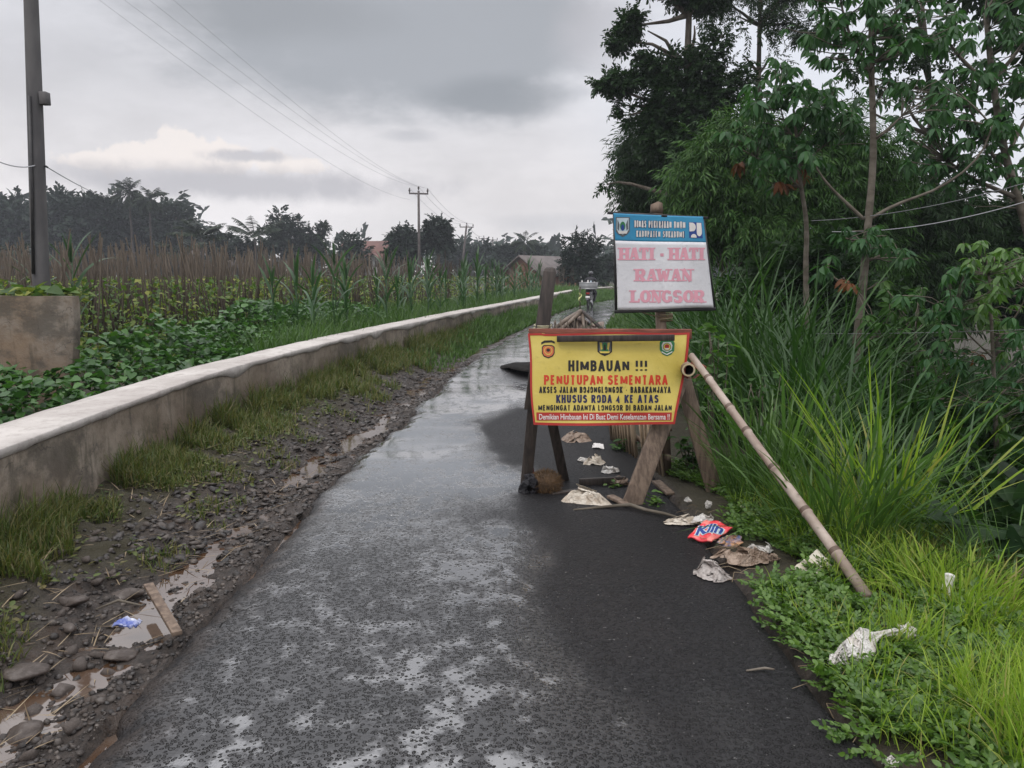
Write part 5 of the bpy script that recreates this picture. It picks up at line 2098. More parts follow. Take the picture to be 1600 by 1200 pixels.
def blob_points(blobs, n, rng, shell=.55, hole=.0, hf=1.2, hs=0):
    """points in a set of ellipsoids (cx,cy,cz,rx,ry,rz,weight)"""
    B = np.array([b[:6] for b in blobs], float)
    w = np.array([(b[6] if len(b) > 6 else 1) * b[3] * b[5] for b in blobs])
    i = rng.choice(len(B), n, p=w / w.sum())
    d = unit(rng.normal(size=(n, 3)))
    lump = 1 + .22 * sines(d * 2.3 + B[i, :3] * .7, 1.3, 500 + hs, 5)
    r = (shell + (1 - shell) * rng.random(n)) * lump
    p = B[i, :3] + d * B[i, 3:6] * r[:, None]
    if hole:
        q = sines(p, hf, 600 + hs, 8)
        k = q > np.quantile(q, hole * .55)
        p, d = p[k], d[k]
    return p, d


def fill_crown(b, blobs, n, kind, size, rng, m=0, shell=.45, hole=.35, hf=1.2, droop=.25, hs=0, mats=None):
    p, d = blob_points(blobs, n, rng, shell, hole, hf, hs)
    k = len(p)
    dr = unit(d * .8 + rng.normal(0, .55, (k, 3)) + np.array([0, 0, -droop]))
    bs = basis_from(dr, rng)
    s = size * rng.uniform(.65, 1.3, k)
    which = rng.integers(0, 3, k)
    for q in range(3):
        j = which == q
        v, f = TW[kind][q]
        b.copies(v, [f], p[j], bs[j], s[j], m)


def blobs_px(lst, Y, rng, depth=1.0, jit=.25):
    out = []
    for e in lst:
        px, py, rx = e[0], e[1], e[2]
        ry = e[3] if len(e) > 3 and e[3] else rx
        w = e[4] if len(e) > 4 else 1
        y = Y + rng.uniform(-jit, jit) * rx * Y / 1208
        c = P(px, py, y)
        k = y / 1208
        out.append((c[0], c[1], c[2], rx * k, rx * k * depth, ry * k, w))
    return out


def limb(b, p0, p1, r0, r1, rng, n=7, wob=.06, m=0, sides=7):
    p0, p1 = np.array(p0, float), np.array(p1, float)
    t = np.linspace(0, 1, n)
    L = np.linalg.norm(p1 - p0)
    o = rng.normal(0, wob * L, (n, 3))
    o = np.cumsum(o, 0) / n ** .5 * np.sin(t * math.pi)[:, None]
    pts = p0 + np.outer(t, p1 - p0) + o
    b.tube(pts, r0 + (r1 - r0) * t, sides, m)
    return pts


def tree(name, label, cat, base, blobs, n, kind, size, leaf, seed, trunk_r=.12, bark='bark', group=None, shell=.45, hole=.35, hf=1.2,
         droop=.25, trunk_to=None, limbs=True):
    rng = np.random.default_rng(seed)
    r = thing(name, label, cat, group, loc=tuple(base))
    inv = Matrix.Translation(-Vector(base))
    b = MB()
    B = np.array([q[:6] for q in blobs])
    top = np.array(trunk_to) if trunk_to is not None else np.array([np.average(B[:, 0]), np.average(B[:, 1]), B[:, 2].max()])
    pts = limb(b, np.array(base) - np.array([0, 0, .3]), top, trunk_r, trunk_r * .3, rng, 10, .03)
    if limbs:
        for q in B[: 26]:
            c = q[:3]
            j = min(len(pts) - 2, max(1, int(np.argmin(np.abs(pts[:, 2] - (c[2] - q[5] * .9))))))
            limb(b, pts[j], c, trunk_r * .38, trunk_r * .08, rng, 6, .06, 0, 5)
    t = b.build('trunk', M[bark], r, True)
    b = MB()
    fill_crown(b, blobs, n, kind, size, rng, 0, shell, hole, hf, droop, seed)
    c = b.build('crown', M[leaf], r)
    for o in (t, c):
        o.matrix_parent_inverse = inv
    return r


def blade_mesh(b, pos, length, width, lean, azim, curve, rng, seg=4, m=0):
    """ribbons that rise and bend over"""
    n = len(pos)
    t = np.linspace(0, 1, seg + 1)
    ca, sa = np.cos(azim), np.sin(azim)
    ang = lean[:, None] + curve[:, None] * t[None] ** 1.3          # from vertical
    st = length[:, None] / seg
    hx = np.cumsum(np.concatenate([np.zeros((n, 1)), np.sin(ang[:, :-1]) * st], 1), 1)
    hz = np.cumsum(np.concatenate([np.zeros((n, 1)), np.cos(ang[:, :-1]) * st], 1), 1)
    w = width[:, None] * np.array([.75] + [1.0] * (seg - 2) + [.62, .04])[None, : seg + 1] / 2
    cx = pos[:, 0:1] + hx * ca[:, None]
    cy = pos[:, 1:2] + hx * sa[:, None]
    cz = pos[:, 2:3] + hz
    tw = azim + rng.normal(0, .6, n)
    ox, oy = -np.sin(tw)[:, None] * w, np.cos(tw)[:, None] * w
    L = np.stack([cx - ox, cy - oy, cz], -1)
    R_ = np.stack([cx + ox, cy + oy, cz], -1)
    V = np.stack([L, R_], 2).reshape(n, -1, 3)
    k = V.shape[1]
    f = np.array([[2 * i, 2 * i + 1, 2 * i + 3, 2 * i + 2] for i in range(seg)])
    F = (f[None] + (np.arange(n) * k)[:, None, None]).reshape(-1, 4)
    b.add(V.reshape(-1, 3), F, m)


def grass(b, x, y, z, rng, h=(.1, .3), w=.005, lean=.35, curve=.9, seg=3, m=0, azim=None):
    n = len(x)
    L = rng.uniform(*h, n)
    blade_mesh(b, np.stack([x, y, z], -1), L, w * rng.uniform(.7, 1.4, n), np.abs(rng.normal(0, lean, n)), rng.uniform(0, 6.283, n) if azim is None else azim,
               np.abs(rng.normal(curve, curve * .5, n)), rng, seg, m)


# ------------------------------------------------------------------ left verge: grass at the foot of the wall
def left_grass():
    r = np.random.default_rng(21)
    b = MB()
    n = 60000
    y = 2.2 + 18 * r.random(n) ** 1.45
    d = np.abs(r.normal(0, .34, n))
    d = np.where(r.random(n) < .35, r.uniform(0, 1.0, n), d)
    x = xw(y) + .02 + d
    lim = xl(y) - .54 + .08 * smooth(4.8, 3.2, y) + (fbm(x * 2, y * 1.6, 33, 3) - .5) * .7
    dens = fbm(x * 2.6, y * 2.6, 35, 3)
    k = (x < lim) & (dens > .41 + .10 * (d > .45) + .05 * (d > .2))
    x, y, d = x[k], y[k], d[k]
    hh = .07 + .20 * np.exp(-d / .22) * (.35 + fbm(x * 1.5, y * 1.5, 36, 2)) + .05 * (y > 9)
    n = len(x)
    L = hh * r.uniform(.6, 1.5, n)
    blade_mesh(b, np.stack([x, y, H(x, y) - .01], -1), L, np.clip(.0042 + .0006 * y, 0, .012) * r.uniform(.6, 1.4, n), np.abs(r.normal(.1, .4, n)), r.uniform(0, 6.283, n), np.abs(r.normal(.9, .6, n)), r, 3, 0)
    # low trodden leaves
    n = 5000
    y = 2.2 + 10 * r.random(n) ** 1.5
    x = xw(y) + .05 + np.abs(r.normal(.25, .4, n))
    k = (x < xl(y) - .55 + (fbm(x * 2, y * 1.6, 33, 3) - .5) * .7) & (fbm(x * 2.6, y * 2.6, 35, 3) > .4)
    x, y = x[k], y[k]
    n = len(x)
    v, f = leaf_shape(.5, .1, 'oval')
    a = r.uniform(0, 6.283, n)
    dd = np.stack([np.cos(a), np.sin(a), r.uniform(0, .7, n)], -1)
    b.copies(v, [f], np.stack([x, y, H(x, y) + r.uniform(0, .04, n)], -1), basis_from(dd, r), r.uniform(.02, .05, n), 0)
    o = b.build('verge_grass', M['grass_verge'])
    stuff(o, 'mixed green and yellowing grass along the foot of the long concrete wall', 'grass')
    # far: taller green grass that hides the wall from the road
    b = MB()
    n = 30000
    y = 13 + 42 * r.random(n) ** 1.2
    x = xw(y) + .05 + (xl(y) - xw(y) - .1) * r.random(n) ** 1.3
    k = (x < xl(y) - .15 - .25 * fbm(x, y, 39, 3) * (y < 22)) & (r.random(n) < smooth(11, 22, y) * .9 + .12)
    x, y = x[k], y[k]
    n = len(x)
    L = (.16 + .42 * smooth(15, 24, y) * (.4 + .8 * fbm(x * .8, y * .5, 41, 2))) * np.clip(.35 + (xl(y) - x) * .8, .3, 1) * r.uniform(.6, 1.3, n)
    blade_mesh(b, np.stack([x, y, H(x, y) - .01], -1), L, (.008 + .0009 * y) * r.uniform(.7, 1.3, n), np.abs(r.normal(.1, .3, n)), r.uniform(0, 6.283, n), np.abs(r.normal(.7, .4, n)), r, 3, 0)
    o = b.build('roadside_grass', M['grass_tall'])
    stuff(o, 'tall green grass between the far stretch of wall and the road', 'grass')
    # straws lying on the stones
    b = MB()
    n = 300
    y = 2.3 + 4 * r.random(n) ** 1.3
    x = xl(y) - .2 - 1.1 * r.random(n)
    a = r.uniform(0, 6.283, n)
    blade_mesh(b, np.stack([x, y, H(x, y) + .02], -1), r.uniform(.05, .2, n), np.full(n, .006), np.full(n, 1.35), a, r.uniform(-.1, .4, n), r, 3, 0)
    n = 9
    t = r.random(n)
    x = 1.15 + .25 * r.random(n)
    y = 2.4 + 2.6 * t
    blade_mesh(b, np.stack([x, y, 0 * x + .02], -1), r.uniform(.03, .11, n), np.full(n, .005), np.full(n, 1.45), r.uniform(0, 6.283, n), r.uniform(-.05, .3, n), r, 3, 0)
    o = b.build('dry_straw', M['straw'])
    stuff(o, 'dry straws scattered on the stones and at the creeper edge', 'straw')


left_grass()


# ------------------------------------------------------------------ behind the wall: sweet potato vines, bean field, maize
def vines():
    r = np.random.default_rng(31)
    b = MB()
    n = 26000
    y = 3.6 + 15 * r.random(n) ** 1.25
    x = xw(y) - .42 - np.abs(r.random(n)) * (2.2 + 1.6 * smooth(5, 9, y))
    top = mound(x, y)
    z = top - np.abs(r.normal(0, .10, n)) + r.normal(0, .03, n)
    k = ~((x < -4.7) & (y > 8.1))
    x, y, z = x[k], y[k], z[k]
    n = len(x)
    a = r.uniform(0, 6.283, n)
    d = np.stack([np.cos(a), np.sin(a), r.normal(-.1, .5, n)], -1)
    v, f = leaf_shape(.95, .10, 'heart')
    b.copies(v, [f], np.stack([x, y, z], -1), basis_from(d, r), r.uniform(.06, .125, n))
    o = b.build('vine_leaves', M['leaf_vine'])
    stuff(o, 'dense dark green heart leaved vines filling the dip behind the concrete wall', 'vines')
    # weeds and grass behind the wall further on
    b = MB()
    n = 26000
    y = 11 + 46 * r.random(n) ** 1.3
    x = xw(y) - .45 - (2.2 + y * .03) * r.random(n) ** 1.2
    L = (.35 + .55 * fbm(x * .9, y * .6, 61, 3)) * r.uniform(.6, 1.35, n)
    blade_mesh(b, np.stack([x, y, H(x, y)], -1), L, (.010 + .0007 * y) * r.uniform(.7, 1.3, n), np.abs(r.normal(.1, .3, n)), r.uniform(0, 6.283, n), np.abs(r.normal(.8, .5, n)), r, 3, 0)
    o = b.build('field_edge_grass', M['grass_tall'])
    stuff(o, 'rank green grass along the field side of the concrete wall', 'grass')
    # big coarse leaves lying over the parapet top
    b = MB()
    n = 420
    x = r.uniform(-8.5, -4.95, n)
    y = r.uniform(8.55, 9.3, n)
    z = 1.30 + .30 * fbm(x * 1.3, y * 1.3, 62, 2) * r.random(n)
    a = r.uniform(0, 6.283, n)
    d = np.stack([np.cos(a), np.sin(a), r.normal(0, .4, n)], -1)
    v, f = leaf_shape(.8, .10, 'heart')
    b.copies(v, [f], np.stack([x, y, z], -1), basis_from(d, r), r.uniform(.07, .2, n))
    o = b.build('gourd_vine', M['leaf_bean'])
    stuff(o, 'yellow green gourd leaves spilling over the top of the concrete parapet', 'vines')


def mound(x, y):
    off = xw(y) - .42 - x
    m = .34 + .50 * smooth(.3, 2.2, off) + .22 * (fbm(x * .9, y * .9, 64, 3) - .5) * 2 * smooth(0, .4, off) + .10 * smooth(8, 13, y)
    m = m - .22 * smooth(6.5, 4.5, y) * smooth(1.6, .4, off)
    m = m + .16 * smooth(.9, 1.8, off) * smooth(5.5, 7.5, y) * smooth(16, 12, y)
    m = m - .30 * smooth(.555, .60, -x / y) * (y < 8.7)
    return m


vines()


def bean_field():
    r = np.random.default_rng(41)
    sticks = []
    for k in range(8):
        b = MB()
        for q in range(3 + k % 2):
            a = r.uniform(0, 6.283)
            f0 = np.array([math.cos(a) * .22, math.sin(a) * .22, -.05])
            t = np.array([-math.cos(a) * .13 + r.normal(0, .04), -math.sin(a) * .13 + r.normal(0, .04), 1.98 + r.normal(0, .12)])
            mid = (f0 + t) / 2 + r.normal(0, .025, 3)
            b.tube([f0, mid, t], [.014, .013, .009], 5)
        sticks.append(b.mesh('bean_stake', M['stake']))
    pts = []
    for iy in range(70):
        y = 11.8 + iy * .72 + (iy > 30) * (iy - 30) * .25
        for ix in range(130):
            x = float(xw(min(y, 60))) - 3.1 - ix * .62 + r.normal(0, .08)
            yy = y + r.normal(0, .1)
            if x / yy < -.74 or (yy < 13.2 and x > -4.2):
                continue
            if yy < 9.5 + .0 and x < -4.6:
                continue
            pts.append((x, yy))
    pts.sort(key=lambda p: p[1] + abs(p[0]) * .12)
    pts = [p for p in pts if p[1] < 62]
    near, rest = pts[:300], pts[300:]
    grp = 'bean stakes in the field beyond the wall'
    for i, (x, y) in enumerate(near):
        o = bpy.data.objects.new('bean_stake', sticks[i % 8])
        COL.objects.link(o)
        o.location = (x, y, float(H(x, y)))
        o.rotation_euler = (r.normal(0, .03), r.normal(0, .03), r.uniform(0, 6.283))
        tag(o, 'crossed bundle of thin brown bean stakes rising above yellowing bean plants', 'bean stake', grp)
    b = MB()
    rest = [p for k, p in enumerate(rest) if (p[1] < 40 and k % 2 == 0) or k % 4 == 0]
    for x, y in rest:
        for q in range(3):
            a = r.uniform(0, 6.283)
            f0 = np.array([x + math.cos(a) * .2, y + math.sin(a) * .2, -.05])
            t = np.array([x - math.cos(a) * .12 + r.normal(0, .04), y - math.sin(a) * .12 + r.normal(0, .04), 2.02 + r.normal(0, .12)])
            b.tube([f0, t], [.016, .011], 3, 0, False)
    o = b.build('far_bean_stakes', M['stake'])
    stuff(o, 'mass of thin brown bean stakes in the back of the field', 'bean stakes')
    # leaves
    b = MB()
    P_ = np.array([p for p in pts if p[1] < 45])
    n = len(P_)
    per = 58
    idx = np.repeat(np.arange(n), per)
    keep = r.random(len(idx)) < np.where(P_[idx, 1] < 20, 1.0, .55)
    idx = idx[keep]
    N_ = len(idx)
    z = .10 + 1.30 * r.random(N_) ** .95
    rad = .30 * (1.15 - .35 * z)
    a = r.uniform(0, 6.283, N_)
    x = P_[idx, 0] + rad * np.cos(a) * r.uniform(.3, 1.3, N_)
    y = P_[idx, 1] + rad * np.sin(a) * r.uniform(.3, 1.3, N_)
    d = np.stack([np.cos(a), np.sin(a), r.normal(-.4, .4, N_)], -1)
    v, f = np.array([[0, 0, 0], [.4, .40, .05], [1, 0, -.15], [.4, -.40, .05]]), np.array([[0, 3, 2, 1]])
    b.copies(v, [f], np.stack([x, y, z + H(x, y)], -1), basis_from(d, r), r.uniform(.06, .13, N_))
    # low layer between the rows
    n = 17000
    y = 10.5 + 30 * r.random(n) ** 1.3
    x = xw(y) - 2.2 - r.random(n) ** .8 * (y * .8)
    k = ~((x < -4.7) & (y < 9.5))
    x, y = x[k], y[k]
    n = len(x)
    a = r.uniform(0, 6.283, n)
    d = np.stack([np.cos(a), np.sin(a), r.normal(0, .4, n)], -1)
    b.copies(v, [f], np.stack([x, y, H(x, y) + .1 + .55 * r.random(n) * fbm(x * .8, y * .8, 71, 2)], -1), basis_from(d, r), r.uniform(.07, .14, n))
    o = b.build('bean_plants', M['leaf_bean'])
    stuff(o, 'yellow green bean plants climbing the stakes across the field', 'bean plants')


bean_field()


def maize_proto(seed, h=2.1):
    r = np.random.default_rng(seed)
    root = bpy.data.objects.new('maize_plant', None)
    COL.objects.link(root)
    b = MB()
    b.tube([(0, 0, -.1), (r.normal(0, .02), r.normal(0, .02), h * .5), (r.normal(0, .03), r.normal(0, .03), h * .88)], [.017, .014, .007], 7)
    b.build('stalk', M['leaf_maize'], root, True)
    b = MB()
    n = 12
    k = np.arange(n)
    z = h * (.12 + .70 * k / (n - 1))
    az = (k % 2) * math.pi + r.normal(0, .45, n) + seed
    L = h * (.30 + .22 * np.sin(math.pi * np.clip(k / (n - 1), .1, .9))) * r.uniform(.85, 1.15, n)
    blade_mesh(b, np.stack([0 * z, 0 * z, z], -1), L, np.full(n, .062) * r.uniform(.8, 1.1, n), np.full(n, .30) + r.normal(0, .10, n), az, np.where(k > n - 4, .6, 1.75) * r.uniform(.6, 1.4, n), r, 7, 0)
    m = 5
    blade_mesh(b, np.stack([np.zeros(m), np.zeros(m), np.full(m, h * .84)], -1), np.full(m, h * .24), np.full(m, .045), np.abs(r.normal(.1, .1, m)), r.uniform(0, 6.28, m), np.full(m, .25), r, 4, 0)
    b.build('leaves', M['leaf_maize'], root)
    return root


def maize():
    r = np.random.default_rng(51)
    protos = [maize_proto(s, 2.15) for s in range(5)]
    used = set()
    grp = 'maize row at the field edge'
    spots = []
    for k in range(46):
        y = 13.2 + k * .66 + r.normal(0, .35)
        spots.append((float(xw(y)) - .95 - .5 * r.random() - (k % 3) * .3, y, r.uniform(.62, .98), 'tall green maize plant in the row along the field side of the wall', grp))
    special = [((118, 12.2), 'lone maize plant beside the end of the concrete parapet', .92), ((428, 13.2), 'small pale maize plant standing apart, just left of the maize row', .72),
               ((60, 13.5), 'drooping maize plant beside the foot of the big concrete pole', .80)]
    for (px, Y), lab, s in special:
        p = P(px, 500, Y)
        spots.append((p[0], Y, s, lab, None))
    for i, (x, y, s, lab, g) in enumerate(spots):
        q = i % 5
        if q not in used:
            o = protos[q]
            used.add(q)
            o.location = (x, y, float(H(x, y)))
            o.rotation_euler = (0, 0, r.uniform(0, 6.28))
            o.scale = (s, s, s)
        else:
            o = dup(protos[q], (x, y, float(H(x, y))), r.uniform(0, 6.28), s)
        if 'group' in o:
            del o['group']
        tag(o, lab, 'maize plant', g)


maize()

# ------------------------------------------------------------------ right side: creepers, grass, slope
def right_creepers():
    r = np.random.default_rng(61)
    b = MB()
    n = 8200
    y = 2.1 + 4.2 * r.random(n) ** 1.1
    off = r.uniform(-.12, 1.0, n)
    edge = (fbm(y * 2.2, y * 0 + 3, 72, 3) - .5) * .34 + .10 * smooth(3.0, 2.3, y)
    x = xr(y) + off
    mask = (off > edge - .02) & (fbm(x * 3, y * 3, 73, 3) > .30) & ~((y > 3.75) & (off < .30 + .1 * np.sin(y * 5))) & (np.hypot(x - 1.83, y - 3.62) > .17)
    x, y = x[mask], y[mask]
    n = len(x)
    a = r.uniform(0, 6.283, n)
    # runners head for the asphalt
    d = np.stack([np.cos(a) - .35, np.sin(a), r.uniform(.05, .5, n)], -1)
    bs = basis_from(d, r)
    w = r.integers(0, 3, n)
    z = np.maximum(H(x, y), .0) + r.uniform(.0, .05, n)
    for q in range(3):
        j = w == q
        v, f = TW['creeper'][q]
        b.copies(v, [f], np.stack([x, y, z], -1)[j], bs[j], r.uniform(.065, .14, n)[j])
    o = b.build('creepers', M['leaf_creeper'])
    stuff(o, 'low green creepers spreading over the right edge of the asphalt', 'creepers')
    b = MB()
    for k in range(22):
        y0 = 2.3 + 3.0 * r.random()
        x0 = float(xr(y0)) + .12 * r.random()
        aa = r.uniform(2.2, 4.0)
        L = r.uniform(.05, .18)
        bend = r.normal(0, .5)
        b.tube([(x0, y0, .02), (x0 + math.cos(aa) * L * .5, y0 + math.sin(aa) * L * .5, .028), (x0 + math.cos(aa + bend) * L, y0 + math.sin(aa + bend) * L, .012)], .0017, 4)
    o = b.build('creeper_runners', M['straw'])
    stuff(o, 'thin brown creeper runners reaching onto the asphalt', 'runners')
    # bright grass in the corner
    b = MB()
    n = 30000
    y = 2.0 + 3.2 * r.random(n)
    x = xr(y) + .30 + .15 * (fbm(y * 2, y * 0, 75, 2)) + 1.5 * r.random(n) ** .9
    dens = fbm(x * 2.4, y * 2.4, 76, 3)
    lo = xr(y) + .62 - .42 * smooth(3.2, 2.2, y) * 0
    k = (dens > .41) & (np.hypot(x - 1.83, y - 3.62) > .16) & (x > lo + (fbm(x * 3, y * 3, 77, 2) - .5) * .5 - .22 * (y < 3.2))
    x, y = x[k], y[k]
    n = len(x)
    L = (.12 + .30 * fbm(x * 1.3, y * 1.3, 78, 2)) * r.uniform(.5, 1.3, n)
    blade_mesh(b, np.stack([x, y, H(x, y) - .02], -1), L, .0042 * r.uniform(.7, 1.9, n), np.abs(r.normal(.15, .45, n)), r.uniform(0, 6.283, n), np.abs(r.normal(.9, .6, n)), r, 4, 0)
    m2 = 2600
    y = 2.2 + 3.0 * r.random(m2)
    x = xr(y) + .06 + .6 * r.random(m2)
    k = (fbm(x * 4, y * 4, 176, 2) > .56) & ~((y > 3.7) & (x - xr(y) < .34))
    x, y = x[k], y[k]
    m2 = len(x)
    blade_mesh(b, np.stack([x, y, H(x, y)], -1), r.uniform(.06, .26, m2), .0042 * r.uniform(.7, 1.5, m2), np.abs(r.normal(.3, .5, m2)), r.uniform(0, 6.283, m2), np.abs(r.normal(.9, .6, m2)), r, 4, 0)
    o = b.build('bright_grass', M['grass_bright'])
    stuff(o, 'bright yellow green grass in the right corner beside the road', 'grass')
    b = MB()
    n = 2600
    y = 3.2 + 1.6 * r.random(n)
    x = 2.35 + .9 * r.random(n)
    L = r.uniform(.1, .34, n)
    k = fbm(x * 3, y * 3, 79, 2) > .45
    x, y, L = x[k], y[k], L[k]
    n = len(x)
    blade_mesh(b, np.stack([x, y, H(x, y)], -1), L, np.full(n, .0045), np.abs(r.normal(.3, .4, n)), r.uniform(0, 6.283, n), np.abs(r.normal(1, .6, n)), r, 3, 0)
    o = b.build('dry_grass', M['grass_dry'])
    stuff(o, 'dry brownish grass behind the pale pipe stake', 'grass')


right_creepers()


def grass_clump(label, x, y, n, h, w, seed, leaf='grass_tall', spread=.22, lean=.35, curve=.8, tall=0, name='grass_clump'):
    r = np.random.default_rng(seed)
    b = MB()
    a = r.uniform(0, 6.283, n)
    rr = spread * np.sqrt(r.random(n))
    px, py = rr * np.cos(a), rr * np.sin(a)
    z = H(x + px, y + py) - float(H(x, y)) - .03
    L = h * r.uniform(.45, 1.1, n)
    az = a + r.normal(0, .5, n)
    blade_mesh(b, np.stack([px, py, z], -1), L, w * r.uniform(.6, 1.3, n), np.abs(r.normal(lean, lean * .6, n)), az, np.abs(r.normal(curve, curve * .5, n)), r, 7, 0)
    o = b.build(name, M[leaf])
    o.location = (x, y, float(H(x, y)))
    return tag(o, label, 'grass clump')


_p = G(1290, 860, 0)
grass_clump('big clump of long green grass just behind the bamboo prop', 2.02, 4.55, 360, .86, .013, 1, spread=.34, lean=.40, curve=.75)
grass_clump('clump of long grass between the bamboo prop and the barricade right rear leg', 1.82, 5.35, 210, .95, .013, 2, spread=.30, lean=.28, curve=.6)
grass_clump('clump of tall bright blades slanting up to the right, right of the bamboo prop', 2.42, 4.75, 120, 1.15, .014, 3, 'grass_bright', spread=.20, lean=.42, curve=.35)
grass_clump('low dark grass clump under the foot of the bamboo prop', 2.15, 4.10, 220, .42, .010, 4, 'grass_tall', spread=.30, lean=.5, curve=.9)
grass_clump('grass clump around the pale pipe stake', 2.18, 3.55, 300, .40, .008, 6, 'grass_bright', spread=.3, lean=.35, curve=.9)
grass_clump('grass tuft with long arching blades at the right picture edge', 2.75, 4.0, 160, .95, .010, 7, 'grass_tall', spread=.25, lean=.55, curve=.9)


def long_blades():
    """the few stiff bright leaves that stand out of the clump"""
    r = np.random.default_rng(8)
    b = MB()
    for (x0, y0), (x1, y1), Y in (((1395, 790), (1588, 622), 4.6), ((1405, 800), (1540, 700), 4.6), ((1400, 785), (1525, 640), 4.65), ((1385, 770), (1490, 690), 4.55),
                                  ((1345, 770), (1395, 672), 4.7), ((1330, 775), (1330, 655), 4.7), ((1350, 760), (1390, 570), 4.75), ((1225, 700), (1222, 560), 5.2),
                                  ((1240, 720), (1285, 590), 5.2), ((1250, 720), (1330, 650), 5.1), ((1235, 715), (1265, 605), 5.2), ((1260, 735), (1295, 615), 5.15),
                                  ((1370, 820), (1580, 828), 4.4), ((1345, 810), (1480, 760), 4.45), ((1310, 800), (1268, 725), 4.6), ((1180, 700), (1080, 600), 5.3), ((1190, 720), (1110, 640), 5.2)):
        p0, p1 = P(x0, y0, Y), P(x1, y1, Y - .1)
        t = np.linspace(0, 1, 9)
        c = p0 + np.outer(t, p1 - p0) + np.outer(np.sin(t * math.pi) * .035, (0, 0, 1))
        w = .012 * np.array([.6, .9, 1, 1, .95, .8, .6, .35, .03])
        s = unit(np.cross(p1 - p0, (0.2, 1, .3)))
        b.grid(np.stack([c - s * w[:, None], c + np.array([0, -.003, 0]), c + s * w[:, None]], 1))
    o = b.build('long_grass_blades', M['leaf_fresh'])
    tag(o, 'stiff bright green grass blades fanning out of the clump right of the bamboo prop', 'grass blades')
    o['kind'] = 'stuff'


long_blades()


def reed_bank():
    r = np.random.default_rng(71)
    b = MB()
    n = 6200
    y = 5.6 + 8.5 * r.random(n) ** .9
    x = xr(np.minimum(y, 30)) + .75 + (1.9 + .12 * y) * r.random(n)
    k = ~((y < 6.4) & (x < 2.0))
    x, y = x[k], y[k]
    c = fbm(x * 1.1, y * 1.1, 81, 3)
    k = c > .36
    x, y = x[k], y[k]
    n = len(x)
    L = (.75 + .95 * fbm(x * .7, y * .7, 82, 2)) * r.uniform(.55, 1.25, n) * np.where(x - xr(y) < 1.1, .75, np.where(y > 6.8, 1.5, 1.1))
    blade_mesh(b, np.stack([x, y, H(x, y) - .05], -1), L, (.014 + .0011 * y) * r.uniform(.6, 1.3, n), np.abs(r.normal(.18, .22, n)), r.uniform(0, 6.283, n), np.abs(r.normal(1.1, .5, n)), r, 6, 0)
    o = b.build('tall_reed_grass', M['grass_reed'])
    stuff(o, 'tall arching reed grass on the bank behind the white warning board', 'grass')
    b = MB()
    n = 16000
    y = 13 + 42 * r.random(n) ** 1.3
    x = xr(y) + .15 + 3.0 * r.random(n)
    L = (.35 + .55 * fbm(x * .7, y * .4, 84, 2)) * np.clip(.3 + (x - xr(y)) * .9, .3, 1.3) * r.uniform(.6, 1.3, n)
    blade_mesh(b, np.stack([x, y, np.maximum(H(x, y), -.7)], -1), L, (.009 + .0009 * y) * r.uniform(.7, 1.3, n), np.abs(r.normal(.1, .25, n)), r.uniform(0, 6.283, n), np.abs(r.normal(.8, .4, n)), r, 4, 0)
    o = b.build('far_bank_grass', M['grass_tall'])
    stuff(o, 'green grass along the right side of the far road', 'grass')
    # shade loving undergrowth over the slope
    b = MB()
    n = 4200
    y = 4.2 + 18 * r.random(n) ** 1.1
    x = xr(np.minimum(y, 30)) + 1.6 + r.random(n) * (1.5 + y * .62)
    z = H(x, y) + (.1 + 1.5 * r.random(n)) * (.4 + fbm(x * .6, y * .6, 86, 2)) * np.clip((x - xr(y) - 1.2) * .6, .2, 1.2)
    d = unit(r.normal(size=(n, 3)) + np.array([0, 0, .3]))
    bs = basis_from(d, r)
    w = r.integers(0, 3, n)
    s = r.uniform(.25, .55, n)
    for q in range(3):
        j = w == q
        v, f = TW['vine' if q else 'broad'][q]
        b.copies(v, [f], np.stack([x, y, z], -1)[j], bs[j], s[j])
    o = b.build('undergrowth', M['leaf_dark'])
    stuff(o, 'dark leafy undergrowth covering the slope right of the road', 'undergrowth')


reed_bank()


def broad_weed(label, px, py, Y, h, n, seed, leaf='leaf_fresh', size=.11, name='broad_leaved_weed'):
    r = np.random.default_rng(seed)
    p = P(px, py, Y)
    root = thing(name, label, 'plant', loc=tuple(p))
    g = float(H(p[0], p[1])) - p[2] - .05
    b = MB()
    lv = MB()
    v, f = leaf_shape(.55, .12, 'oval')
    for k in range(n):
        a = r.uniform(0, 6.283)
        t = np.array([math.cos(a) * h * .45 * r.random(), math.sin(a) * h * .3 * r.random(), h * r.uniform(.35, .6)])
        pts = limb(b, (0, 0, g), t, .006, .003, r, 7, .05, 0, 5)
        m = 12
        i = r.integers(3, 7, m)
        aa = r.uniform(0, 6.283, m)
        d = np.stack([np.cos(aa), np.sin(aa), r.normal(.05, .3, m)], -1)
        lv.copies(v, [f], pts[i] + r.normal(0, .02, (m, 3)), basis_from(d, r), size * r.uniform(.6, 1.2, m))
    b.build('stem', M['pale_bark'], root, True)
    lv.build('foliage', M[leaf], root)
    return root


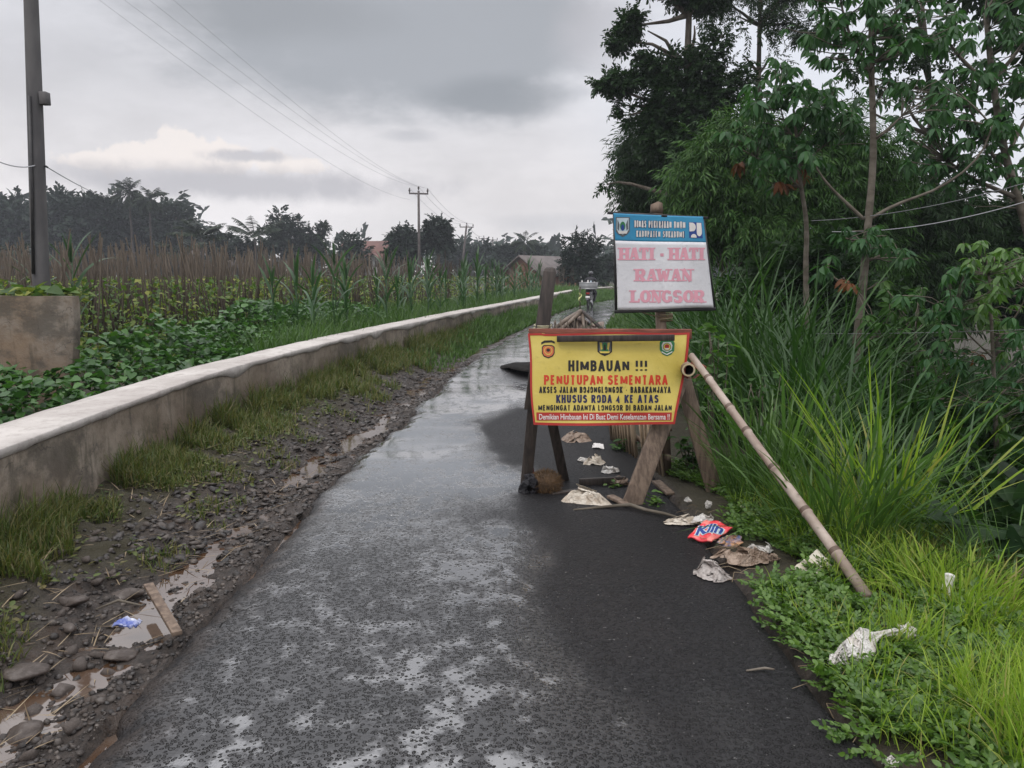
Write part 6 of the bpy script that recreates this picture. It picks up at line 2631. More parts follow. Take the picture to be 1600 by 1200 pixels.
broad_weed('leafy weed with pointed leaves just right of the yellow banner top', 1112, 575, 6.1, .55, 9, 1, size=.10)
broad_weed('leafy weed behind the upper part of the bamboo prop', 1190, 655, 5.9, .60, 9, 2, 'leaf_mid', .10)
broad_weed('green weed growing at the slat fence behind the barricade', 975, 720, 6.9, .34, 7, 3, 'leaf_mid', .075)
broad_weed('small weed at the foot of the wide barricade leg', 1022, 795, 5.25, .13, 6, 4, 'leaf_creeper', .05)
broad_weed('little weed beside the dark plank behind the barricade', 960, 770, 5.7, .10, 5, 5, 'leaf_creeper', .05)
broad_weed('weed with small leaves left of the barricade right rear leg', 1085, 725, 6.0, .4, 8, 6, 'leaf_mid', .08)
broad_weed('slender upright weed at the right picture edge', 1575, 900, 3.9, .34, 2, 7, 'grass_tall', .05)


# ------------------------------------------------------------------ big leaved trees: drooping whorls on bare limbs
def whorl(seed, n=8, kind='oval', w=.42):
    r = np.random.default_rng(seed)
    v, f = leaf_shape(w, .10, kind)
    b = MB()
    a = np.arange(n) / n * 6.283 + r.normal(0, .2, n)
    el = r.normal(-.35, .28, n)
    d = np.stack([np.cos(a) * np.cos(el), np.sin(a) * np.cos(el), np.sin(el)], -1)
    # bend each leaf down: use a drooping leaf shape
    v2 = v.copy()
    v2[:, 2] -= .5 * v[:, 0] ** 2
    b.copies(v2, [f], d * .12, basis_from(d, np.random.default_rng(seed)), r.uniform(.75, 1.1, n))
    return np.concatenate(b.v), np.concatenate([x for x, _ in b.f])


WH = [whorl(s) for s in range(5)]


def big_leaf_tree(name, label, trunk, limbs_, whorls, Y, seed, r0=.065, leaf='leaf_big', size=.34, orange=(), bark='pale_bark', extra=0, jit=.5, cat='tree'):
    """trunk, limbs: pixel polylines at distance Y (px, py[, dY]); whorls: (px, py, spread px, count)"""
    r = np.random.default_rng(seed)
    T = lambda q: P(q[0], q[1], Y + (q[2] if len(q) > 2 else 0))
    base = T(trunk[0])
    root = thing(name, label, cat, loc=tuple(base))
    inv = Matrix.Translation(-Vector(base))
    b = MB()
    pts = np.array([T(q) for q in trunk])
    t = np.linspace(0, 1, len(pts))
    tt = np.linspace(0, 1, 24)
    pp = np.stack([np.interp(tt, t, pts[:, i]) for i in range(3)], -1)
    k_ = np.ones(5) / 5
    sm = np.stack([np.convolve(np.pad(pp[:, i], 2, 'edge'), k_, 'valid') for i in range(3)], -1)
    sm[0] = pp[0]
    sm[-1] = pp[-1]
    rad = r0 * (1 - .62 * tt) * (1 + .05 * np.sin(tt * 60))
    b.tube(sm, rad, 10)
    nodes = [sm]
    for lb in limbs_:
        q = np.array([T(e) for e in lb])
        tl = np.linspace(0, 1, len(q))
        t2 = np.linspace(0, 1, 12)
        qq = np.stack([np.interp(t2, tl, q[:, i]) for i in range(3)], -1)
        qq = np.stack([np.convolve(np.pad(qq[:, i], 1, 'edge'), np.ones(3) / 3, 'valid') for i in range(3)], -1)
        b.tube(qq, r0 * (.42 - .28 * t2), 6)
        nodes.append(qq)
        whorls = list(whorls) + [(lb[-1][0], lb[-1][1], 14, 3)]
    allp = np.concatenate(nodes)
    lv = MB()
    for e in whorls:
        px, py, sp, cnt = e[:4]
        kind = e[4] if len(e) > 4 else 0
        for _ in range(int(cnt * 2.8) if cnt > 3 else cnt):
            c = P(px + r.normal(0, sp * .5), py + r.normal(0, sp * .38), Y + r.normal(0, jit * .5) + sp * .004 * r.normal())
            j = int(np.argmin(np.linalg.norm(allp - c, axis=1) + (allp[:, 2] > c[2]) * .5))
            if np.linalg.norm(allp[j] - c) > .15:
                limb(b, allp[j], c, r0 * .14, .004, r, 5, .05, 0, 4)
            v, f = WH[int(r.integers(0, 5))]
            a = r.uniform(0, 6.283)
            R_ = np.array(Matrix.Rotation(a, 3, 'Z') @ Matrix.Rotation(r.normal(0, .35), 3, 'X')).T
            lv.copies(v, [f], c[None], R_[None], [size * r.uniform(.75, 1.2)], kind)
    tr = b.build('trunk', M[bark], root, True)
    cr = lv.build('crown', [M[leaf], M['leaf_orange'], M['leaf_fresh']], root)
    for o in (tr, cr):
        o.matrix_parent_inverse = inv
    return root


big_leaf_tree('big_leaf_tree', 'tall pale trunked tree with drooping leaf whorls, nearest tree right of the warning board',
              [(1325, 660), (1338, 540), (1350, 440), (1357, 330), (1368, 240), (1360, 120), (1362, 0), (1360, -110)],
              [[(1352, 345), (1320, 315), (1290, 285), (1265, 245)], [(1355, 345), (1400, 318), (1470, 296), (1535, 245), (1552, 190)], [(1364, 220), (1390, 200), (1410, 180)], [(1362, 115), (1335, 75), (1318, 25), (1310, -20)],
               [(1360, 60), (1400, 20), (1430, -20)], [(1340, 460), (1310, 440), (1290, 420)], [(1348, 410), (1390, 395), (1410, 398)], [(1352, 380), (1320, 372)], [(1362, 20), (1340, -40), (1300, -90)]],
              [(1310, 30, 70, 9), (1275, 70, 40, 5), (1370, 30, 60, 8), (1420, 60, 70, 9), (1350, 90, 50, 5), (1440, 130, 60, 6), (1300, -40, 80, 8), (1400, -50, 90, 9), (1355, 372, 32, 7), (1395, 385, 20, 3), (1330, 362, 15, 2), (1300, 400, 22, 2),
               (1324, 445, 14, 1, 1), (1380, 432, 16, 2, 2), (1400, 405, 20, 2), (1480, 20, 60, 6)], 9.0, 5, .056, size=.128)
big_leaf_tree('big_leaf_tree', 'slender dark tree with large leaves, a few rust brown, left of the tall pale trunk',
              [(1262, 520), (1258, 420), (1262, 350), (1250, 285), (1246, 230), (1240, 170)],
              [[(1256, 300), (1220, 262), (1180, 245)], [(1250, 260), (1290, 225), (1330, 200)], [(1247, 230), (1225, 190), (1215, 150)], [(1246, 215), (1270, 175), (1300, 155)], [(1256, 290), (1215, 290)]],
              [(1225, 125, 40, 8), (1290, 150, 40, 6), (1195, 160, 35, 5), (1250, 175, 60, 9), (1310, 190, 40, 5), (1180, 205, 40, 5), (1290, 215, 50, 6), (1215, 225, 50, 6), (1150, 215, 25, 3), (1250, 245, 50, 5), (1205, 255, 30, 3),
               (1218, 290, 14, 2, 1), (1160, 262, 12, 1, 1), (1268, 274, 16, 2, 1), (1240, 195, 40, 3)], 10.4, 6, .04, size=.14)
big_leaf_tree('big_leaf_tree', 'open crowned tree with large leaves against the white sky at the right picture edge',
              [(1640, 640), (1630, 470), (1605, 350), (1570, 250), (1550, 120), (1540, 20)],
              [[(1600, 330), (1570, 270), (1530, 210), (1510, 150)], [(1570, 250), (1600, 190), (1630, 140)], [(1550, 130), (1590, 80), (1620, 40)], [(1550, 140), (1500, 90), (1470, 50)], [(1590, 310), (1520, 280), (1480, 250)]],
              [(1510, 60, 50, 5), (1555, 130, 50, 7), (1595, 50, 40, 5), (1540, 190, 45, 6), (1480, 150, 45, 6), (1500, 230, 45, 6), (1570, 200, 40, 5), (1590, 120, 30, 4), (1450, 200, 45, 6), (1540, 260, 45, 5), (1440, 250, 40, 5),
               (1400, 150, 40, 4), (1480, 280, 45, 5), (1590, 260, 40, 4), (1570, -20, 60, 5)], 11.5, 7, .085, size=.15)
big_leaf_tree('big_leaf_shrub', 'bushy young shrub with pale green whorled leaves at the right picture edge',
              [(1560, 800), (1555, 640), (1550, 520), (1545, 430)],
              [[(1553, 560), (1510, 520), (1490, 480)], [(1552, 540), (1590, 490), (1610, 450)], [(1555, 640), (1510, 620), (1480, 600)], [(1556, 620), (1600, 590), (1640, 570)]],
              [(1540, 400, 40, 6, 2), (1590, 410, 40, 5, 2), (1500, 430, 40, 5), (1560, 450, 50, 6, 2), (1480, 490, 40, 5), (1530, 500, 50, 6, 2), (1590, 520, 45, 6), (1450, 480, 30, 3), (1490, 560, 40, 5), (1560, 575, 45, 5), (1600, 620, 40, 5),
               (1520, 630, 45, 5), (1560, 660, 40, 4, 2), (1460, 620, 35, 3), (1590, 700, 40, 4), (1540, 720, 40, 3)], 6.8, 8, .025, size=.095, cat='shrub')
big_leaf_tree('big_leaf_shrub', 'low dark big leaved shrub in the hollow right of the tall pale trunk',
              [(1440, 700), (1436, 600), (1430, 520)],
              [[(1436, 600), (1400, 560), (1380, 530)], [(1436, 590), (1470, 550), (1490, 520)]],
              [(1400, 500, 50, 7), (1450, 530, 50, 7), (1390, 560, 50, 6), (1440, 590, 55, 7), (1490, 650, 50, 5), (1420, 650, 60, 6), (1410, 470, 40, 4), (1535, 560, 10, 1, 1), (1330, 441, 8, 1, 1)], 7.6, 9, .03, size=.10, leaf='leaf_mid', cat='shrub')


# ------------------------------------------------------------------ thicket and tall trees on the right
def px_tree(name, label, cat, foot, Y, lst, n, kind, size, leaf, seed, **kw):
    rng = np.random.default_rng(seed + 900)
    base = P(foot[0], foot[1], Y)
    base[2] = float(H(base[0], base[1]))
    bl = blobs_px(lst, Y, rng, kw.pop('depth', 1.0))
    top = kw.pop('top', None)
    if top is not None:
        kw['trunk_to'] = P(top[0], top[1], Y)
    return tree(name, label, cat, tuple(base), bl, n, kind, size, leaf, seed, **kw)


px_tree('vine_clad_tree', 'tallest dark tree behind the warning board, vine hung and ragged against the sky', 'tree', (1085, 470), 20,
        [(990, 38, 18, 15, 4), (966, 64, 11, 9, 5), (1012, 48, 18, 15, 3.5), (1018, 80, 22, 18, 3), (1036, 108, 24, 22, 2), (975, 126, 28, 7, 4.5), (945, 130, 14, 5, 4), (1005, 110, 18, 12), (1035, 150, 30, 32), (1025, 185, 24, 26), (1085, 40, 26, 48, .9), (1095, 110, 30, 46, 1.0),
         (1090, 180, 36, 44, 1.4), (1060, 220, 46, 36, 1.3), (1120, 150, 30, 36), (1110, 215, 42, 34), (1140, 105, 24, 18, .5), (1160, 135, 26, 26, .6), (1130, 55, 20, 18, .5), (1070, -10, 30, 40), (1110, -40, 46, 44), (1015, 210, 26, 22),
         (980, 180, 12, 6, 1.5), (962, 160, 7, 6, 2), (948, 288, 7, 5, 2), (1010, -60, 50, 40, .4), (1150, -60, 60, 50, .4), (1050, -150, 90, 60, .2), (1110, -280, 100, 80, .2)],  # last crown blobs, above the view, are added to darken the road's reflection
        6200, 'broad', .28, 'leaf_dark', 11, trunk_r=.20, hole=.22, hf=1.6, top=(1088, -60), shell=.15)
px_tree('feathery_tree', 'sparse feathery tree with fine hanging foliage above and right of the vine clad tree', 'tree', (1180, 470), 24,
        [(1150, 25, 46, 14), (1185, 50, 40, 14), (1130, -10, 60, 24), (1200, 90, 26, 10), (1215, 20, 36, 14), (1230, -30, 60, 30), (1160, 85, 22, 10), (1180, 130, 24, 20), (1195, 175, 26, 20), (1150, 170, 24, 24), (1265, 45, 30, 18)],
        1500, 'fine', .42, 'leaf_dark', 12, trunk_r=.16, hole=.75, hf=1.4, top=(1190, -40), shell=.1, droop=.5)
px_tree('bamboo_clump', 'dark bluish bamboo clump left behind the warning board', 'bamboo', (1030, 480), 22,
        [(1010, 230, 40, 36), (1000, 270, 34, 40), (1030, 290, 42, 44), (1000, 315, 28, 28), (1060, 270, 40, 50), (1050, 330, 40, 36), (990, 300, 22, 24), (975, 220, 10, 7, .4), (985, 325, 18, 22), (1040, 240, 36, 26), (1010, 370, 32, 40), (1060, 380, 50, 50)],
        7000, 'bamboo', .50, 'leaf_dark', 13, trunk_r=.08, hole=.25, hf=1.0, top=(1025, 230), droop=.6)
px_tree('bamboo_clump', 'green feathery bamboo clump directly right of the warning board', 'bamboo', (1140, 520), 15,
        [(1090, 290, 40, 30), (1120, 250, 40, 36), (1150, 230, 40, 36), (1175, 280, 46, 44), (1130, 320, 50, 44), (1085, 330, 26, 34), (1190, 220, 36, 40), (1210, 310, 50, 50), (1160, 370, 56, 46), (1110, 375, 26, 36), (1080, 270, 20, 16), (1220, 250, 36, 36), (1220, 380, 56, 50), (1150, 200, 30, 20), (1160, 430, 50, 40), (1240, 440, 50, 40)],
        8000, 'bamboo', .40, 'leaf_bamboo', 14, trunk_r=.05, hole=.30, hf=1.5, top=(1150, 240), droop=.65)
px_tree('bamboo_clump', 'dense bamboo thicket behind the slender dark tree with rust brown leaves', 'bamboo', (1300, 540), 15.5,
        [(1250, 330, 60, 50), (1310, 280, 56, 50), (1300, 360, 60, 60), (1340, 330, 60, 60), (1270, 260, 50, 44), (1330, 230, 44, 36), (1370, 270, 50, 50), (1270, 420, 60, 56), (1340, 420, 66, 56), (1230, 300, 40, 40), (1300, 200, 30, 24), (1300, 480, 70, 40), (1220, 480, 60, 40)],
        6500, 'bamboo', .45, 'leaf_mid', 15, trunk_r=.05, hole=.28, hf=1.4, top=(1300, 260), droop=.6)
px_tree('bamboo_clump', 'dark bamboo thicket behind the fork of the tall pale trunk', 'bamboo', (1430, 560), 16.5,
        [(1400, 300, 50, 40), (1450, 320, 60, 46), (1420, 350, 64, 56), (1480, 350, 60, 50), (1380, 380, 60, 60), (1440, 420, 70, 60), (1490, 420, 60, 56), (1380, 470, 60, 50), (1450, 490, 70, 50)],
        4600, 'bamboo', .46, 'leaf_dark', 16, trunk_r=.05, hole=.28, hf=1.3, top=(1430, 270), droop=.6)
px_tree('forest_tree', 'dark leafy tree closing the view at the right picture edge', 'tree', (1570, 560), 18,
        [(1540, 360, 50, 40), (1590, 370, 56, 44), (1560, 390, 60, 50), (1620, 380, 60, 60), (1530, 420, 56, 50), (1600, 450, 70, 56), (1640, 340, 60, 50), (1550, 320, 30, 16, .5), (1540, 480, 60, 50), (1620, 520, 70, 60)],
        5000, 'broad', .36, 'leaf_dark', 17, trunk_r=.2, hole=.35, hf=1.1, top=(1580, 300))
px_tree('forest_tree', 'tall open tree with small leaves behind the crown of the tall pale trunk', 'tree', (1470, 560), 21,
        [(1440, 70, 60, 40), (1500, 30, 60, 40), (1400, 140, 60, 40), (1470, 190, 60, 50), (1340, 160, 50, 30), (1530, 240, 50, 30), (1380, 220, 50, 40), (1430, -40, 90, 50), (1310, 240, 50, 30), (1500, 110, 50, 30), (1330, 110, 36, 24)],
        750, 'broad', .32, 'leaf_dark', 18, trunk_r=.16, hole=.95, hf=1.3, top=(1440, 0), shell=.1)
px_tree('forest_tree', 'unseen very tall tree added right of the picture to darken the road reflection', 'tree', (1750, 560), 17,
        [(1740, 200, 120, 100), (1740, 40, 110, 80), (1800, 60, 140, 120), (1600, -120, 130, 90), (1720, -180, 180, 120), (1500, -220, 130, 90), (1800, 300, 140, 120), (1420, -330, 140, 90), (1600, -330, 160, 100), (1250, -400, 130, 80)],
        5200, 'broad', .7, 'leaf_dark', 19, trunk_r=.3, hole=.4, hf=.8, top=(1680, -160))  # stands outside the view, added for its dark reflection in the road
px_tree('forest_bush', 'dark bush filling the hollow behind the low reed grass', 'bush', (1180, 600), 11.5,
        [(1190, 470, 50, 50), (1250, 480, 56, 56), (1310, 500, 60, 60), (1230, 540, 70, 50), (1330, 560, 70, 60), (1400, 500, 60, 60), (1280, 420, 40, 40), (1160, 520, 50, 46)],
        3600, 'broad', .34, 'leaf_dark', 20, trunk_r=.05, hole=.2, hf=1.4)
px_tree('forest_bush', 'dark bush low in the hollow behind the pale pipe stake', 'bush', (1480, 800), 7.5,
        [(1450, 700, 70, 60), (1520, 740, 80, 60), (1380, 690, 60, 60), (1590, 760, 80, 70), (1480, 790, 80, 50), (1570, 690, 70, 60), (1400, 760, 60, 50)],
        2600, 'broad', .26, 'leaf_mid', 22, trunk_r=.04, hole=.2, hf=2)


# ------------------------------------------------------------------ distant trees
def far_tree(name, label, lst, Y, n, size, seed, foot=None, kind='far', cat='tree', hole=.3, tr=.25, group=None, leaf='leaf_far', top=None, droop=.1):
    rng = np.random.default_rng(seed + 333)
    bl = blobs_px(lst, Y, rng, .9)
    n, size = int(n * 2.6), size * .50
    fx = foot if foot is not None else lst[0][0]
    base = P(fx, 428, Y)
    base[2] = 0.0
    return tree(name, label, cat, tuple(base), bl, n, kind, size, leaf, seed, trunk_r=tr, hole=hole, hf=2.2 / float(np.mean([q[3] for q in bl])), droop=droop, group=group, limbs=len(lst) < 9,
                trunk_to=P(*top, Y) if top else None)


far_tree('far_tree', 'wide dark wood edge tree at the far left picture edge', [(-20, 350, 50, 44), (15, 345, 36, 38), (40, 360, 34, 40), (10, 390, 46, 30), (-60, 350, 50, 50)], 105, 620, 2.6, 31)
far_tree('far_tree', 'dark rounded tree directly right of the big concrete pole', [(95, 338, 32, 30), (100, 315, 14, 10), (120, 350, 32, 34), (85, 365, 34, 36), (105, 395, 40, 26)], 105, 560, 2.5, 32)
far_tree('far_tree', 'broad dark tree left of the two coconut palms', [(145, 332, 28, 26), (165, 345, 30, 32), (140, 365, 36, 36), (160, 395, 40, 26)], 104, 560, 2.5, 33)
far_tree('far_tree', 'dark tree right behind the two coconut palms', [(210, 345, 34, 32), (235, 350, 34, 34), (200, 375, 36, 34), (240, 390, 44, 28)], 107, 560, 2.5, 34)
far_tree('far_tree', 'dark sloping shouldered tree right of the two coconut palms', [(262, 345, 24, 22), (278, 340, 16, 14), (280, 362, 28, 30), (265, 385, 36, 30), (300, 385, 26, 26)], 106, 560, 2.4, 35)
far_tree('far_bush', 'low dark bush by the dark roof, left of the shaggy palm', [(345, 382, 24, 14), (370, 380, 22, 16), (330, 392, 26, 14), (385, 392, 18, 12)], 95, 260, 1.8, 36, cat='bush')
far_tree('far_tree', 'airy tree with a high open tip, left of the narrow conifer', [(440, 350, 16, 12), (433, 338, 9, 8), (425, 372, 22, 16), (448, 372, 20, 20), (430, 392, 26, 14)], 95, 230, 1.7, 37, hole=.5, top=(438, 340))
far_tree('far_tree', 'narrow pointed conifer between the small far trees', [(465, 352, 5, 12), (465, 372, 10, 12), (465, 388, 15, 12), (465, 400, 16, 10)], 95, 170, 1.4, 38, hole=.1, top=(465, 342))
far_tree('far_tree', 'small bushy far tree just right of the narrow conifer', [(485, 366, 13, 12), (488, 382, 15, 14), (482, 396, 16, 10)], 95, 130, 1.5, 39)
far_tree('far_tree', 'thin far tree with a tufted top, rightmost of the small group by the conifer', [(504, 360, 8, 8), (503, 375, 9, 8), (505, 352, 5, 5), (504, 395, 9, 10)], 95, 110, 1.3, 40, hole=.4, tr=.12)
far_tree('far_tree', 'low dark tree left of the red roofed house', [(545, 385, 18, 14), (530, 398, 22, 12), (560, 396, 16, 12)], 88, 160, 1.6, 41)
far_tree('far_tree', 'round dark tree directly left of the middle utility pole', [(632, 372, 20, 16), (620, 380, 14, 14), (643, 384, 16, 16), (632, 396, 24, 14)], 78, 330, 1.4, 42, hole=.12)
far_tree('far_tree', 'tall egg shaped dark tree right of the middle utility pole', [(684, 358, 17, 17), (680, 372, 19, 16), (692, 372, 14, 16), (684, 386, 16, 10)], 78, 380, 1.3, 43, hole=.1, foot=684)
far_tree('far_tree', 'dark far tree at the foot of the leaning utility pole', [(715, 398, 24, 10), (700, 402, 20, 9), (738, 402, 16, 10)], 120, 200, 2.0, 44)
far_tree('far_tree', 'spiky far tree below the two farthest utility poles', [(757, 392, 12, 12), (770, 398, 14, 12), (750, 404, 14, 10)], 120, 180, 1.9, 45)
far_tree('far_tree', 'rounded far tree right of the small distant palm', [(846, 397, 12, 9), (838, 404, 14, 8), (856, 404, 10, 8)], 110, 140, 1.8, 46)
far_tree('far_tree', 'irregular dark tree by the far road, between the brick house and the warning board', [(905, 378, 16, 12), (895, 388, 14, 12), (918, 384, 14, 8), (930, 380, 9, 5), (905, 400, 24, 16), (890, 410, 16, 14), (920, 412, 20, 14), (905, 425, 26, 14)], 62, 420, 1.1, 47, foot=906, hole=.35, kind='broad')
far_tree('far_tree', 'dark trees edge beyond the end of the road, beside the warning board', [(945, 420, 20, 12), (965, 415, 26, 16), (935, 432, 16, 8), (990, 410, 30, 24)], 85, 300, 1.6, 48)
for _i, (_x, _y, _r) in enumerate(((790, 398, 12), (806, 396, 14), (822, 402, 12), (780, 408, 16))):
    far_tree('far_tree', ['dark banana like far clump left of the small distant palm', 'taller dark far clump just left of the small distant palm', 'low far clump under the small distant palm', 'low dark far bush left of the banana like clump'][_i],
             [(_x, _y, _r, _r), (_x + 4, _y + 10, _r, 8)], 112, 110, 1.7, 50 + _i)


def far_wood():
    """the mass of low trees that closes the horizon"""
    r = np.random.default_rng(81)
    b = MB()
    bl = []
    for k in range(70):
        px = r.uniform(-60, 1000)
        bl.append((*P(px, 410 + r.normal(0, 3), 150 + r.uniform(0, 60)), r.uniform(6, 11), r.uniform(4, 8), r.uniform(2.5, 4.5)))
    for k in range(40):
        px = r.uniform(-60, 300)
        bl.append((*P(px, 372 + r.normal(0, 10), 135 + r.uniform(0, 30)), r.uniform(5, 9), r.uniform(4, 8), r.uniform(4, 7)))
    for k in range(30):
        bl.append((*P(r.uniform(1000, 2200), 400, 120 + r.uniform(0, 60)), r.uniform(8, 13), 5, r.uniform(6, 9)))
    fill_crown(b, bl, 4200, 'far', 3.2, r, 0, .3, .1, .3, .1, 5)
    o = b.build('far_wood', M['leaf_far'])
    stuff(o, 'dark distant wood along the horizon', 'wood')


far_wood()


def palm(name, label, px, ptop, Y, frond, n, seed, tr=.18, sway=0, upright=0.0):
    r = np.random.default_rng(seed)
    top = P(px, ptop, Y)
    base = np.array([top[0] + sway, Y, 0.0])
    root = thing(name, label, 'palm', loc=tuple(base))
    inv = Matrix.Translation(-Vector(base))
    b = MB()
    limb(b, base, top, tr, tr * .6, r, 9, .02)
    t_ = b.build('trunk', M['wood_dark'], root, True)
    b = MB()
    for k in range(n):
        a = k / n * 6.283 * 2.618 + r.normal(0, .2)
        el = r.uniform(-.6, 1.35) * (1 - upright) + upright * r.uniform(.5, 1.4)
        L = frond * r.uniform(.8, 1.1)
        s = np.linspace(0, 1, 9)
        e2 = el - 1.05 * s ** 1.5 * (1 - .5 * upright)
        dx = np.cumsum(np.cos(e2)) * L / 9
        dz = np.cumsum(np.sin(e2)) * L / 9
        pts = top + np.stack([dx * math.cos(a), dx * math.sin(a), dz], -1)
        b.tube(pts, np.linspace(.05, .015, 9) * frond / 4, 4)
        tg = unit(np.gradient(pts, axis=0))
        m = 22
        u = np.linspace(.12, 1, m)
        pp = np.stack([np.interp(u, s, pts[:, i]) for i in range(3)], -1)
        tt = np.stack([np.interp(u, s, tg[:, i]) for i in range(3)], -1)
        sd = unit(np.cross(tt, (0, 0, 1)))
        for sg in (-1, 1):
            d = unit(sd * sg * .7 + tt * .55 + np.array([0, 0, -.45]) + r.normal(0, .08, (m, 3)))
            v = np.array([[0, -.10, 0], [0, .10, 0], [.6, .075, -.03], [1, 0, -.12], [.6, -.075, -.03]])
            b.copies(v, [np.array([[0, 4, 2, 1]]), np.array([[4, 3, 2]])], pp, basis_from(d, r), frond * .26 * np.sin(u * 2.6 + .35))
    c = b.build('crown', M['leaf_palm'], root)
    for o in (t_, c):
        o.matrix_parent_inverse = inv
    return root


palm('coconut_palm', 'taller left one of the two coconut palms above the far wood', 202, 302, 98, 2.7, 30, 1)
palm('coconut_palm', 'right one of the two coconut palms above the far wood, a little lower', 234, 313, 98, 2.5, 28, 2)
palm('coconut_palm', 'dark shaggy palm in front of the far wood beside the dark roof', 314, 372, 70, 2.7, 18, 3, upright=.5)
palm('coconut_palm', 'palm with one upright brush of fronds left of the airy tree', 398, 372, 80, 3.4, 12, 4, upright=.75)
palm('coconut_palm', 'small distant palm near the brick house', 820, 380, 100, 2.3, 18, 5)
palm('banana_plant', 'low pale fronds at the left of the big concrete pole', 30, 400, 60, 2.3, 10, 6, upright=.4)
palm('banana_plant', 'low fronds in the field before the far wood, under the palms', 285, 398, 62, 2.2, 10, 7, upright=.3)


# ------------------------------------------------------------------ houses
def roof_mat(name, c1, c2):
    def fn(N, b):
        co = obco(N)
        w = N.node('ShaderNodeTexWave', wave_type='BANDS', bands_direction='X')
        N.put(w.inputs['Vector'], co)
        w.inputs['Scale'].default_value = 3.0
        n = N.noise(co, 1.5, 5, .6)
        c = N.mix(N.ss(n, .35, .65), c1, c2)
        N.put(b.inputs['Base Color'], c)
        b.inputs['Roughness'].default_value = .8
        N.put(b.inputs['Normal'], N.bump(w.outputs[0], .5, .03))
    return mat(name, fn)


M['roof_red'] = roof_mat('roof_red', (0.085, 0.036, 0.03), (0.13, 0.055, 0.042))
M['roof_grey'] = roof_mat('roof_grey', (0.075, 0.062, 0.058), (0.12, 0.10, 0.095))
M['wall_white'] = plain_mat('wall_white', (0.58, 0.58, 0.57), (0.48, 0.48, 0.47), 1.5, .85)
M['wall_shade'] = plain_mat('wall_shade', (0.16, 0.16, 0.16), (0.11, 0.11, 0.11), 1.5, .85)  # shaded copy of the white wall, the shade is in the colour
M['window'] = plain_mat('window', (0.02, 0.022, 0.025), None, 3, .2)


def brick_fn(N, b):
    co = obco(N)
    br = N.node('ShaderNodeTexBrick')
    N.put(br.inputs['Vector'], N.scale(co, (1, 1, 1)))
    br.inputs['Color1'].default_value = (0.24, 0.095, 0.062, 1)
    br.inputs['Color2'].default_value = (0.18, 0.075, 0.05, 1)
    br.inputs['Mortar'].default_value = (0.22, 0.19, 0.17, 1)
    br.inputs['Scale'].default_value = 4
    N.put(b.inputs['Base Color'], br.outputs[0])
    b.inputs['Roughness'].default_value = .9


M['brick'] = mat('brick', brick_fn)


def house(name, label, loc, rz, L, W, hw, hr, wall, roof, gable=None, wins=()):
    """gabled house, ridge along local x"""
    r = thing(name, label, 'house', loc=loc, rz=rz)
    b = MB()
    x, y = L / 2, W / 2
    b.add([(-x, -y, 0), (x, -y, 0), (x, y, 0), (-x, y, 0), (-x, -y, hw), (x, -y, hw), (x, y, hw), (-x, y, hw), (-x, 0, hw + hr), (x, 0, hw + hr)],
          [(0, 1, 5, 4), (1, 2, 6, 9, 5), (2, 3, 7, 6), (3, 0, 4, 8, 7)])
    b.build('wall', M[wall], r)
    b = MB()
    o, e = .5, .45
    k = hr / y
    V = []
    for sx in (-1, 1):
        for sy, zz in ((-1, -o * k), (0, hr), (1, -o * k)):
            for t in (0.03, .16):
                V.append((sx * (x + e), sy * (y + o) if sy else 0, hw + zz + t))
    # order per end: (front low, front hi-thick), ridge, back
    f = [(0, 2, 8, 6), (7, 9, 3, 1), (2, 4, 10, 8), (9, 11, 5, 3), (0, 6, 7, 1), (4, 5, 11, 10), (0, 1, 3, 2), (2, 3, 5, 4), (6, 8, 9, 7), (8, 10, 11, 9)]
    b.add(V, f)
    b.build('roof', M[roof], r)
    for (wx, wy, wz, sx, sz, face) in wins:
        b = MB()
        if face == 'x':
            b.beam((x + .0, wy, wz - sz / 2), (x + .0, wy, wz + sz / 2), sx, .08, 0, (1, 0, 0))
        else:
            b.beam((wx, -y, wz - sz / 2), (wx, -y, wz + sz / 2), sx, .08, 0, (0, 1, 0))
        b.build('window', M['window'], r)
    return r


_c = P(840, 428, 66)
house('brick_house', 'low brick house with a grey tiled roof beyond the field, left of the road end', (_c[0] + .3, 66, 0), math.radians(52), 5.4, 3.6, 1.7, 1.25, 'brick', 'roof_grey', wins=())
_c = P(580, 428, 92)
r_ = house('red_roof_house', 'far house with a dark red hipped roof and a white gable, between the round trees', (_c[0], 93, 0), math.radians(0), 6.0, 6.0, 3.4, 1.9, 'wall_shade', 'roof_red')


def gable_wing():
    b = MB()
    x, y, h, k = 1.75, -3.9, 2.3, 1.5
    b.add([(-x + .8, y, 0), (x + .8, y, 0), (x + .8, y + 1.2, 0), (-x + .8, y + 1.2, 0), (-x + .8, y, h), (x + .8, y, h), (x + .8, y + 1.2, h), (-x + .8, y + 1.2, h), (.8, y, h + k), (.8, y + 1.2, h + k)],
          [(0, 1, 5, 8, 4), (1, 2, 6, 5), (2, 3, 7, 9, 6), (3, 0, 4, 7)])
    w = b.build('front_gable', M['wall_white'], r_)
    b = MB()
    for s in (-1, 1):
        b.beam((.8 + s * (x + .35), y + .35, h - .24), (.8, y + .35, h + k + .1), 1.9, .12, 0, (s * .65, 0, .75))
    b.build('gable_roof', M['roof_red'], r_)
    for s in (-.3, .3):
        b = MB()
        b.beam((.8 + s, y - .01, h + .1), (.8 + s, y - .01, h + .75), .22, .05, 0, (0, 1, 0))
        b.build('window', M['window'], r_)


gable_wing()
_c = P(350, 428, 100)
house('dark_roof_house', 'dark roofed house half hidden between the shaggy palm and the far bushes', (_c[0], 101, 0), 0, 8, 5, 2.6, 1.9, 'wall_shade', 'roof_grey')

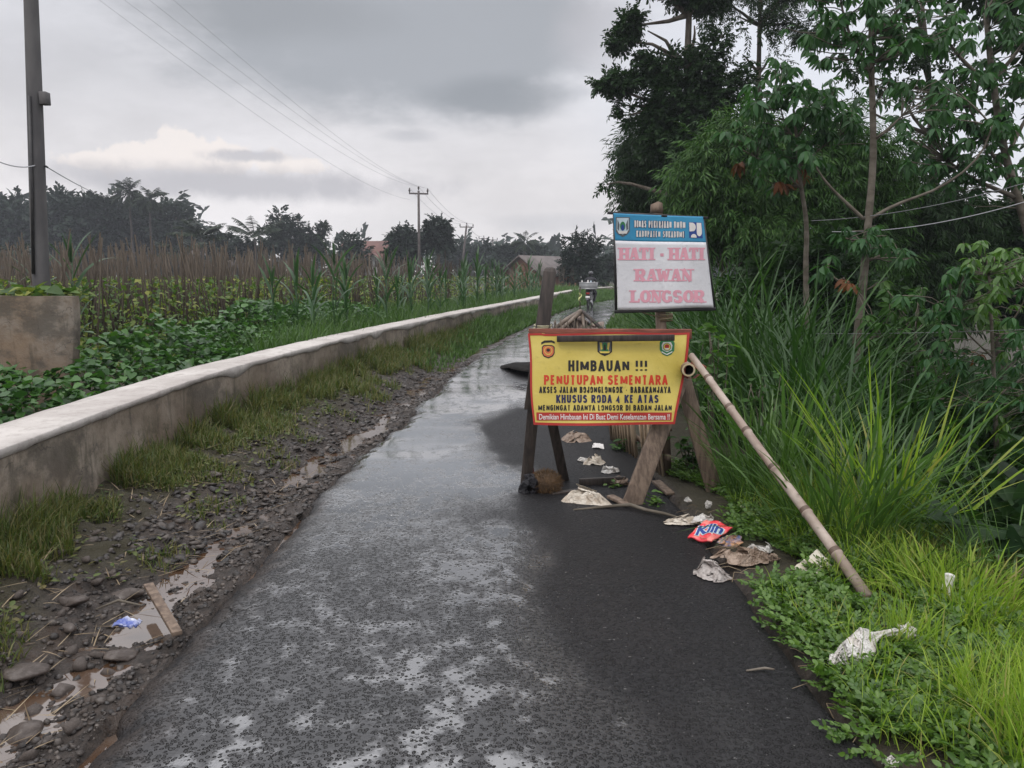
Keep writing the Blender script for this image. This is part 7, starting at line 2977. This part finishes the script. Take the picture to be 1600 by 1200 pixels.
# ------------------------------------------------------------------ poles and wires
def utility_pole(label, px, ptop, Y, r0, lean_px=0, arm=1.7, seed=1):
    top = P(px, ptop, Y)
    base = np.array([P(px + lean_px, 428, Y)[0], Y, 0.0])
    root = thing('utility_pole', label, 'utility pole', loc=tuple(base))
    inv = Matrix.Translation(-Vector(base))
    ps = []
    b = MB()
    b.tube([base - (0, 0, .3), base + (top - base) * .5, top], [r0, r0 * .85, r0 * .68], 10)
    ps.append(b.build('pole', M['pole_rusty'], root, True))
    b = MB()
    d = unit(np.array([1, .25, 0])) * arm / 2
    a, c = top - d - (0, 0, .25), top + d - (0, 0, .25)
    b.beam(a, c, .11, .13)
    ps.append(b.build('crossarm', M['pole_rusty'], root))
    att = []
    for p, h in ((a, .42), (top, .30), (c, .42)):
        b = MB()
        q = p + (c - a) * (.03 if p is a else (-.03 if p is c else 0)) + (0, 0, .05)
        b.tube([q, q + (0, 0, .12), q + (0, 0, .14), q + (0, 0, .24), q + (0, 0, .26), q + (0, 0, h)], [.05, .05, .09, .09, .06, .05], 8)
        ps.append(b.build('insulator', M['wood_dark'], root, True))
        att.append(q + (0, 0, h))
    for o in ps:
        o.matrix_parent_inverse = inv
    return att


PA = utility_pole('tall utility pole with one crossarm between the round and the egg shaped far trees', 654, 298, 70, .145, 1)
PB = utility_pole('leaning utility pole right of the egg shaped tree', 729, 352, 112, .19, -10, 2.0)
PC = utility_pole('left one of the two tiny farthest utility poles', 756, 371, 150, .2, 0, 2.0)
PD = utility_pole('right one of the two tiny farthest utility poles', 770, 373, 160, .2, 0, 2.0)


def big_pole():
    Y = 11.2
    base = np.array([P(64, 430, Y)[0], Y, 0.0])
    root = thing('concrete_pole', 'tall tapering concrete pole in the field at the left, cut by the picture top', 'utility pole', loc=tuple(base))
    inv = Matrix.Translation(-Vector(base))
    ps = []
    b = MB()
    k = Y / 1208
    pts = [np.array([P(65.5, 428, Y)[0] + .02, Y, -.3])] + [P(px, py, Y) for px, py in ((63.5, 428), (59, 300), (54, 150), (48.5, 0), (45, -130), (42, -260))]
    b.tube(pts, [13.2 * k, 12.4 * k, 11.6 * k, 10.8 * k, 9.8 * k, 9.0 * k, 8.2 * k], 16)
    ps.append(b.build('pole', M['pole_concrete'], root, True))
    b = MB()
    # vertical conduit strapped to the pole
    b.tube([P(52, 428, Y - .13), P(50, 300, Y - .12), P(46, 150, Y - .11)], .022, 8)
    ps.append(b.build('conduit', M['steel_dark'], root, True))
    b = MB()
    c = P(70, 154, Y - .02)
    b.beam(c - (0, 0, .085), c + (0, 0, .085), .10, .12, 0, (0, 1, 0))
    o = b.build('junction_box', M['pole_concrete'], root)
    bv = o.modifiers.new('round', 'BEVEL')
    bv.width = .008
    ps.append(o)
    b = MB()
    c = P(73, 260, Y)
    b.tube([P(66, 259, Y), P(72, 260, Y), P(75, 262, Y)], [.012, .016, .012], 7)
    ps.append(b.build('wire_bracket', M['steel_dark'], root, True))
    for o in ps:
        o.matrix_parent_inverse = inv
    return P(75, 262, Y), P(56, 258, Y)


HK, HK2 = big_pole()


def wire(label, p0, p1, sag, r0, r1=None, m='wire', n=40):
    t = np.linspace(0, 1, n)
    p0, p1 = np.array(p0, float), np.array(p1, float)
    pts = p0 + np.outer(t, p1 - p0) - np.outer(4 * t * (1 - t) * sag, (0, 0, 1))
    b = MB()
    b.tube(pts, np.linspace(r0, r1 or r0, n), 5)
    o = b.build('power_line', M[m], None, True)
    tag(o, label, 'wire')


for _k, (_px, _py, _lab) in enumerate(((148, 8, 'lowest and leftmost of the overhead power lines crossing the sky'), (187, 8, 'second overhead power line from the left crossing the sky'),
                                       (228, 8, 'third overhead power line from the left crossing the sky'), (268, 8, 'rightmost and steepest of the overhead power lines crossing the sky'))):
    _p = P(_px - 22, -22, 16)
    _e = (PA + [PA[1]])[_k] if _k < 3 else PA[2]
    _e = np.array(_e) + (np.array([0, 0, -1.0]) if _k == 0 else 0)
    wire(_lab, _p, _e, .75, .0028, .010)
for _k in range(3):
    wire(['left', 'middle', 'right'][_k] + ' wire running from the middle utility pole on to the leaning pole', PA[_k], PB[_k], .8, .013, .018)
wire('wire from the leaning utility pole to the tiny farthest poles', PB[1], PC[1], .8, .028, .03)
wire('thin wire from the big concrete pole down toward the far wood', HK, P(182, 302, 60), .3, .008, .02)
wire('thin wire coming in from the left picture edge to the big concrete pole', P(-60, 220, 7), HK2, .1, .006, .008)
wire('pale cable rising to the right in front of the tall pale trunk', P(1268, 345, 9.5), P(1680, 262, 7.5), .10, .0045, .0045, 'wire_pale')
wire('darker cable just below the pale cable, passing the tall pale trunk', P(1300, 362, 9.5), P(1680, 290, 7.5), .12, .005, .005, 'wire')
wire('straight pale wire in front of the dark hollow at the right', P(1260, 521, 8), P(1700, 510, 6), .02, .0028, .0028, 'wire_pale')
# ------------------------------------------------------------------ motorcycle, rider and load
def skin_body(name, joints, edges, m, parent=None, sub=2):
    me = bpy.data.meshes.new(name)
    me.from_pydata([j[0] for j in joints], edges, [])
    o = bpy.data.objects.new(name, me)
    COL.objects.link(o)
    if parent is not None:
        o.parent = parent
    sk = o.modifiers.new('body', 'SKIN')
    layer = me.skin_vertices[0].data if me.skin_vertices else None
    if layer is None:
        bpy.context.view_layer.objects.active = o
        layer = me.skin_vertices.new().data if hasattr(me.skin_vertices, 'new') else None
    for i, j in enumerate(joints):
        layer[i].radius = (j[1], j[1])
        layer[i].use_root = i == 0
    ss = o.modifiers.new('smooth', 'SUBSURF')
    ss.levels = sub
    ss.render_levels = sub
    me.materials.append(M[m])
    return o


M['jacket'] = plain_mat('jacket', (0.022, 0.022, 0.028), (0.04, 0.038, 0.045), 8, .8)
M['helmet'] = plain_mat('helmet', (0.02, 0.02, 0.024), None, 8, .25, .5)
M['skin'] = plain_mat('skin', (0.24, 0.13, 0.085), None, 8, .6)
M['bike_dark'] = plain_mat('bike_dark', (0.015, 0.015, 0.018), (0.03, 0.03, 0.034), 8, .35, .5)
M['tyre'] = plain_mat('tyre', (0.012, 0.012, 0.012), None, 8, .85)
M['metal'] = plain_mat('metal', (0.35, 0.35, 0.36), None, 8, .3, .5, metal=.8)
M['crate'] = plain_mat('crate', (0.20, 0.205, 0.21), (0.28, 0.285, 0.29), 4, .7)
M['lamp_red'] = plain_mat('lamp_red', (0.25, 0.012, 0.01), None, 8, .25)


def motorbike():
    p = G(922, 481, 0)
    rz = math.radians(-14)
    R = Matrix.Translation(Vector((p[0], p[1], .0))) @ Matrix.Rotation(rz, 4, 'Z')
    root = thing('motorcycle', 'dark motorcycle ridden away along the far wet road', 'motorcycle', loc=(p[0], p[1], 0), rz=rz)

    def wheel(y):
        b = MB()
        a = np.linspace(0, 2 * math.pi, 33)
        b.tube(np.stack([0 * a, y + .24 * np.cos(a), .285 + .24 * np.sin(a)], -1), .05, 8, 0, False)
        w = b.build('wheel', M['tyre'], root, True)
        b = MB()
        b.tube(np.stack([0 * a, y + .19 * np.cos(a), .285 + .19 * np.sin(a)], -1), .018, 6, 0, False)
        for k in range(5):
            an = k * 6.283 / 5
            b.beam((0, y, .285), (0, y + .19 * math.cos(an), .285 + .19 * math.sin(an)), .02, .03, 0, (1, 0, 0))
        b.build('rim', M['metal'], w)
    wheel(-.62)
    wheel(.62)
    b = MB()
    rows = []
    for y, z, w, h in ((-.72, .72, .07, .05), (-.6, .70, .12, .09), (-.3, .62, .16, .13), (0, .50, .16, .13), (.25, .52, .14, .16), (.45, .72, .16, .20), (.55, .90, .15, .12), (.62, .98, .06, .04)):
        a = np.linspace(0, 2 * math.pi, 15)[:-1]
        rows.append(np.stack([w * np.cos(a), y + 0 * a, z + h * np.sin(a)], -1))
    V = np.array(rows)
    b.grid(np.concatenate([V, V[:, :1]], 1))
    b.poly(V[0][::-1])
    b.poly(V[-1])
    b.build('body', M['bike_dark'], root, True)
    b = MB()
    b.beam((0, -.68, .82), (0, .18, .78), .24, .09)
    s = b.build('seat', M['tyre'], root)
    bv = s.modifiers.new('round', 'BEVEL')
    bv.width = .03
    bv.segments = 3
    b = MB()
    b.tube([(-.34, .38, 1.02), (-.15, .48, 1.0), (.15, .48, 1.0), (.34, .38, 1.02)], .016, 7)
    b.build('handlebar', M['metal'], root, True)
    for s in (-1, 1):
        b = MB()
        b.tube([(s * .26, .40, 1.03), (s * .31, .40, 1.16)], .008, 6)
        b.tube([(s * .31, .385, 1.17), (s * .31, .40, 1.17)], .055, 12)
        b.build('mirror', M['bike_dark'], root, True)
    b = MB()
    a = np.linspace(.3, 2.2, 12)
    b.grid(np.array([[(x, -.62 - .31 * math.cos(q), .285 + .31 * math.sin(q)) for x in (-.07, 0, .07)] for q in a]))
    f = b.build('mudguard', M['bike_dark'], root, True)
    f.modifiers.new('thickness', 'SOLIDIFY').thickness = .006
    b = MB()
    b.beam((0, -.80, .66), (0, -.80, .74), .16, .05, 0, (0, 1, 0))
    b.build('tail_lamp', M['lamp_red'], root)
    b = MB()
    b.beam((0, -.845, .47), (0, -.83, .58), .20, .008, 0, (0, 1, 0))
    b.build('number_plate', M['ink_white'], root)
    b = MB()
    b.tube([(.13, -.1, .26), (.14, -.4, .28), (.15, -.78, .36)], [.025, .045, .05], 9)
    b.build('exhaust', M['metal'], root, True)
    for s in (-1, 1):
        b = MB()
        b.beam((s * .06, -.62, .285), (s * .08, -.2, .36), .04, .05)
        b.build('swing_arm', M['bike_dark'], root)
    # rider
    per = thing('person', 'rider in dark clothes and a dark helmet sitting on the motorcycle behind the load', 'person', loc=(p[0], p[1], 0), rz=rz)
    J = [((0, -.02, .88), .15), ((0, .0, 1.05), .15), ((0, .02, 1.22), .165), ((0, .04, 1.36), .12), ((0, .05, 1.45), .06), ((0, .06, 1.56), .085),
         ((-.19, .04, 1.36), .07), ((-.30, .14, 1.16), .05), ((-.31, .36, 1.05), .036), ((-.32, .42, 1.03), .03),
         ((.19, .04, 1.36), .07), ((.30, .14, 1.16), .05), ((.31, .36, 1.05), .036), ((.32, .42, 1.03), .03),
         ((-.13, .06, .84), .10), ((-.22, .42, .72), .075), ((-.17, .22, .36), .05), ((-.17, .30, .30), .035),
         ((.13, .06, .84), .10), ((.22, .42, .72), .075), ((.17, .22, .36), .05), ((.17, .30, .30), .035)]
    E_ = [(0, 1), (1, 2), (2, 3), (3, 4), (4, 5), (3, 6), (6, 7), (7, 8), (8, 9), (3, 10), (10, 11), (11, 12), (12, 13), (0, 14), (14, 15), (15, 16), (16, 17), (0, 18), (18, 19), (19, 20), (20, 21)]
    skin_body('body', J, E_, 'jacket', per)
    v, f = ico(3)
    b = MB()
    V = v * np.array([.125, .145, .135]) + np.array([0, .06, 1.60])
    V[:, 2] = np.maximum(V[:, 2], 1.50)
    b.add(V, f)
    b.build('helmet', M['helmet'], per, True)
    # the load
    ld = thing('delivery_crate', 'grey open box crate with white bottles tied on the back of the motorcycle', 'crate', loc=(p[0], p[1], 0), rz=rz)
    b = MB()
    x0, x1, y0, y1, z0, z1, t = -.40, .40, -.85, -.42, .90, 1.22, .02
    b.beam((0, y0, z0), (0, y0, z1), x1 - x0, t, 0, (0, 1, 0))
    b.beam((0, y1, z0), (0, y1, z1), x1 - x0, t, 0, (0, 1, 0))
    b.beam((x0 + t / 2, (y0 + y1) / 2, z0), (x0 + t / 2, (y0 + y1) / 2, z1 - .003), y1 - y0 - t * 1.1, t, 0, (1, 0, 0))
    b.beam((x1 - t / 2, (y0 + y1) / 2, z0), (x1 - t / 2, (y0 + y1) / 2, z1 - .003), y1 - y0 - t * 1.1, t, 0, (1, 0, 0))
    b.beam((x0 + .03, (y0 + y1) / 2, z0 + .02), (x1 - .03, (y0 + y1) / 2, z0 + .02), y1 - y0 - .05, .02)
    b.build('box', M['crate'], ld)
    b = MB()
    for z in (.93, 1.20):
        b.beam((x0 - .02, y0 - .018, z), (x1 + .02, y0 - .018, z), .012, .035)
    b.build('rim', M['metal'], ld)
    for k, (x, h, m) in enumerate(((-.30, .14, 'ink_white'), (-.02, .16, 'ink_white'), (.12, .13, 'ink_paleblue'), (.28, .08, 'ink_white'))):
        b = MB()
        b.tube([(x, -.66, .935), (x, -.66, 1.12 + h * .4), (x, -.66, 1.15 + h * .7), (x, -.66, 1.16 + h)], [.06, .06, .03, .025], 10)
        o = b.build('bottle', M[m], None, True)
        o.location = (p[0], p[1], 0)
        o.rotation_euler = (0, 0, rz)
        tag(o, ['white bottle at the left end of the crate on the motorcycle', 'tall white bottle in the middle of the crate on the motorcycle', 'pale blue bottle right of the middle in the crate on the motorcycle', 'low white bottle at the right end of the crate on the motorcycle'][k], 'bottle')


motorbike()

# ------------------------------------------------------------------ the damp air
def haze():
    b = MB()
    x0, x1, y0, y1, z0, z1 = -345, 345, -65, 345, -5, 26
    V = [(x, y, z) for z in (z0, z1) for x, y in ((x0, y0), (x1, y0), (x1, y1), (x0, y1))]
    b.add(V, [(3, 2, 1, 0), (4, 5, 6, 7), (0, 1, 5, 4), (1, 2, 6, 5), (2, 3, 7, 6), (3, 0, 4, 7)])
    m = bpy.data.materials.new('damp_air')
    m.use_nodes = True
    N = NT(m.node_tree)
    N.n.clear()
    out = N.node('ShaderNodeOutputMaterial')
    v = N.node('ShaderNodeVolumePrincipled')
    v.inputs['Color'].default_value = (0.86, 0.90, 0.98, 1)
    v.inputs['Density'].default_value = HAZE
    v.inputs['Anisotropy'].default_value = 0.2
    N.l.new(v.outputs[0], out.inputs['Volume'])
    o = b.build('haze', m)
    o.display_type = 'WIRE'
    o['kind'] = 'stuff'
    o['label'] = 'thin blue grey haze over the fields'
    o['category'] = 'haze'


HAZE = 0.0008
haze()
